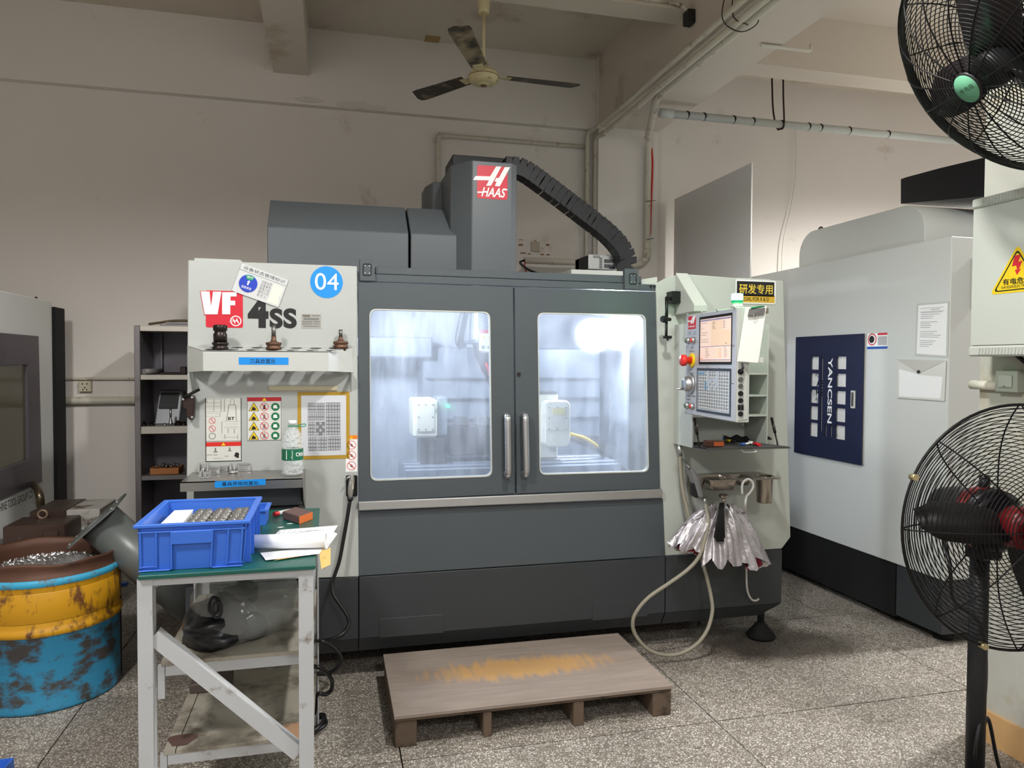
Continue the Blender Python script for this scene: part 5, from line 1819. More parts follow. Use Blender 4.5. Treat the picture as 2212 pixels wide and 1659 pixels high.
# things on it
tag(MB().cyl((sxp(313), YS + .04, shz[0] + .019), (sxp(313) + .07, YS + .2, shz[0] + .019), .018, n=16).build('roller', mat('roller_grey', (150, 148, 146), .4, .3)), 'small grey roller lying on the top shelf board', 'roller')
tag(MB().box(sxp(345), sxp(392), YS + .05, YS + .2, shz[0] + .001, shz[0] + .014).build('flat_tool', m_gun, None, .003), 'flat dark tool lying on the top shelf board', 'tool')
tag(MB().box(sxp(391), sxp(404), YS + .03, YS + .12, shz[0] + .001, shz[0] + .05).build('dark_block', m_gun, None, .004), 'small black block at the right of the top shelf board', 'block')
z = shz[1]
bxl = thing('plastic_case', 'open grey plastic case leaning back on the middle shelf', 'case', (sxp(355), YS + .2, z))
x0, x1, x2, x3 = sxp(324), sxp(378), sxp(330), sxp(386)
MB().hexa([(x0, YS + .17, z + .001), (x1, YS + .17, z + .001), (x1 + .03, YS + .3, z + .001), (x0 + .02, YS + .3, z + .001), (x2, YS + .24, z + .215), (x3 - .01, YS + .24, z + .215), (x3, YS + .32, z + .20), (x2 + .02, YS + .32, z + .20)]).build('case_body', mat('case_grey', (140, 142, 146), .35, .1), bxl, .005)
MB().hexa([(x0 + .02, YS + .186, z + .105), (x1 - .015, YS + .186, z + .105), (x1 - .015, YS + .21, z + .105), (x0 + .02, YS + .21, z + .105), (x2 + .012, YS + .228, z + .205), (x3 - .03, YS + .228, z + .205), (x3 - .03, YS + .25, z + .205), (x2 + .012, YS + .25, z + .205)]).build('dark_insert', m_black, bxl)
tool_labels = ['black round tool body at the left of the middle shelf', 'dark collet lying beside the round tool body on the middle shelf', 'upright steel cutter standing on the middle shelf', 'squat black holder right of the upright cutter on the middle shelf', 'small black nut by the right edge of the middle shelf', 'grey washer in front of the case on the middle shelf']
for lab, px_, r, h, m in zip(tool_labels, (308, 326, 367, 384, 396, 354), (.022, .018, .012, .026, .018, .012), (.03, .022, .055, .03, .025, .016), (m_gun, m_gun, m_steel, m_gun, m_gun, m_alu)):
    M = M4.Translation((sxp(px_), YS + .07, z))
    MBx = MB().lathe([(r, .001), (r, h * .4), (r * .75, h * .45), (r * .75, h * .7), (r * .5, h * .75), (r * .5, h), (0, h)], M, 18)
    if m is m_steel:
        MBx.lathe([(r * .6, h), (r * .6, h + .05), (0, h + .05)], M, 12)
    tag(MBx.build('tool_holder', m), lab, 'tool holder', 'loose tools on the shelf unit')
z = shz[2]
tr2 = thing('parts_tray', 'orange wooden tray of small metal parts on the lower shelf', 'tray', (sxp(350), YS + .1, z))
x0, x1 = sxp(324), sxp(386)
m_orw = mat('orange_wood', (168, 106, 58), .6, var=.12, scale=14)
MB().box(x0, x1, YS + .03, YS + .042, z + .001, z + .042).build('tray_front', m_orw, tr2, .002)
MB().box(x0, x0 + .012, YS + .043, YS + .2, z + .001, z + .042).build('tray_side', m_orw, tr2)
MB().box(x1 - .012, x1, YS + .043, YS + .2, z + .001, z + .042).build('tray_side', m_orw, tr2)
MB().box(x0 + .013, x1 - .013, YS + .043, YS + .2, z + .001, z + .035).build('tray_floor', m_orw, tr2)
for k in range(8):
    x, y = x0 + .03 + .015 * k + .006 * (k % 2), YS + .07 + .04 * (k % 3)
    o = MB().cyl((x, y, z + .036), (x + .012 * (k % 2), y + .005, z + .036 + .022), .008, n=10).build('metal_plug', m_dsteel)
    tag(o, 'small steel plug heaped in the orange wooden tray', 'machined part', 'plugs in the orange tray')
# sheet offcuts on top
for k, (px0, px1, dz, lab) in enumerate(((340, 430, .001, 'lower grey metal strip lying on top of the shelf unit'), (352, 440, .016, 'upper grey metal strip lying on top of the shelf unit'))):
    tag(MB().box(U('y', YS, px0, 700).x, U('y', YS, px1, 700).x, YS + .06 + .02 * k, YS + .18, zs1 + dz, zs1 + dz + .013).build('metal_strip', m_shf, None, .001), lab, 'strip')
tag(MB().tube(bez([U('y', YS + .05, 322, 700) + V((0, 0, 0)), U('y', YS + .1, 345, 697), U('y', YS + .15, 375, 693), U('y', YS + .2, 420, 693)]), .008, 8).build('bent_bar', mat('brown_bar', (96, 80, 56), .6)), 'thin brown bar resting on top of the shelf unit', 'bar')

# toggle clamp fixed on the left edge of the machining centre
tc = thing('toggle_clamp', 'dark brown clamp with black lever at the left edge of the white panel', 'clamp', U('y', YF, 405, 880))
m_clp = mat('clamp_brown', (58, 44, 42), .4, .5, var=.15)
pts = [(393, 862), (399, 856), (417, 854), (419, 862), (418, 905), (411, 908), (402, 900), (402, 886), (395, 882)]
MB().prism([U('y', YF - .05, *p) for p in pts], (0, .045, 0)).build('clamp_body', m_clp, tc, .004)
MB().cyl(U('y', YF - .06, 396, 859), U('y', YF - .06, 431, 841), .0065, n=10).build('lever', m_blk2, tc)
for px_, py_ in ((415, 858), (415, 901), (396, 862)):
    q = U('y', YF - .052, px_, py_)
    MB().cyl(q, q + V((0, -.004, 0)), .005, n=10).build('bolt', m_steel, tc)

# wall conduits and the socket on the left wall
zz = U('y', YW, 210, 818).z
tag(MB().cyl((-2.6, YW - .012, zz), (sx0 + .3, YW - .012, zz), .011, n=12).build('conduit', m_pvc), 'thin beige conduit running along the wall above the socket', 'pipe')
zz2 = U('y', YW, 210, 865).z
tag(MB().cyl((-2.6, YW - .03, zz2), (sx0 + .3, YW - .03, zz2), .027, n=16).build('conduit', m_pvc), 'thick beige conduit running along the wall below the socket', 'pipe')
a, b = U('y', YW, 173, 846), U('y', YW, 200, 823)
sk = thing('wall_socket', 'old beige five pin wall socket between two conduits', 'socket', U('y', YW, 186, 846))
MB().box(a.x, b.x, YW - .035, YW, a.z, b.z).build('socket_box', mat('socket_beige', (206, 196, 172), .5, var=.04), sk, .004)
m_ = (a + b) / 2
ho = MB()
for dx, dz in ((-.014, .018), (.014, .018), (0, -.008), (-.012, -.022), (.012, -.022)):
    ho.box(m_.x + dx - .003, m_.x + dx + .003, YW - .0365, YW - .035, m_.z + dz - .006, m_.z + dz + .006)
ho.build('pin_holes', m_blk2, sk)
# ------------------------------------------------------------------ work table in the foreground
TZ, TX0, TX1, TY0, TY1 = .90, -.525, -.045, 2.21, 3.09
m_leg = mat('chipped_grey_paint', (186, 188, 190), .5, var=.04, scale=8, dirt=(118, 106, 92), dscale=12, damt=.33)
m_brd = mat('stained_board', (168, 162, 148), .7, var=.1, scale=4, dirt=(112, 104, 92), dscale=4, damt=.47)
wt = thing('work_table', 'grey angle iron work table with green top in the foreground', 'table', (-.285, 2.65, 0))
MB().box(TX0, TX1, TY0, TY1, TZ - .012, TZ).build('table_top', mat('green_mat', (24, 84, 74), .35, var=.1, scale=6), wt, .002)
MB().box(TX0 + .01, TX1 - .01, TY0 + .015, TY0 + .05, TZ - .035, TZ - .0125).build('front_rail', m_leg, wt, .001)
MB().box(TX0 + .01, TX1 - .01, TY1 - .05, TY1 - .01, TZ - .05, TZ - .0125).build('rear_rail', m_leg, wt, .001)
for x0, x1 in ((TX0 + .008, TX0 + .04), (TX1 - .04, TX1 - .008)):
    MB().box(x0, x1, TY0 + .051, TY1 - .051, TZ - .05, TZ - .0125).build('side_rail', m_leg, wt, .001)


def angle_leg(x, y, sx, sy, w, z0=0.0, z1=TZ - .013):
    t = .005
    b = MB()
    b.box(min(x, x + sx * w), max(x, x + sx * w), min(y, y + sy * t), max(y, y + sy * t), z0, z1)
    b.box(min(x, x + sx * t), max(x, x + sx * t), min(y + sy * t, y + sy * w), max(y + sy * t, y + sy * w), z0, z1)
    return b


yl = TY0 + .012
lx0, lx1 = U('y', yl, 297, 1400).x, U('y', yl, 330, 1400).x
rx0, rx1 = U('y', yl, 645.5, 1400).x, U('y', yl, 677, 1400).x
MB().box(lx0, lx1, yl, yl + .005, 0, TZ - .013).box(lx1 - .005, lx1, yl + .005, yl + .045, 0, TZ - .013).build('leg', m_leg, wt)
MB().box(rx0, rx1, yl, yl + .005, 0, TZ - .013).box(rx1 - .005, rx1, yl + .005, yl + .045, 0, TZ - .013).build('leg', m_leg, wt)
angle_leg(TX0 + .005, TY1 - .01, 1, -1, .05).build('leg', m_leg, wt)
angle_leg(TX1 - .005, TY1 - .01, -1, -1, .05).build('leg', m_leg, wt)
# chipped board along the right side
MB().box(TX1 - .012, TX1 - .004, yl + .05, TY1 - .06, TZ - .10, TZ - .013).build('side_board', m_leg, wt)
# lower shelves
for zs_, ya in ((.578, 2.40), (.29, 2.42)):
    sh = MB().box(TX0 + .055, TX1 - .012, ya, TY1 - .02, zs_ - .012, zs_).build('shelf', m_brd, wt)
    MB().box(TX0 + .018, TX0 + .052, ya, TY1 - .02, zs_ - .012, zs_ + .001).build('shelf_plank', m_brd, wt)
    MB().box(TX0 + .03, TX1 - .012, ya + .002, ya + .03, zs_ - .045, zs_ - .0125).build('shelf_rail', m_leg, wt)
    MB().box(TX0 + .008, TX0 + .028, ya + .002, ya + .022, zs_ - .115, zs_ - .0125).build('shelf_post', m_leg, wt)
# diagonal brace across the front
pa, pb_ = U('y', yl + .012, 331, 1374), U('y', yl + .012, 646, 1628)
d = (pb_ - pa).normalized()
n_ = V((-d.z, 0, d.x))
if n_.z < 0:
    n_ = -n_
MB().prism([pa - n_ * .024, pb_ - n_ * .024, pb_ + n_ * .018, pa + n_ * .018], (0, .005, 0)).prism([q_ + V((0, .005, 0)) for q_ in (pa + n_ * .013, pb_ + n_ * .013, pb_ + n_ * .018, pa + n_ * .018)], (0, .03, 0)).build('brace', m_leg, wt)
# worn patch on the lower plank
q = U('z', .2912, 375, 1607)
MB().plate([(q.x + .04 * math.cos(t) * (1 + .25 * math.sin(3 * t)) + .02, q.y + .045 * math.sin(t) * (1 + .2 * math.cos(2 * t)) + .02) for t in [2 * PI * i / 22 for i in range(22)]], [], lambda u, v, w=0: V((u, v, .2915 + w)), 0, .0008).build('worn_patch', mat('worn_brown', (96, 72, 66), .7), wt)

# ---- blue crate
m_crt = mat('crate_blue', (58, 110, 208), .38, var=.04)
p00, p10 = U('z', TZ, 296, 1236), U('z', TZ, 525, 1221)
cx0, cx1, cy0 = p00.x + .005, p10.x, max(p00.y, TY0 + .004)
ct0, ct1 = U('y', cy0 - .008, 291, 1139), U('y', cy0 - .008, 537, 1125)
czt = (ct0.z + ct1.z) / 2
cbk = U('z', czt, 440, 1080).y
tx0_, tx1_ = ct0.x, ct1.x
kr = thing('plastic_crate', 'open blue plastic crate on the green table top', 'crate', ((cx0 + cx1) / 2, (cy0 + cbk) / 2, TZ))
ZB_ = TZ + .001
T = .006


def wallq(a0, a1, b1, b0, n, name, m=m_crt):
    """wall from bottom edge a0-a1 to top edge b0-b1, thickened along n"""
    return MB().prism([a0, a1, b1, b0], V(n) * T).build(name, m, kr)


B = [V((cx0, cy0, ZB_)), V((cx1, cy0, ZB_)), V((cx1, cbk - .015, ZB_)), V((cx0, cbk - .015, ZB_))]
Tt = [V((tx0_ + .008, cy0 - .006, czt)), V((tx1_ - .008, cy0 - .006, czt)), V((tx1_ - .008, cbk, czt)), V((tx0_ + .008, cbk, czt))]
fw = wallq(B[0], B[1], Tt[1], Tt[0], (0, 1, 0), 'front_wall')
wallq(B[1], B[2], Tt[2], Tt[1], (-1, 0, 0), 'side_wall')
wallq(B[2], B[3], Tt[3], Tt[2], (0, -1, 0), 'back_wall')
wallq(B[3], B[0], Tt[0], Tt[3], (1, 0, 0), 'side_wall')
MB().prism(B, (0, 0, .005)).build('crate_floor', m_crt, kr)
o = [(tx0_ - .004, cy0 - .014), (tx1_ + .004, cy0 - .014), (tx1_ + .004, cbk + .008), (tx0_ - .004, cbk + .008)]
i_ = [(tx0_ + .015, cy0 + .001), (tx1_ - .015, cy0 + .001), (tx1_ - .015, cbk - .007), (tx0_ + .015, cbk - .007)]
MB().plate(o, [i_], lambda u, v, w=0: V((u, v, czt + w)), -.006, .004).build('rim', m_crt, kr, .002)


def fwp(a, b, w=0):
    """point on the sloping front wall, a across, b up"""
    p = (B[0] * (1 - a) + B[1] * a) * (1 - b) + (Tt[0] * (1 - a) + Tt[1] * a) * b
    return p + V((0, -w, 0))


def rib(a0, b0, a1, b1, w, name='rib'):
    MB().hexa([fwp(a0, b0, 0), fwp(a1, b0, 0), fwp(a1, b0, -.003), fwp(a0, b0, -.003), fwp(a0, b1, 0), fwp(a1, b1, 0), fwp(a1, b1, -.003), fwp(a0, b1, -.003)]) if False else \
        MB().hexa([fwp(a0, b0, w), fwp(a1, b0, w), fwp(a1, b0, 0), fwp(a0, b0, 0), fwp(a0, b1, w), fwp(a1, b1, w), fwp(a1, b1, 0), fwp(a0, b1, 0)]).build(name, m_crt, kr, .001)


for a in (.01, .155, .30, .68, .83, .965):
    rib(a, .06, a + .02, .88, .007)
rib(0, .84, 1, .87, .007)
rib(.30, .58, .70, .86, .012, 'grip')
rib(.30, .02, .32, .6, .011)
rib(.68, .02, .70, .6, .011)
rib(0, 0, .30, .03, .010, 'foot_rib')
rib(.70, 0, 1, .03, .010, 'foot_rib')
rib(0, .09, .16, .105, .006)
rib(.84, .09, 1, .105, .006)
for k in range(4):
    y = cy0 + .04 + k * (cbk - cy0 - .08) / 3
    MB().box(cx1 + .002, tx1_ + .001, y - .004, y + .004, ZB_, czt - .007).build('rib', m_crt, kr)
# layer of card that carries the turned parts and the papers
lz = czt - .042
MB().box(cx0 + .012, cx1 - .010, cy0 + .010, cbk - .026, lz - .006, lz).build('liner', mat('card_grey', (150, 146, 138), .8), kr)
pin = None
r0 = .0118
x_start = U('z', lz + .01, 412, 1120).x
cols = [x_start + .002 + .066 * c for c in range(3)]
pl = (tx1_ - .022 - x_start) / 3
ny = int((cbk - .03 - (cy0 + .02)) / (2 * r0 + .0005))
ORD = 'front-most second third fourth fifth sixth seventh eighth ninth tenth eleventh twelfth thirteenth fourteenth fifteenth'.split()
for c in range(3):
    for k in range(ny):
        plab = 'steel pin, %s from the front in the %s column of the blue crate' % (ORD[k], ('left', 'middle', 'right')[c]) if k else 'front-most steel pin in the %s column of the blue crate' % ('left', 'middle', 'right')[c]
        x, y = x_start + .002 + pl * c, cy0 + .022 + k * (2 * r0 + .0005)
        if pin is None:
            L_ = pl - .004
            pin = MB().lathe([(r0 * .55, 0), (r0 * .6, .004), (r0 * .6, L_ * .12), (r0, L_ * .14), (r0, L_ * .42), (r0 * .8, L_ * .44), (r0 * .8, L_ * .52), (r0, L_ * .54), (r0, L_ * .86), (r0 * .5, L_ * .88), (r0 * .5, L_)], look((x, y, lz + r0 + .0005), (1, 0, 0)), 12).build('turned_pin', mat('pin_steel', (160, 158, 154), .32, .7, var=.1, scale=40))
            tag(pin, plab, 'machined part', 'turned pins in the blue crate')
            b0_ = (x, y)
        else:
            o_p = dup(pin, (x - b0_[0] + (.002 if k % 2 else 0), y - b0_[1], .0005 * (k % 3)))
            o_p['label'] = plab
pp = thing('paper_stack', 'printed white papers lying at the left inside the blue crate', 'paper', (cx0 + .06, cy0 + .1, lz))
for k in range(3):
    xa, xb = cx0 + .016 + .004 * k, x_start - .006
    MB().hexa([(xa, cy0 + .02 + .004 * k, lz + .002 + .004 * k), (xb, cy0 + .02, lz + .002 + .004 * k), (xb - .002, cbk - .06 + .006 * k, lz + .006 + .006 * k), (xa + .012, cbk - .07, lz + .01 + .006 * k), (xa, cy0 + .02 + .004 * k, lz + .004 + .004 * k), (xb, cy0 + .02, lz + .004 + .004 * k), (xb - .002, cbk - .06 + .006 * k, lz + .008 + .006 * k), (xa + .012, cbk - .07, lz + .012 + .006 * k)]).build('sheet', m_paper, pp)

# ---- small blue bin behind the crate
p0, p1 = U('z', TZ, 537, 1137), U('z', TZ, 574, 1135)
sbz = U('y', p0.y, 560, 1105).z
sbn = thing('parts_bin', 'small open blue parts bin between the crate and the sanding block', 'bin', ((p0.x + p1.x) / 2, p0.y + .08, TZ))
x0, x1, y0, y1 = p0.x - .05, p1.x, p0.y, U('z', sbz, 560, 1090).y
MB().box(x0, x1, y0, y1, TZ + .001, TZ + .006).build('bin_floor', m_crt, sbn)
for bx_ in ((x0, x1, y0, y0 + .004), (x0, x1, y1 - .004, y1), (x0, x0 + .004, y0 + .004, y1 - .004), (x1 - .004, x1, y0 + .004, y1 - .004)):
    MB().box(*bx_, TZ + .006, sbz).build('bin_wall', m_crt, sbn)
MB().plate([(x0 - .006, y0 - .006), (x1 + .01, y0 - .006), (x1 + .01, y1 + .006), (x0 - .006, y1 + .006)], [[(x0 + .005, y0 + .005), (x1 - .005, y0 + .005), (x1 - .005, y1 - .005), (x0 + .005, y1 - .005)]], lambda u, v, w=0: V((u, v, sbz + w)), 0, .006).build('bin_rim', m_crt, sbn)


def tzp(px, py, z=TZ):
    return U('z', z, px, py)


# ---- sanding block, markers, pen
p = tzp(610, 1122)
p2, p3 = tzp(646, 1133), tzp(675, 1122)
hgt = .030
blk = thing('sanding_block', 'brown sanding block with bright orange end on the green table top', 'sanding block', ((p.x + p3.x) / 2, p2.y + .03, TZ))
e1, e2 = V((p2.x - p.x, p2.y - p.y, 0)), V((p3.x - p2.x, p3.y - p2.y, 0))
b0, b1, b2 = V((p.x, p.y, TZ + .001)), V((p2.x, p2.y, TZ + .001)), V((p3.x, p3.y, TZ + .001))
b3 = b0 + (b2 - b1)
MB().prism([b0, b1, b2, b3], (0, 0, hgt)).build('block_body', mat('sponge_brown', (98, 76, 70), .85, var=.1, scale=60), blk, .002)
nrm_ = V((e2.y, -e2.x, 0)).normalized() * .0012
MB().prism([b1 + nrm_, b2 + nrm_, b2 + nrm_ + V((0, 0, hgt - .002)), b1 + nrm_ + V((0, 0, hgt - .002))], -nrm_ * .5).build('orange_end', mat('sponge_orange', (226, 116, 52), .85, var=.06), blk)
a, b = tzp(592, 1117), tzp(628, 1109)
mk = thing('marker_pen', 'clear marker with red cap beside the sanding block', 'pen', (a + b) / 2)
a.z = b.z = TZ + .011
MB().cyl(a, a.lerp(b, .25), .009, n=14).build('cap', mat('pen_red', (206, 36, 40), .4), mk)
MB().cyl(a.lerp(b, .25), b, .0085, n=14).build('barrel', mat('pen_clear', (206, 204, 198), .3), mk)
a, b = tzp(540, 1162), tzp(565, 1144)
pn_ = thing('ballpoint_pen', 'grey ballpoint pen next to the crate on the green top', 'pen', (a + b) / 2)
a.z = b.z = TZ + .007
MB().cyl(a, a.lerp(b, .2), .003, .006, n=10).build('tip', m_black, pn_)
MB().cyl(a.lerp(b, .2), a.lerp(b, .75), .006, n=10).build('barrel', mat('pen_grey', (170, 176, 178), .35), pn_)
MB().cyl(a.lerp(b, .75), b, .0055, .004, n=10).build('clicker', m_black, pn_)
for k, (px_, py_, lab) in enumerate(((606, 1140, 'pale paper scrap nearest the rolled paper on the table'), (626, 1132, 'pale paper scrap below the sanding block'))):
    q = tzp(px_, py_)
    tag(MB().plate([(q.x - .012, q.y), (q.x - .002, q.y - .006), (q.x + .012, q.y + .002), (q.x + .004, q.y + .008)], [], lambda u, v, w=0: V((u, v, TZ + .001 + w)), 0, .001).build('paper_scrap', m_paper), lab, 'paper')

# ---- drawings and envelope on the corner of the table
z = TZ + .002
dw = thing('drawing_sheet', 'large white drawing sheet under the rolled paper at the table corner', 'paper', tzp(640, 1180))


def sheet3(corner_px, name, m, parent, lift, zz=z, n=6):
    c = [tzp(*p, zz) for p in corner_px]
    vs, fs = [], []
    for j in range(n + 1):
        for i in range(n + 1):
            u, v = i / n, j / n
            p = (c[0] * (1 - u) + c[1] * u) * (1 - v) + (c[3] * (1 - u) + c[2] * u) * v
            vs.append(p + V((0, 0, lift(u, v))))
    k = len(vs)
    vs2 = [p + V((0, 0, .0008)) for p in vs]
    q = [(j * (n + 1) + i, j * (n + 1) + i + 1, (j + 1) * (n + 1) + i + 1, (j + 1) * (n + 1) + i) for j in range(n) for i in range(n)]
    return MB().add(vs + vs2, q + [tuple(x + k for x in reversed(f)) for f in q], True).build(name, m, parent)


sheet3([(562, 1196), (700, 1182), (690, 1198), (574, 1212)], 'lower_sheet', m_paper, dw, lambda u, v: .002)
sheet3([(578, 1172), (712, 1166), (730, 1143), (604, 1147)], 'upper_sheet', m_paper, dw, lambda u, v: .003 + .010 * u * v)
sheet3([(690, 1185), (706, 1190), (729, 1166), (716, 1160)], 'curled_corner', m_paper, dw, lambda u, v: .006 + .014 * v)
lnz = MB()
for k in range(9):
    a, b = tzp(600 + 8 * k, 1164 - 1.6 * k, z + .016), tzp(604 + 12 * k, 1150, z + .022)
    lnz.tube([a + V((0, 0, .006)), b + V((0, 0, .008))], .0005, 4)
lnz.build('pencil_lines', m_gprint, dw)
ra, rb = tzp(546, 1192), tzp(704, 1188)
rr = .023
ra.z = rb.z = z + rr + .006
rp_ = MB().lathe([(rr, 0), (rr, (rb - ra).length), (rr - .002, (rb - ra).length), (rr - .002, 0), (rr, 0)], look(ra, rb - ra), 24)
tag(rp_.build('paper_roll', m_paper), 'rolled white paper tube lying across the drawing sheet', 'paper roll')
m_env = mat('manila', (206, 172, 104), .75, var=.06)
en = thing('envelope', 'crumpled yellow manila envelope hanging over the table corner', 'envelope', tzp(690, 1205))
sheet3([(590, 1212), (694, 1196), (712, 1190), (690, 1186)], 'envelope_flat', m_env, en, lambda u, v: .0012)
a, b, c, d2 = tzp(690, 1200, z), tzp(714, 1190, z), tzp(714, 1208, z), tzp(694, 1216, z)
MB().prism([a + V((0, 0, .004)), b + V((.0, 0, .012)), c + V((0, -.01, -.012)), d2 + V((0, -.01, -.014))], (0, -.002, -.001)).build('torn_flap', m_env, en)
q = U('y', a.y - .03, 699, 1205)
MB().prism([U('y', a.y - .03, 697, 1204), U('y', a.y - .03, 706, 1206), U('y', a.y - .03, 702, 1229), U('y', a.y - .03, 692, 1224)], (0, .002, 0)).build('torn_strip', m_env, en)

# ---- bag of black parts on the upper shelf
z = .579


def szp(px, py, zz=z):
    return U('z', zz, px, py)


def blob(c, rx, ry, rz, seed, amp, n=20, m=14, flat_=True):
    rr = random.Random(seed)
    ph_ = [(rr.uniform(1, 4), rr.uniform(1, 4), rr.uniform(0, 6)) for _ in range(5)]
    vs = []
    for j in range(m + 1):
        t = PI * j / m
        for i in range(n):
            a = 2 * PI * i / n
            k = 1 + amp * sum(math.sin(round(p) * a + q * t * 2 + r) for p, q, r in ph_) / 3
            x, y, zc = rx * math.sin(t) * math.cos(a) * k, ry * math.sin(t) * math.sin(a) * k, rz * math.cos(t) * k
            if flat_:
                zc = max(zc, -rz * .55)
            vs.append((c[0] + x, c[1] + y, c[2] + zc))
    return vs, [(j * n + i, j * n + (i + 1) % n, (j + 1) * n + (i + 1) % n, (j + 1) * n + i) for j in range(m) for i in range(n)]


m_film = film('clear_film', (198, 200, 196), .28, .12, .9, 14)
c = szp(470, 1400)
m_rub = mat('black_rubber', (26, 26, 29), .35, var=.1)
ca = V((c.x - .01, c.y + .12, z + .046))
bk = thing('rubber_bundle', 'black rubber parts heaped inside the clear plastic bag', 'rubber parts', (ca.x, ca.y, z))
MB().add(*blob(ca, .115, .17, .078, 3, .16), smooth=True).build('bundle', m_rub, bk)
MB().add(*blob(ca + V((.06, .1, .055)), .06, .07, .045, 8, .15), smooth=True).build('bundle_top', m_rub, bk)
for k, (px_, py_) in enumerate(((462, 1308), (468, 1318))):
    q = szp(px_, py_, z + .14)
    MB().tube([q + V((.014 * math.cos(t), .004 * k, .026 * math.sin(t))) for t in [2 * PI * i / 16 for i in range(16)]], .005, 8, True).build('loop', m_rub, bk)
q = szp(542, 1392)
tag(MB().add(*blob((q.x, q.y + .06, z + .036), .05, .05, .052, 4, .04), smooth=True).build('grey_cap', mat('grey_rubber', (70, 72, 76), .6, var=.08)), 'round grey rubber cap at the right of the black bundle', 'cap')
q = szp(500, 1370)
tag(MB().lathe([(.03, 0), (.034, .004), (.034, .03), (.028, .032), (.026, .01), (0, .01)], M4.Translation((q.x + .02, q.y - .02, z + .075)) @ M4.Rotation(.5, 4, 'X'), 20).build('dark_cup', mat('maroon_black', (50, 40, 42), .4)), 'small dark cup lying on top of the black bundle', 'cup')
cb_ = szp(520, 1385)
bagm = MB().add(*blob((cb_.x + .0, cb_.y + .15, z + .086), .185, .22, .15, 21, .10, 30, 20), smooth=True)
tag(bagm.build('plastic_bag', m_film), 'clear plastic bag on the upper table shelf', 'bag')
# lower shelf
q = szp(409, 1500, .291)
tag(MB().box(q.x, q.x + .14, q.y, q.y + .10, .291, .325).build('steel_block', mat('dull_brown_steel', (96, 84, 80), .6, .3), None, .003), 'flat brown steel block on the lower table shelf', 'block')
q = szp(628, 1608, .291)
tag(MB().box(q.x - .03, q.x + .03, q.y - .02, q.y + .10, .291, .311).build('wood_offcut', mat('tan_offcut', (150, 118, 92), .7), None, .003), 'tan wooden offcut at the right of the lower table shelf', 'offcut')
# ------------------------------------------------------------------ right side: neighbouring machine, pillar, fans
XR = 3.15
gr = lambda px, py, x=XR: gx(px, py, x)
m_rm = mat('right_machine_white', (202, 204, 201), .42, var=.02, scale=3)
rm = thing('enclosed_machine', 'tall white enclosed machine at the right with navy inspection door', 'milling machine', (XR + .7, 4.3, 0))
yN, zTn = gr(2056, 510)
zBn = gr(1850, 1188)[1]
MB().box(XR, XR + 1.5, yN, 5.45, zBn, zTn).build('body', m_rm, rm, .004)
y_spl = gr(1932, 1280)[0]
MB().box(XR + .01, XR + 1.4, y_spl + .006, 5.4, .045, zBn - .002).build('plinth', m_blk2, rm)
MB().box(XR + .01, XR + 1.4, yN + .02, y_spl - .004, .06, zBn - .002).build('plinth', m_grey2, rm)
for yy in (yN + .12, 4.6):
    MB().lathe([(.05, 0), (.052, .02), (.02, .05), (.02, .08)], M4.Translation((XR + .12, yy, 0)), 16).build('levelling_foot', m_blk2, rm)
# rounded roof cover
XC_ = XR + .16
ya, yb2 = U('x', XC_, 1998, 480).y, U('x', XC_, 1726, 560).y
zc = U('x', XC_, 1970, 440).z
prof = []
R_ = .16
for cy_, a0 in ((ya + R_, 180), (yb2 - R_, 90)):
    for k in range(9):
        an = math.radians(a0 - 90 * k / 8)
        prof.append((cy_ + R_ * math.cos(an), zc - R_ + R_ * math.sin(an)))
prof = [(ya, zTn - .05)] + prof + [(yb2, zTn - .05)]
MB().prism([(XC_, y, z) for y, z in prof], (1.1, 0, 0), True).build('roof_cover', m_rm, rm, .003)
p = U('x', XC_ + .12, 1773, 488)
MB().tube([(p.x, p.y + .022 * math.cos(t), zc + .022 + .022 * math.sin(t)) for t in [2 * PI * i / 16 for i in range(16)]], .006, 8, True).build('lifting_eye', m_gun, rm)
# black housing above
XH = XR + .35
pts = [U('x', XH, 1946, 440), U('x', XH, 2140, 440), U('x', XH, 2140, 337), U('x', XH, 2031, 363), U('x', XH, 1957, 383), U('x', XH, 1946, 387)]
MB().prism([(XH, q.y, max(q.z, zc - .02)) for q in pts], (.6, 0, 0)).build('head_housing', mat('housing_black', (22, 22, 27), .45, var=.08), rm)
# door with punched windows
f5 = fX(XR, -1)
dq = [gr(1722, 976), gr(1865, 1006), gr(1872, 720), gr(1723, 729)]
dyF, dyN = (dq[0][0] + dq[3][0]) / 2, (dq[1][0] + dq[2][0]) / 2
dz0, dz1 = dq[0][1] * .5 + dq[1][1] * .5, dq[2][1] * .5 + dq[3][1] * .5
c8 = lambda x, y: gr(1680 + x / 2.1823, 340 + y / 2.1823)
m_navy = mat('door_navy', (30, 36, 64), .38, var=.05)
hl = []
for x0, x1 in ((163, 206), (284, 336)):
    for k in range(5):
        ysl = 940 + k * 78 if x0 < 200 else 938 + k * 82
        a, b = c8(x0 + 4 - k * 1.5, ysl + 60), c8(x1 - k * 1.5, ysl)
        hl.append([(a[0], a[1]), (b[0], a[1]), (b[0], b[1]), (a[0], b[1])])
a, b = c8(211, 1290), c8(226, 940)
hl.append([(a[0], a[1]), (b[0], a[1]), (b[0], b[1]), (a[0], b[1])])
for x0 in (233, 258):
    a, b = c8(x0, 1315), c8(x0 + 10, 1258)
    hl.append([(a[0], a[1]), (b[0], a[1]), (b[0], b[1]), (a[0], b[1])])
dn = MB().plate([(dyF, dz0), (dyN, dz0), (dyN, dz1), (dyF, dz1)], hl, f5, .012, .02).build('door', m_navy, rm)
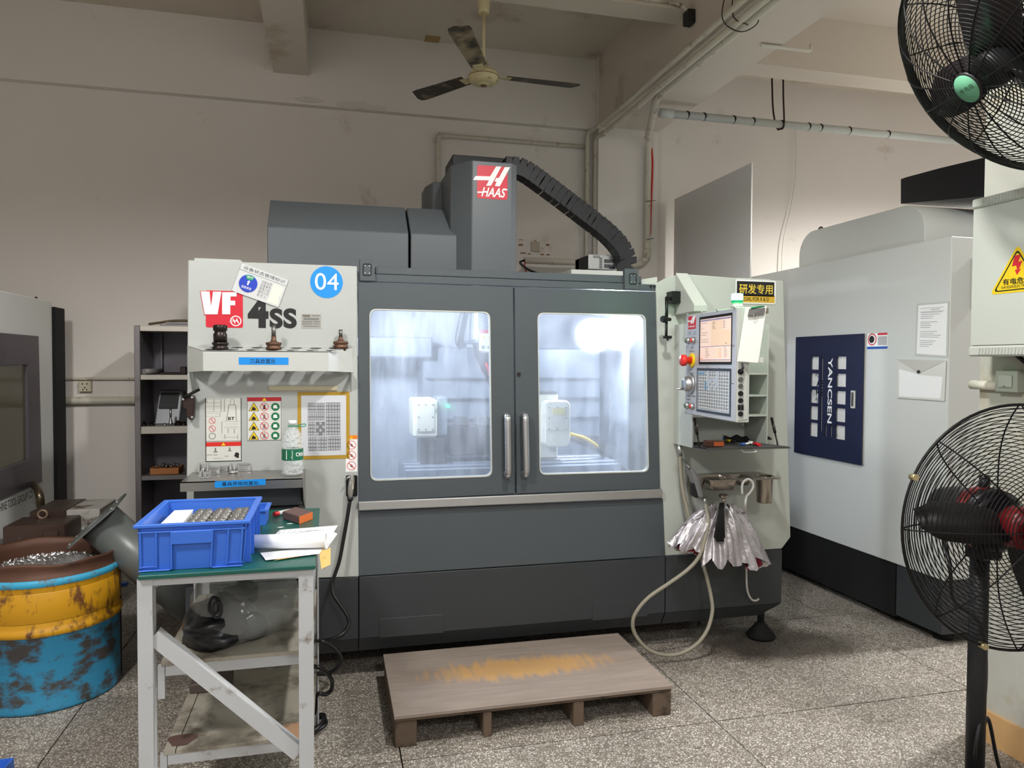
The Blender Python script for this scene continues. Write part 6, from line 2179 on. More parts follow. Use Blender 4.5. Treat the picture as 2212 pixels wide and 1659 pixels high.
MB().plate([(dyF, dz0), (dyN, dz0), (dyN, dz1), (dyF, dz1)], [], f5, .001, .003).build('door_backing', mat('sack_white', (214, 212, 208), .7, var=.05, scale=12, dirt=(150, 148, 146), dscale=9, damt=.35), dn)
tb4 = lambda x0, y0, x1, y1: (c8(x0, y1)[0], c8(x0, y1)[1], c8(x1, y0)[0], c8(x1, y0)[1])
MB().text('POLYLAC', tb4(180, 1018, 240, 1036), f5, .0034).text('ABS', tb4(184, 1052, 232, 1080), f5, .0034, .03).text('RESIN', tb4(182, 1094, 258, 1122), f5, .0034, .03).text('ABS 757', tb4(180, 1130, 240, 1146), f5, .0034).build('sack_print', m_kprint, dn)


def f5rot(u, v, w=0):
    # lettering turned to read downwards: u runs down the door, v runs towards the hinge
    return V((XR - w, v, u))


a, b = c8(246, 1252), c8(272, 945)
MB().text('YANCSEN', (b[1], a[0], a[1], b[0]), f5rot, .0205, .02).build('lettering', m_wprint, dn)
hb = tb4(360, 1100, 382, 1182)
MB().plate([(hb[0], hb[1]), (hb[2], hb[1]), (hb[2], hb[3]), (hb[0], hb[3])], [], f5, .02, .028).build('door_latch', m_white2, dn, .002)
hb = tb4(366, 1108, 376, 1172)
MB().plate([(hb[0], hb[1]), (hb[2], hb[1]), (hb[2], hb[3]), (hb[0], hb[3])], [], f5, .028, .031).build('latch_lever', m_dsteel, dn)
# warning label
R4b = lambda t: [(t[0], t[1]), (t[2], t[1]), (t[2], t[3]), (t[0], t[3])]
lw = MB().plate(R4b(tb4(422, 826, 518, 904)), [], f5, 0, .001).build('warning_label', m_wprint, rm)
MB().plate(R4b(tb4(422, 890, 518, 904)), [], f5, .001, .0016).build('blue_band', mat('band_blue', (36, 84, 170), .45, var=0), lw)
MB().plate(R4b(tb4(472, 826, 518, 838)), [], f5, .001, .0016).build('red_band', m_red, lw)
MB().plate(R4b(tb4(472, 842, 516, 886)), [], f5, .001, .0016).build('text_block', mat('label_grey', (176, 174, 176), .6, var=0), lw)
u, v = c8(446, 858)
ring(MB(), f5, u, v, .036, .82, .001).build('prohibition_ring', m_red, lw)
MB().plate(circ(u + .004, v, .022, 14), [], f5, .001, .0014).build('hand_mark', m_kprint, lw)
# pinned sheet and plastic pocket
ds = thing('notice_sheet', 'white printed sheet in clear cover on the enclosed machine', 'notice', (XR, gr(2015, 770)[0], gr(2015, 770)[1]))
q = [gr(1977, 768), gr(2048, 773), gr(2051, 651), gr(1981, 656)]
MB().plate(q, [], f5, .001, .003).build('cover', m_white2, ds)
qi = [gr(1981, 764), gr(2044, 768), gr(2048, 655), gr(1985, 660)]
MB().plate(qi, [], f5, .003, .0036).build('sheet', m_paper, ds)


def qlerp(q, a, b):
    x = [q[0][k] * (1 - a) * (1 - b) + q[1][k] * a * (1 - b) + q[2][k] * a * b + q[3][k] * (1 - a) * b for k in (0, 1)]
    return (x[0], x[1])


tl_ = MB()
for k in range(20):
    v = .84 - .038 * k
    if k % 5 == 4:
        continue
    a1 = .1 + RND.uniform(.3, .75)
    tl_.plate([qlerp(qi, .1, v), qlerp(qi, a1, v), qlerp(qi, a1, v + .008), qlerp(qi, .1, v + .008)], [], f5, .0036, .004)
for v in (.86, .93):
    tl_.plate([qlerp(qi, .08, v), qlerp(qi, .9, v), qlerp(qi, .9, v + .006), qlerp(qi, .08, v + .006)], [], f5, .0036, .004)
tl_.text('设备操作规程', (*qlerp(qi, .45, .885),) + (*qlerp(qi, .75, .915),), f5, .004).build('print', m_gprint, ds)
pk = thing('document_pocket', 'clear plastic snap pocket with papers on the enclosed machine', 'pocket', (XR, gr(1990, 865)[0], gr(1990, 865)[1]))
q = [gr(1940, 860), gr(2042, 867), gr(2046, 779), gr(1940, 776)]
MB().plate(q, [], f5, .002, .008).build('pocket_body', mat('pocket_clear', (208, 208, 202), .25, var=.03), pk, .002)
MB().plate([qlerp(q, .0, 1.0), qlerp(q, .48, .66), qlerp(q, 1, 1)], [], f5, .008, .010).build('pocket_flap', mat('flap_clear', (190, 188, 182), .2), pk)
MB().plate([qlerp(q, .05, .05), qlerp(q, .93, .06), qlerp(q, .95, .6), qlerp(q, .5, .62), qlerp(q, .05, .75)], [], f5, .0082, .009).build('papers', m_paper, pk)
c = f5(*qlerp(q, .48, .70), .010)
MB().cyl(c, c + V((-.006, 0, 0)), .009, n=14).build('snap', m_black, pk)
# handle strip on the near end
p = U('y', yN, 2100, 610)
MB().box(p.x - .01, p.x + .02, yN - .02, yN, p.z - .13, p.z + .13).build('end_handle', m_white2, rm, .004)

# ---- electrical cabinet on the pillar
XE = 2.39
ge = lambda px, py: gx(px, py, XE)
eF = ge(2098, 600)[0]
ez1, ez0 = ge(2101, 432)[1], ge(2095, 770)[1]
eN = 1.45
m_cab = mat('cabinet_white', (192, 194, 188), .4, var=.02, scale=4, dirt=(180, 170, 150), dscale=18, damt=.25)
ec = thing('electrical_cabinet', 'white electrical cabinet with yellow danger triangle on the pillar', 'cabinet', (XE + .07, 1.9, ez0))
zt1_, zb1_ = ge(2098, 453)[1], ge(2096, 748)[1]
MB().box(XE + .006, 2.544, eN, eF - .006, zb1_, zt1_).build('body', m_cab, ec)
MB().box(XE, XE + .006, eN + .01, eF - .003, zb1_ + .003, zt1_ - .003).build('door', m_cab, ec, .001)
MB().box(XE - .004, 2.544, eN, eF + .004, zt1_, ez1).build('top_cap', m_cab, ec, .006)
MB().box(XE - .004, 2.544, eN, eF + .004, ez0, zb1_).build('bottom_cap', m_cab, ec, .006)
m_slot = mat('vent_slot', (120, 118, 112), .6)
sl1 = MB().box(XE - .0055, XE - .004, 0, .006, 0, .022)
for zc_ in ((ez1 + zt1_) / 2 - .012, (ez0 + zb1_) / 2 - .012):
    for k in range(26):
        y = eF - .05 - .0135 * k
        MB().hexa([(XE - .0075, y, zc_), (XE - .0045, y + .007, zc_), (XE - .0035, y + .007, zc_), (XE - .0035, y, zc_), (XE - .0075, y - .003, zc_ + .024), (XE - .0045, y + .004, zc_ + .024), (XE - .0035, y + .004, zc_ + .024), (XE - .0035, y - .003, zc_ + .024)]).build('vent_louver', m_cab, ec)
f6 = fX(XE, -1)
t0, t1_, t2_ = ge(2139, 638), ge(2138, 630), ge(2196, 530)
apex = ge(2199, 528)
lft = ge(2139, 637)
tyc, tyz = apex[0], apex[1]
half = lft[0] - tyc
tri = [(tyc + half, lft[1]), (tyc, tyz), (tyc - half, lft[1])]


def inset(t, k):
    cx = sum(p[0] for p in t) / 3
    cy = sum(p[1] for p in t) / 3
    return [(cx + (p[0] - cx) * k, cy + (p[1] - cy) * k) for p in t]


def rtri(t, r=.012):
    out = []
    for i in range(3):
        p, a, b = V(t[i]), V(t[i - 1]), V(t[(i + 1) % 3])
        s0, s1 = p + (a - p).normalized() * r, p + (b - p).normalized() * r
        for k in range(5):
            q_ = k / 4
            c_ = s0 * (1 - q_) ** 2 + p * 2 * q_ * (1 - q_) + s1 * q_ * q_
            out.append((c_.x, c_.y))
    return out


dt = MB().plate(rtri(tri, .02), [], f6, 0, .001).build('danger_sign', m_yel, ec)
MB().plate(rtri(inset(tri, .86), .016), [rtri(inset(tri, .79), .014)], f6, .001, .0016).build('black_border', m_kprint, dt)
h_ = tyz - lft[1]
bolt = [(.10, .74), (-.10, .74), (.06, .52), (-.02, .52), (.12, .34), (.08, .38), (.16, .37), (.11, .22), (-.02, .33), (.05, .34), (-.09, .50), (.0, .50)]
bolt = [(-.06, .76), (.08, .76), (.02, .58), (.12, .60), (.04, .38), (.09, .39), (.0, .24), (-.05, .38), (.0, .38), (-.02, .50), (-.12, .48)]
MB().plate([(tyc - b_[0] * h_, lft[1] + (.36 + (b_[1] - .24) * .8) * h_) for b_ in bolt], [], f6, .001, .0018).build('bolt_mark', m_red, dt)
MB().text('有电危险', (tyc + half * .52, lft[1] + .17 * h_, tyc - half * .52, lft[1] + .31 * h_), f6, .0018, .015).build('lettering', m_kprint, dt)
MB().text('DANGER/ELECTRICITY', (tyc + half * .56, lft[1] + .10 * h_, tyc - half * .56, lft[1] + .155 * h_), f6, .0018).build('lettering', m_kprint, dt)
MB().tube(bez([(XE + .08, eF - .12, ez0 + .01), (XE + .09, eF - .20, ez0 - .045), (XE + .10, eF - .33, ez0 - .06), (XE + .12, eF - .42, ez0 - .02)]), .008, 8).build('cable', m_black, ec)
# light switch and conduit below it
XP = 2.545
gp_ = lambda px, py: gx(px, py, XP)
a, b = gp_(2167, 846), gp_(2212, 800)
ls = thing('light_switch', 'grey-green light switch below the electrical cabinet', 'switch', (XP, b[0], a[1]))
sy1, sz0, sz1 = a[0], a[1], gp_(2167, 800)[1]
MB().box(XP - .04, XP, sy1 - .092, sy1, sz0, sz1).build('switch_box', mat('switch_green', (176, 182, 170), .4), ls, .003)
MB().box(XP - .048, XP - .04, sy1 - .075, sy1 - .018, sz0 + .018, sz1 - .018).build('rocker', mat('switch_pale', (196, 200, 192), .4), ls, .003)
MB().box(XP - .0485, XP - .048, sy1 - .052, sy1 - .04, sz0 + .022, sz0 + .024).build('mark', m_kprint, ls)
zz = gp_(2130, 832)[1]
tag(MB().cyl((XP - .02, sy1 + .002, zz), (XP - .02, 2.42, zz), .018, n=14).build('conduit', mat('pvc_white', (224, 220, 206), .45, var=.03)), 'short white conduit stub running from the light switch round the pillar', 'pipe')

# ---- fans
m_wire = mat('guard_wire', (24, 22, 22), .4, .5, var=.2, scale=30)


def guard(mb, M, R, depth, nr, w, r_in, spokes):
    """domed wire guard: rings on a dome of given depth, plus spokes"""
    def prof(t):
        r = r_in + (R - r_in) * t
        z = depth * (1 - t ** 3.2)
        return r, z
    for k in range(nr):
        r, z = prof(k / (nr - 1))
        n = 56
        mb.tube([M @ V((r * math.cos(2 * PI * i / n), r * math.sin(2 * PI * i / n), z)) for i in range(n)], w, 4, True)
    sp = MB()
    for s in range(spokes):
        a = 2 * PI * s / spokes
        sp.tube([M @ V((prof(t / 12)[0] * math.cos(a), prof(t / 12)[0] * math.sin(a), prof(t / 12)[1] + w)) for t in range(13)], w * 1.5, 5)
    return sp


def blade_mesh(M, r0, r1, a, wid):
    vs, fs = [], []
    n = 14
    for i in range(n + 1):
        t = i / n
        r = r0 + (r1 - r0) * t
        w = wid * (.35 + .65 * math.sin(PI * min(1, .2 + .55 * t))) * math.sqrt(max(.3, 1 - max(0, (t - .72) / .28) ** 2))
        for s in (-1, 1):
            ang = a + s * w / max(r, .08) * .5
            vs.append(M @ V((r * math.cos(ang), r * math.sin(ang), s * .035 * (1 - .4 * t))))
    for i in range(n):
        fs.append((2 * i, 2 * i + 1, 2 * i + 3, 2 * i + 2))
    k = len(vs)
    off = (M.to_3x3() @ V((0, 0, .004)))
    vs2 = [v + off for v in vs]
    fs2 = fs + [tuple(x + k for x in reversed(f)) for f in fs]
    for i in range(n):
        fs2 += [(2 * i, 2 * i + 2, 2 * i + 2 + k, 2 * i + k), (2 * i + 1, 2 * i + 1 + k, 2 * i + 3 + k, 2 * i + 3)]
    return MB().add(vs + vs2, fs2, True)


# pedestal fan in the foreground
dist = 2.2
dd = fwd + (2203 - IW / 2) / F_PX * rgt - (1140 - IH / 2) / F_PX * upv
fc = EYE + dd * dist
fn_ = V((-.16, -.985, .02)).normalized()
pf_ = thing('pedestal_fan', 'black pedestal fan with round wire guard in the right foreground', 'fan', (fc.x, fc.y + .25, 0))
Mfan = look(fc, fn_)
RF = .372
rg = MB()
rg.nofix = True
spk = guard(rg, Mfan, RF, .085, 27, .0016, .055, 8)
rg.build('front_guard', m_wire, pf_)
spk.build('front_spokes', m_wire, pf_)
Mback = look(fc - fn_ * .004, -fn_)
rg = MB()
rg.nofix = True
spk = guard(rg, Mback, RF, .085, 25, .0016, .085, 8)
rg.build('rear_guard', m_wire, pf_)
spk.build('rear_spokes', m_wire, pf_)
MB().tube([Mfan @ V((RF * math.cos(2 * PI * i / 72), RF * math.sin(2 * PI * i / 72), -.002)) for i in range(72)], .0045, 8, True).build('guard_rim', m_wire, pf_)
for a in (2.71, 1.0, 4.4):
    q = Mfan @ V((RF * math.cos(a), RF * math.sin(a), 0))
    MB().cyl(q - fn_ * .012, q + fn_ * .012, .010, n=8).build('rim_clip', mat('brass_clip', (176, 160, 120), .4, .7), pf_)
MB().lathe([(0, .085), (.055, .085), (.056, .09), (0, .094)], Mfan, 28).build('front_badge', m_black, pf_)
hub = MB().lathe([(.0, .045), (.05, .045), (.062, .03), (.065, -.02), (.0, -.02)], Mfan, 28).build('hub', mat('hub_red', (120, 20, 26), .35), pf_)
for k in range(3):
    blade_mesh(Mfan, .06, .33, PI - .10 + 2 * PI * k / 3, .115).build('blade', mat('fan_blade_black', (22, 20, 22), .4), pf_)
m_mot = mat('motor_black', (30, 28, 32), .35, .3, var=.1)
MB().lathe([(.0, .36), (.05, .355), (.075, .33), (.084, .28), (.084, .2), (.088, .18), (.10, .16), (.10, .10), (.07, .085)], look(fc, -fn_), 32).build('motor', m_mot, pf_)
MB().lathe([(.102, .165), (.102, .12)], look(fc, -fn_), 32, True, False).build('motor_ring', mat('motor_red', (110, 22, 26), .35, var=.1), pf_)
mc = fc - fn_ * .15
MB().cyl(mc + V((0, 0, .08)), mc + V((0, 0, .14)), .016, n=14).build('oscillation_knob', m_mot, pf_)
pt_ = V((mc.x - .03, mc.y, mc.z - .12))
MB().box(mc.x - .04, mc.x + .045, mc.y - .035, mc.y + .035, mc.z - .13, mc.z - .075).build('yoke', m_mot, pf_, .006)
px_, py_ = pt_.x + .018, pt_.y
MB().cyl((px_, py_, .05), (px_, py_, mc.z - .08), .028, n=20).build('pole', m_black, pf_)
MB().lathe([(.24, 0), (.24, .012), (.22, .03), (.06, .05), (.04, .07)], M4.Translation((px_, py_, 0)), 40).build('base', m_black, pf_)
MB().cyl((px_ - .012, py_ - .03, mc.z - .11), (px_ - .012, py_ - .024, mc.z - .11), .007, n=10).build('bolt', mat('brass_clip', (176, 160, 120), .4, .7), pf_)
MB().tube(bez([mc - fn_ * .16 + V((-.05, 0, -.03)), mc + V((-.13, 0, -.14)), mc + V((-.11, 0, -.26)), (px_ - .02, py_ - .03, mc.z - .34), (px_ + .035, py_, mc.z - .55), (px_ - .03, py_ - .03, mc.z - .72), (px_ + .03, py_ + .02, mc.z - .83), (px_ + .10, py_ + .05, .32), (px_ + .2, py_ + .08, .1), (px_ + .34, py_ + .1, .012)]), .006, 8).build('power_cord', m_black, pf_)

# wall fan on the pillar, tilted down
dd = fwd + (2157 - IW / 2) / F_PX * rgt - (140 - IH / 2) / F_PX * upv
fc = EYE + dd * 2.2
fn_ = V((-.78, .20, -.62)).normalized()
wf = thing('wall_fan', 'large black wall fan with green badge high on the pillar', 'fan', fc)
Mfan = look(fc, fn_)
RF = .375
rg = MB()
rg.nofix = True
spk = guard(rg, Mfan, RF, .11, 30, .0016, .045, 16)
rg.build('front_guard', m_wire, wf)
spk.build('front_spokes', m_wire, wf)
rg = MB()
rg.nofix = True
spk = guard(rg, look(fc - fn_ * .02, -fn_), RF, .09, 26, .0016, .085, 12)
rg.build('rear_guard', m_wire, wf)
spk.build('rear_spokes', m_wire, wf)
nseg = 72
MB().lathe([(RF, -.022), (RF + .004, -.022), (RF + .004, .006), (RF, .006), (RF, -.022)], Mfan, 72).build('guard_rim', m_wire, wf)
bd = MB().lathe([(.05, .104), (.052, .112), (.048, .118), (.0, .118)], Mfan, 32).build('badge_cup', m_black, wf)
MB().lathe([(.0455, .1182), (.0455, .1195), (0, .1197)], Mfan, 32).build('badge', mat('badge_green', (110, 176, 140), .4), bd)
MB().text('牛角扇', (-.03, -.008, .03, .008), fM(Mfan), .1200).build('lettering', m_kprint, bd)
MB().lathe([(.0, .05), (.05, .05), (.06, .03), (.06, -.02), (0, -.02)], Mfan, 28).build('hub', m_black, wf)
for k in range(3):
    blade_mesh(Mfan, .06, .34, 5.2 + 2 * PI * k / 3, .16).build('blade', mat('blade_dark', (40, 34, 36), .35), wf)
MB().lathe([(.0, .32), (.06, .31), (.085, .27), (.088, .14), (.10, .12), (.10, .09)], look(fc, -fn_), 28).build('motor', m_mot, wf)
mm_ = fc - fn_ * .22
MB().tube([mm_, V((2.47, mm_.y, mm_.z - .03)), V((2.545, mm_.y, mm_.z - .03))], .022, 12).build('wall_bracket', m_black, wf)
MB().box(2.535, 2.545, mm_.y - .07, mm_.y + .07, mm_.z - .13, mm_.z + .07).build('wall_plate', m_black, wf)

# ---- pallet step
a, b, c_, d_ = U('z', .13, 832, 1412), U('z', .13, 1340, 1366), U('z', .13, 1446, 1480), U('z', .13, 846, 1550)
px0, px1, py0, py1 = (a.x + d_.x) / 2, (b.x + c_.x) / 2, (c_.y + d_.y) / 2, (a.y + b.y) / 2 - .005


def plywood():
    m = bpy.data.materials.new('worn_plywood')
    m.use_nodes = True
    N, L = m.node_tree.nodes, m.node_tree.links
    bs = N['Principled BSDF']
    g = N.new('ShaderNodeNewGeometry')
    mp = N.new('ShaderNodeMapping')
    mp.inputs['Scale'].default_value = (3, 26, 3)
    L.new(g.outputs['Position'], mp.inputs['Vector'])
    nz = N.new('ShaderNodeTexNoise')
    nz.inputs['Scale'].default_value = 1.6
    nz.inputs['Detail'].default_value = 7
    L.new(mp.outputs[0], nz.inputs['Vector'])
    base = N.new('ShaderNodeMix')
    base.data_type = 'RGBA'
    base.inputs['A'].default_value = (*lin((128, 114, 104)), 1)
    base.inputs['B'].default_value = (*lin((164, 150, 139)), 1)
    L.new(nz.outputs['Fac'], base.inputs['Factor'])
    # bare yellow wood where feet have rubbed the top
    q = N.new('ShaderNodeMapping')
    q.inputs['Location'].default_value = (-(px0 + .60), -(py0 + .33), 0)
    L.new(g.outputs['Position'], q.inputs['Vector'])
    q2 = N.new('ShaderNodeMapping')
    q2.inputs['Rotation'].default_value = (0, 0, math.radians(-16))
    q2.inputs['Scale'].default_value = (2.1, 7.5, 0)
    L.new(q.outputs[0], q2.inputs['Vector'])
    ln = N.new('ShaderNodeVectorMath')
    ln.operation = 'LENGTH'
    L.new(q2.outputs[0], ln.inputs[0])
    st = N.new('ShaderNodeMapping')
    st.inputs['Scale'].default_value = (34, 6, 1)
    L.new(g.outputs['Position'], st.inputs['Vector'])
    n2 = N.new('ShaderNodeTexNoise')
    n2.inputs['Scale'].default_value = 1.0
    n2.inputs['Detail'].default_value = 8
    L.new(st.outputs[0], n2.inputs['Vector'])
    ad = N.new('ShaderNodeMath')
    ad.operation = 'MULTIPLY_ADD'
    ad.inputs[1].default_value = 1.3
    L.new(n2.outputs['Fac'], ad.inputs[0])
    L.new(ln.outputs['Value'], ad.inputs[2])
    rp = N.new('ShaderNodeValToRGB')
    rp.color_ramp.elements[0].position, rp.color_ramp.elements[0].color = .0, (1, 1, 1, 1)
    rp.color_ramp.elements[1].position, rp.color_ramp.elements[1].color = 1.0, (0, 0, 0, 1)
    sc_ = N.new('ShaderNodeMapRange')
    sc_.inputs['From Min'].default_value = 1.15
    sc_.inputs['From Max'].default_value = 1.62
    L.new(ad.outputs[0], sc_.inputs['Value'])
    L.new(sc_.outputs[0], rp.inputs['Fac'])
    mx = N.new('ShaderNodeMix')
    mx.data_type = 'RGBA'
    L.new(rp.outputs['Color'], mx.inputs['Factor'])
    L.new(base.outputs['Result'], mx.inputs['A'])
    mx.inputs['B'].default_value = (*lin((190, 150, 100)), 1)
    L.new(mx.outputs['Result'], bs.inputs['Base Color'])
    bs.inputs['Roughness'].default_value = .6
    return m


m_ply = plywood()
m_wood = mat('dirty_wood', (100, 84, 70), .75, var=.2, scale=14, dirt=(58, 46, 38), dscale=7, damt=.42)
plt_ = thing('pallet_step', 'low wooden pallet with worn plywood top in front of the doors', 'pallet', ((px0 + px1) / 2, (py0 + py1) / 2, 0))
MB().box(px0, px1, py0, py1, .116, .13).build('deck', m_ply, plt_, .001)
MB().box(px0 + .004, px1 - .004, py0 + .012, py0 + .10, .100, .1155).build('deck_board', m_wood, plt_, .001)
for x0, w in ((px0 + .004, .085), (px0 + .355, .034), (px0 + .735, .045), (px1 - .09, .085)):
    MB().box(x0, x0 + w, py0 + .008, py1 - .02, 0, .0995).build('bearer', m_wood, plt_, .003)

# ---- tall grey divider sheet behind the machining centre
q0, q1 = U('x', 2.8, 1458, 430), U('x', 2.8, 1625, 352)
tag(MB().box(2.795, 2.805, q1.y, q0.y, 0, (q0.z + q1.z) / 2).build('divider_sheet', mat('divider_grey', (230, 228, 225), .55, var=.03, scale=4), None, .001), 'tall plain grey divider board standing behind the machining centre', 'board')

# ---- conduits on wall, pillar and beams
def pipe(path, r, label, joints=(), m=m_pvc, bend=True):
    t = thing('conduit_pipe', label, 'pipe', path[len(path) // 2])
    MB().tube(path, r, 12).build('pipe', m, t)
    for j in joints:
        i = max(1, min(len(path) - 2, j))
        d = (path[i + 1] - path[i - 1]).normalized()
        MB().cyl(path[i] - d * .04, path[i] + d * .04, r * 1.18, n=14).build('coupling', m, t)
    return t


def elbow(pts, r=.08, n=6):
    """polyline with rounded corners"""
    P = [V(p) for p in pts]
    out = [P[0]]
    for i in range(1, len(P) - 1):
        a, b = P[i] + (P[i - 1] - P[i]).normalized() * r, P[i] + (P[i + 1] - P[i]).normalized() * r
        for k in range(n + 1):
            t = k / n
            out.append(a * (1 - t) ** 2 + P[i] * 2 * t * (1 - t) + b * t * t)
    return out + [P[-1]]


yp = YW - .03
a, b = U('y', yp, 946, 292), U('y', yp, 1262, 317)
zz = (a.z + b.z) / 2
pipe(elbow([(a.x, yp, 2.0), (a.x, yp, zz), (XA - .05, yp, zz)], .05), .016, 'beige conduit framing the wall behind the grey column', (3, 8))
zl2 = U('z', 3.36, 1276, 320)
yq = YW - .06
x1_, x2_ = U('y', yq, 1268, 400).x, U('y', yq, 1283, 400).x
zb1 = 1.6
for k, (xx, rad, lab, y0p) in enumerate(((x1_, .018, 'left beige conduit rising in the wall corner then along the beam', .0), (x2_ + .005, .02, 'right beige conduit rising in the wall corner then along the beam', .0))):
    zbm = ZB - .03 - .045 * k
    pipe(elbow([(xx, yq - .02 * k, zb1), (xx, yq - .02 * k, zbm), (XA - .03 + .05 * k, YCF - .15, zbm), (XA - .03 + .05 * k, .2, zbm)], .06), rad, lab, (9,))
# thick conduit that leaves the beam, drops down the column face and turns left
yc = YCF - .04
xc3 = U('y', yc, 1399, 420).x
zlow = U('y', yc, 1300, 569).z
xl3 = U('y', yc, 1133, 566).x
zbm = ZB - .05
pipe(elbow([(XA + .10, .2, zbm), (XA + .10, 4.7, zbm), (xc3, yc, zbm - .02), (xc3, yc, zlow), (xl3, yc, zlow)], .12, 8), .026, 'thick beige conduit dropping down the column and bending left', (11, 20))
rd = MB().tube(bez([(xc3 + .03, yc, zbm - .1), (xc3 + .045, yc + .01, zbm - .25), (xc3 + .03, yc + .01, zbm - .7), (xc3 + .034, yc + .01, zlow + .5), (xc3 + .03, yc + .01, zlow + .25)]), .008, 8).build('red_cable', mat('cable_red', (206, 44, 34), .4))
tag(rd, 'thin red cable running down behind the thick conduit', 'cable')
for px_r, py_r, w in ((1400, 296, .04), (1404, 434, .05), (1405, 516, .03)):
    p = U('y', yc - .03, px_r, py_r)
    tag(MB().tube([p + V((-.035, .0, -.008)), p + V((0, -.004, 0)), p + V((w, 0, .006))], .0025, 6).build('cable_tie', m_gun), {1400: 'wire tie near the top of the thick conduit', 1404: 'wire tie halfway down the thick conduit', 1405: 'wire tie near the lower bend of the thick conduit'}[px_r], 'wire tie')
cbk_ = thing('loose_cables', 'black and red cables coming out of the open conduit end', 'cable', (xl3, yc, zlow))
MB().tube(bez([(xl3, yc, zlow), (xl3 - .05, yc - .06, zlow - .03), (xl3 - .03, yc - .3, zlow - .12), (xl3 + .08, yc - .55, zlow - .2)]), .009, 8).build('black_cable', m_black, cbk_)
MB().tube(bez([(xl3 + .01, yc, zlow - .01), (xl3 - .02, yc - .08, zlow - .05), (xl3 - .06, yc - .3, zlow - .14), (xl3 - .05, yc - .5, zlow - .22)]), .006, 8).build('red_cable', mat('cable_red', (206, 44, 34), .4), cbk_)
# taped pipe across the right bay with its rebar hook
zp_ = 3.30
a = U('z', zp_, 1428, 244)
ypp = a.y
pr = thing('taped_pipe', 'long white pipe with black tape bands crossing the right bay', 'pipe', (a.x + 1.2, ypp, zp_))
xe = 5.4
MB().cyl((a.x, ypp, zp_), (xe, ypp, zp_), .028, n=16).build('pipe', m_white2, pr)
for px_b in (1482, 1518, 1582, 1624, 1686, 1744, 1770, 1832, 1916):
    xb = U('y', ypp, px_b, 260).x
    MB().lathe([(.0285, 0), (.0305, 0), (.0305, .014), (.0285, .014)], look((xb, ypp, zp_), (1, .12, .25)), 16).build('tape_band', m_blk2, pr)
MB().cyl((a.x - .01, ypp, zp_), (a.x + .09, ypp, zp_), .033, n=16).build('coupling', m_white2, pr)
xh = U('y', ypp, 1685, 262).x
hk_ = MB().tube(bez([U('y', ypp - .0, 1674, 158) + V((0, .04, 0)), U('y', ypp, 1677, 235) + V((0, .04, 0)), (xh - .005, ypp + .03, zp_ - .015), (xh, ypp, zp_ - .036), (xh + .01, ypp - .035, zp_ - .01), U('y', ypp - .04, 1692, 200), U('y', ypp - .04, 1692, 97), U('y', ypp - .04, 1692, 40)]), .0065, 8).build('rebar_hook', mat('rebar', (58, 44, 36), .6, .5))
tag(hk_, 'bent rusty rebar hook holding the taped pipe', 'hook')
wr_ = MB().tube(bez([U('y', 5.66, 1718, 278), U('y', 5.66, 1720, 320), U('y', 5.66, 1717, 390), U('y', 5.66, 1708, 450), U('y', 5.66, 1692, 520), U('y', 5.66, 1688, 590)]), .0045, 6).build('hanging_wire', mat('wire_white', (226, 222, 214), .5))
tag(wr_, 'thin white wire hanging down the right wall', 'wire')
# thin branch pipe under the wide beam, wire slings on the beam pipes
p0 = U('z', 3.36, 1617, 103)
tag(MB().tube(elbow([(XB - .14, p0.y, ZB - .012), (XB + .02, p0.y, ZB - .012), (XB + .20, p0.y, ZB - .012), (XB + .20, p0.y, ZB + .03)], .02), .011, 8).build('branch_pipe', mat('pvc_white', (224, 220, 206), .45)), 'short white branch pipe under the wide ceiling beam', 'pipe')
q = V((XA + .02, 3.55, ZB - .10))
sl_ = thing('wire_sling', 'thin wire sling looped round the conduits under the beam', 'wire', q)
MB().tube(bez([(XA - .05, 3.5, 3.90), (XA - .06, 3.52, 3.5), (XA - .06, 3.55, ZB - .06), (XA + .05, 3.56, ZB - .11), (XA + .15, 3.56, ZB - .06), (XA + .15, 3.54, ZB)]), .003, 6).build('wire', m_gun, sl_)
MB().tube(bez([(XA - .02, 3.46, 3.90), (XA - .025, 3.48, 3.6), (XA - .03, 3.5, ZB - .05), (XA + .06, 3.5, ZB - .10)]), .003, 6).build('wire', m_gun, sl_)
MB().tube([(XA - .04, 3.44, 3.90), (XA - .045, 3.45, 3.62), (XA - .04, 3.46, 3.44)], .008, 8).build('rope', mat('rope_tan', (150, 130, 104), .9), sl_)
# black junction box where the cross beam meets the wide beam, with its cable
tag(MB().box(XA - .05, XA - .001, 3.96, 4.03, zS - .10, zS - .02).build('junction_box', m_black, None, .004), 'small black junction box in the corner of two ceiling beams', 'junction box')
tag(MB().tube(elbow([(-.1, 4.02, zS + .03), (XA - .12, 4.02, zS + .03), (XA - .03, 4.0, zS + .0), (XA - .03, 4.0, zS - .03)], .05), .012, 8).build('beam_cable', m_pvc), 'beige cable along the lower edge of the cross beam', 'cable')
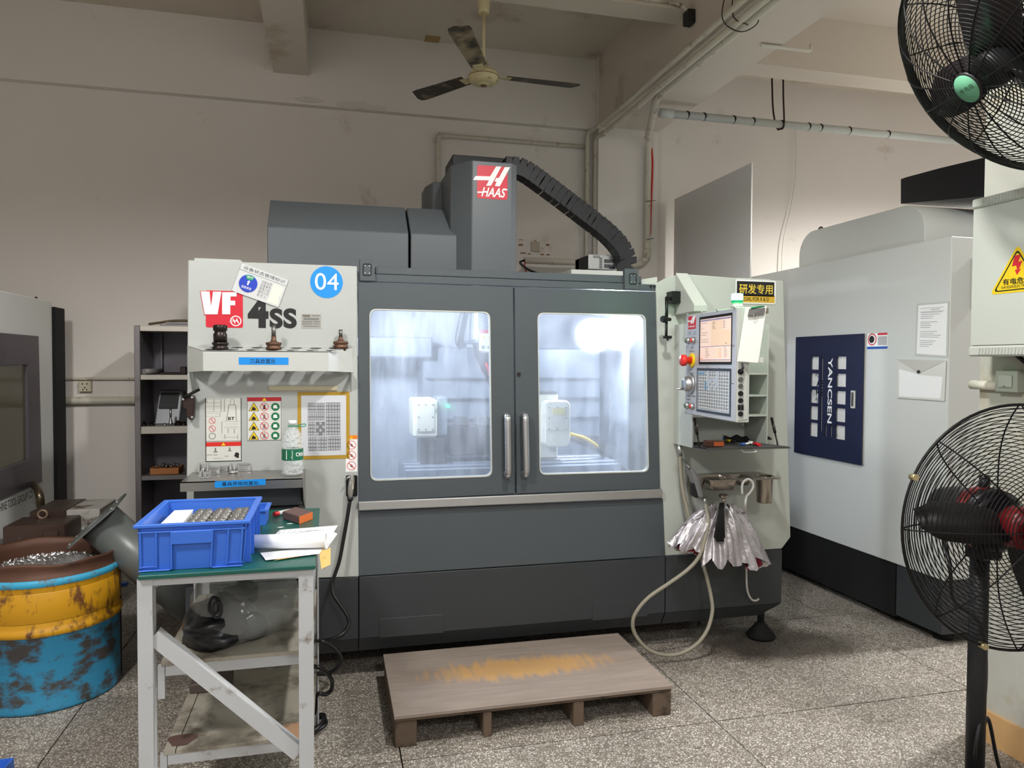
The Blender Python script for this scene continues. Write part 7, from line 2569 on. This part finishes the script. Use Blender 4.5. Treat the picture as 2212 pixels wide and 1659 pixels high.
# old plate and patched holes on the back wall
p = U('y', YW, 1156, 533)
op = thing('blank_plate', 'old blank wall plate surrounded by flaked plaster', 'wall plate', p)
MB().box(p.x - .036, p.x + .036, YW - .012, YW, p.z - .04, p.z + .04).build('plate', mat('plate_cream', (190, 178, 160), .5), op, .003)
m_brown = mat('flaked_brown', (150, 112, 72), .9)
for dx, dz, w, h in ((-.12, .05, .035, .006), (-.12, .01, .04, .018), (-.10, -.055, .05, .012), (-.05, -.06, .03, .01), (.06, -.06, .03, .014), (.105, .02, .03, .02), (.11, -.06, .03, .012), (.0, .05, .02, .008), (.06, -.01, .01, .012)):
    MB().plate([(p.x + dx - w / 2, p.z + dz - h / 2), (p.x + dx + w / 2, p.z + dz - h / 3), (p.x + dx + w / 2.5, p.z + dz + h / 2), (p.x + dx - w / 2.2, p.z + dz + h / 3)], [], fY(YW), 0, .002).build('plaster_chip', m_brown, op)
# sticker on the ceiling
p = U('z', ZC, 935, 86)
tag(MB().box(p.x - .06, p.x + .05, p.y - .07, p.y + .06, ZC - .004, ZC).build('ceiling_patch', mat('patch_tan', (170, 142, 96), .7)), 'small tan square patch stuck on the ceiling', 'patch')

# ---- ceiling fan
fx_, fy_ = U('y', 4.12, 1045, 20).x, 4.12
fzc = U('y', 4.12, 1045, 168).z
cfn = thing('ceiling_fan', 'old cream three blade ceiling fan with dusty dark blades', 'fan', (fx_, fy_, fzc))
m_crm = mat('fan_cream', (206, 192, 150), .45, var=.06, dirt=(140, 116, 80), dscale=16, damt=.34)
m_bld = mat('dusty_blade', (64, 58, 52), .55, var=.2, scale=5, dirt=(150, 136, 112), dscale=4, damt=.42)
Mc = M4.Translation((fx_, fy_, fzc))
MB().lathe([(.0, -.045), (.03, -.044), (.034, -.036), (.05, -.036), (.075, -.028), (.084, -.012), (.086, .006), (.084, .02), (.07, .036), (.03, .045), (.028, .085), (0, .09)], Mc, 36).build('motor_housing', m_crm, cfn)
MB().lathe([(.0, -.050), (.018, -.048), (.024, -.040), (.024, -.034)], Mc, 20).build('boss', mat('boss_brown', (120, 92, 76), .4), cfn)
MB().tube([(fx_ + .0855 * math.cos(t), fy_ + .0855 * math.sin(t), fzc + .004) for t in [2 * PI * i / 36 for i in range(36)]], .002, 5, True).build('trim_ring', mat('boss_brown', (120, 92, 76), .4), cfn)
ztop = U('y', 4.12, 1045, 30).z
MB().cyl((fx_, fy_, fzc + .08), (fx_, fy_, ztop + .02), .009, n=12).build('down_rod', m_crm, cfn)
MB().lathe([(.030, ztop), (.032, ztop + .02), (.04, zS)], M4.Translation((fx_, fy_, 0)), 24).build('canopy_cup', m_crm, cfn)
for px_b, py_b in ((1250, 188), (897, 211), (985, 52)):
    tip = U('z', fzc + .01, px_b, py_b)
    d = V((tip.x - fx_, tip.y - fy_, 0))
    L_ = d.length
    L_ = min(max(L_, .52), .62)
    d.normalize()
    s = V((-d.y, d.x, 0))
    M = M4(((d.x, s.x, 0, fx_), (d.y, s.y, 0, fy_), (0, 0, 1, fzc + .012), (0, 0, 0, 1))) @ M4.Rotation(math.radians(9), 4, 'X')
    MB(M).prism([(.13, -.042, 0), (L_ - .05, -.058, 0), (L_ - .01, -.05, 0), (L_, -.02, 0), (L_ - .03, .055, 0), (L_ - .06, .06, 0), (.13, .048, 0)], (0, 0, .004)).build('blade', m_bld, cfn, .001)
    MB(M).prism([(.07, -.02, -.003), (.16, -.03, -.003), (.16, .03, -.003), (.07, .02, -.003)], (0, 0, .003)).build('blade_iron', m_crm, cfn)
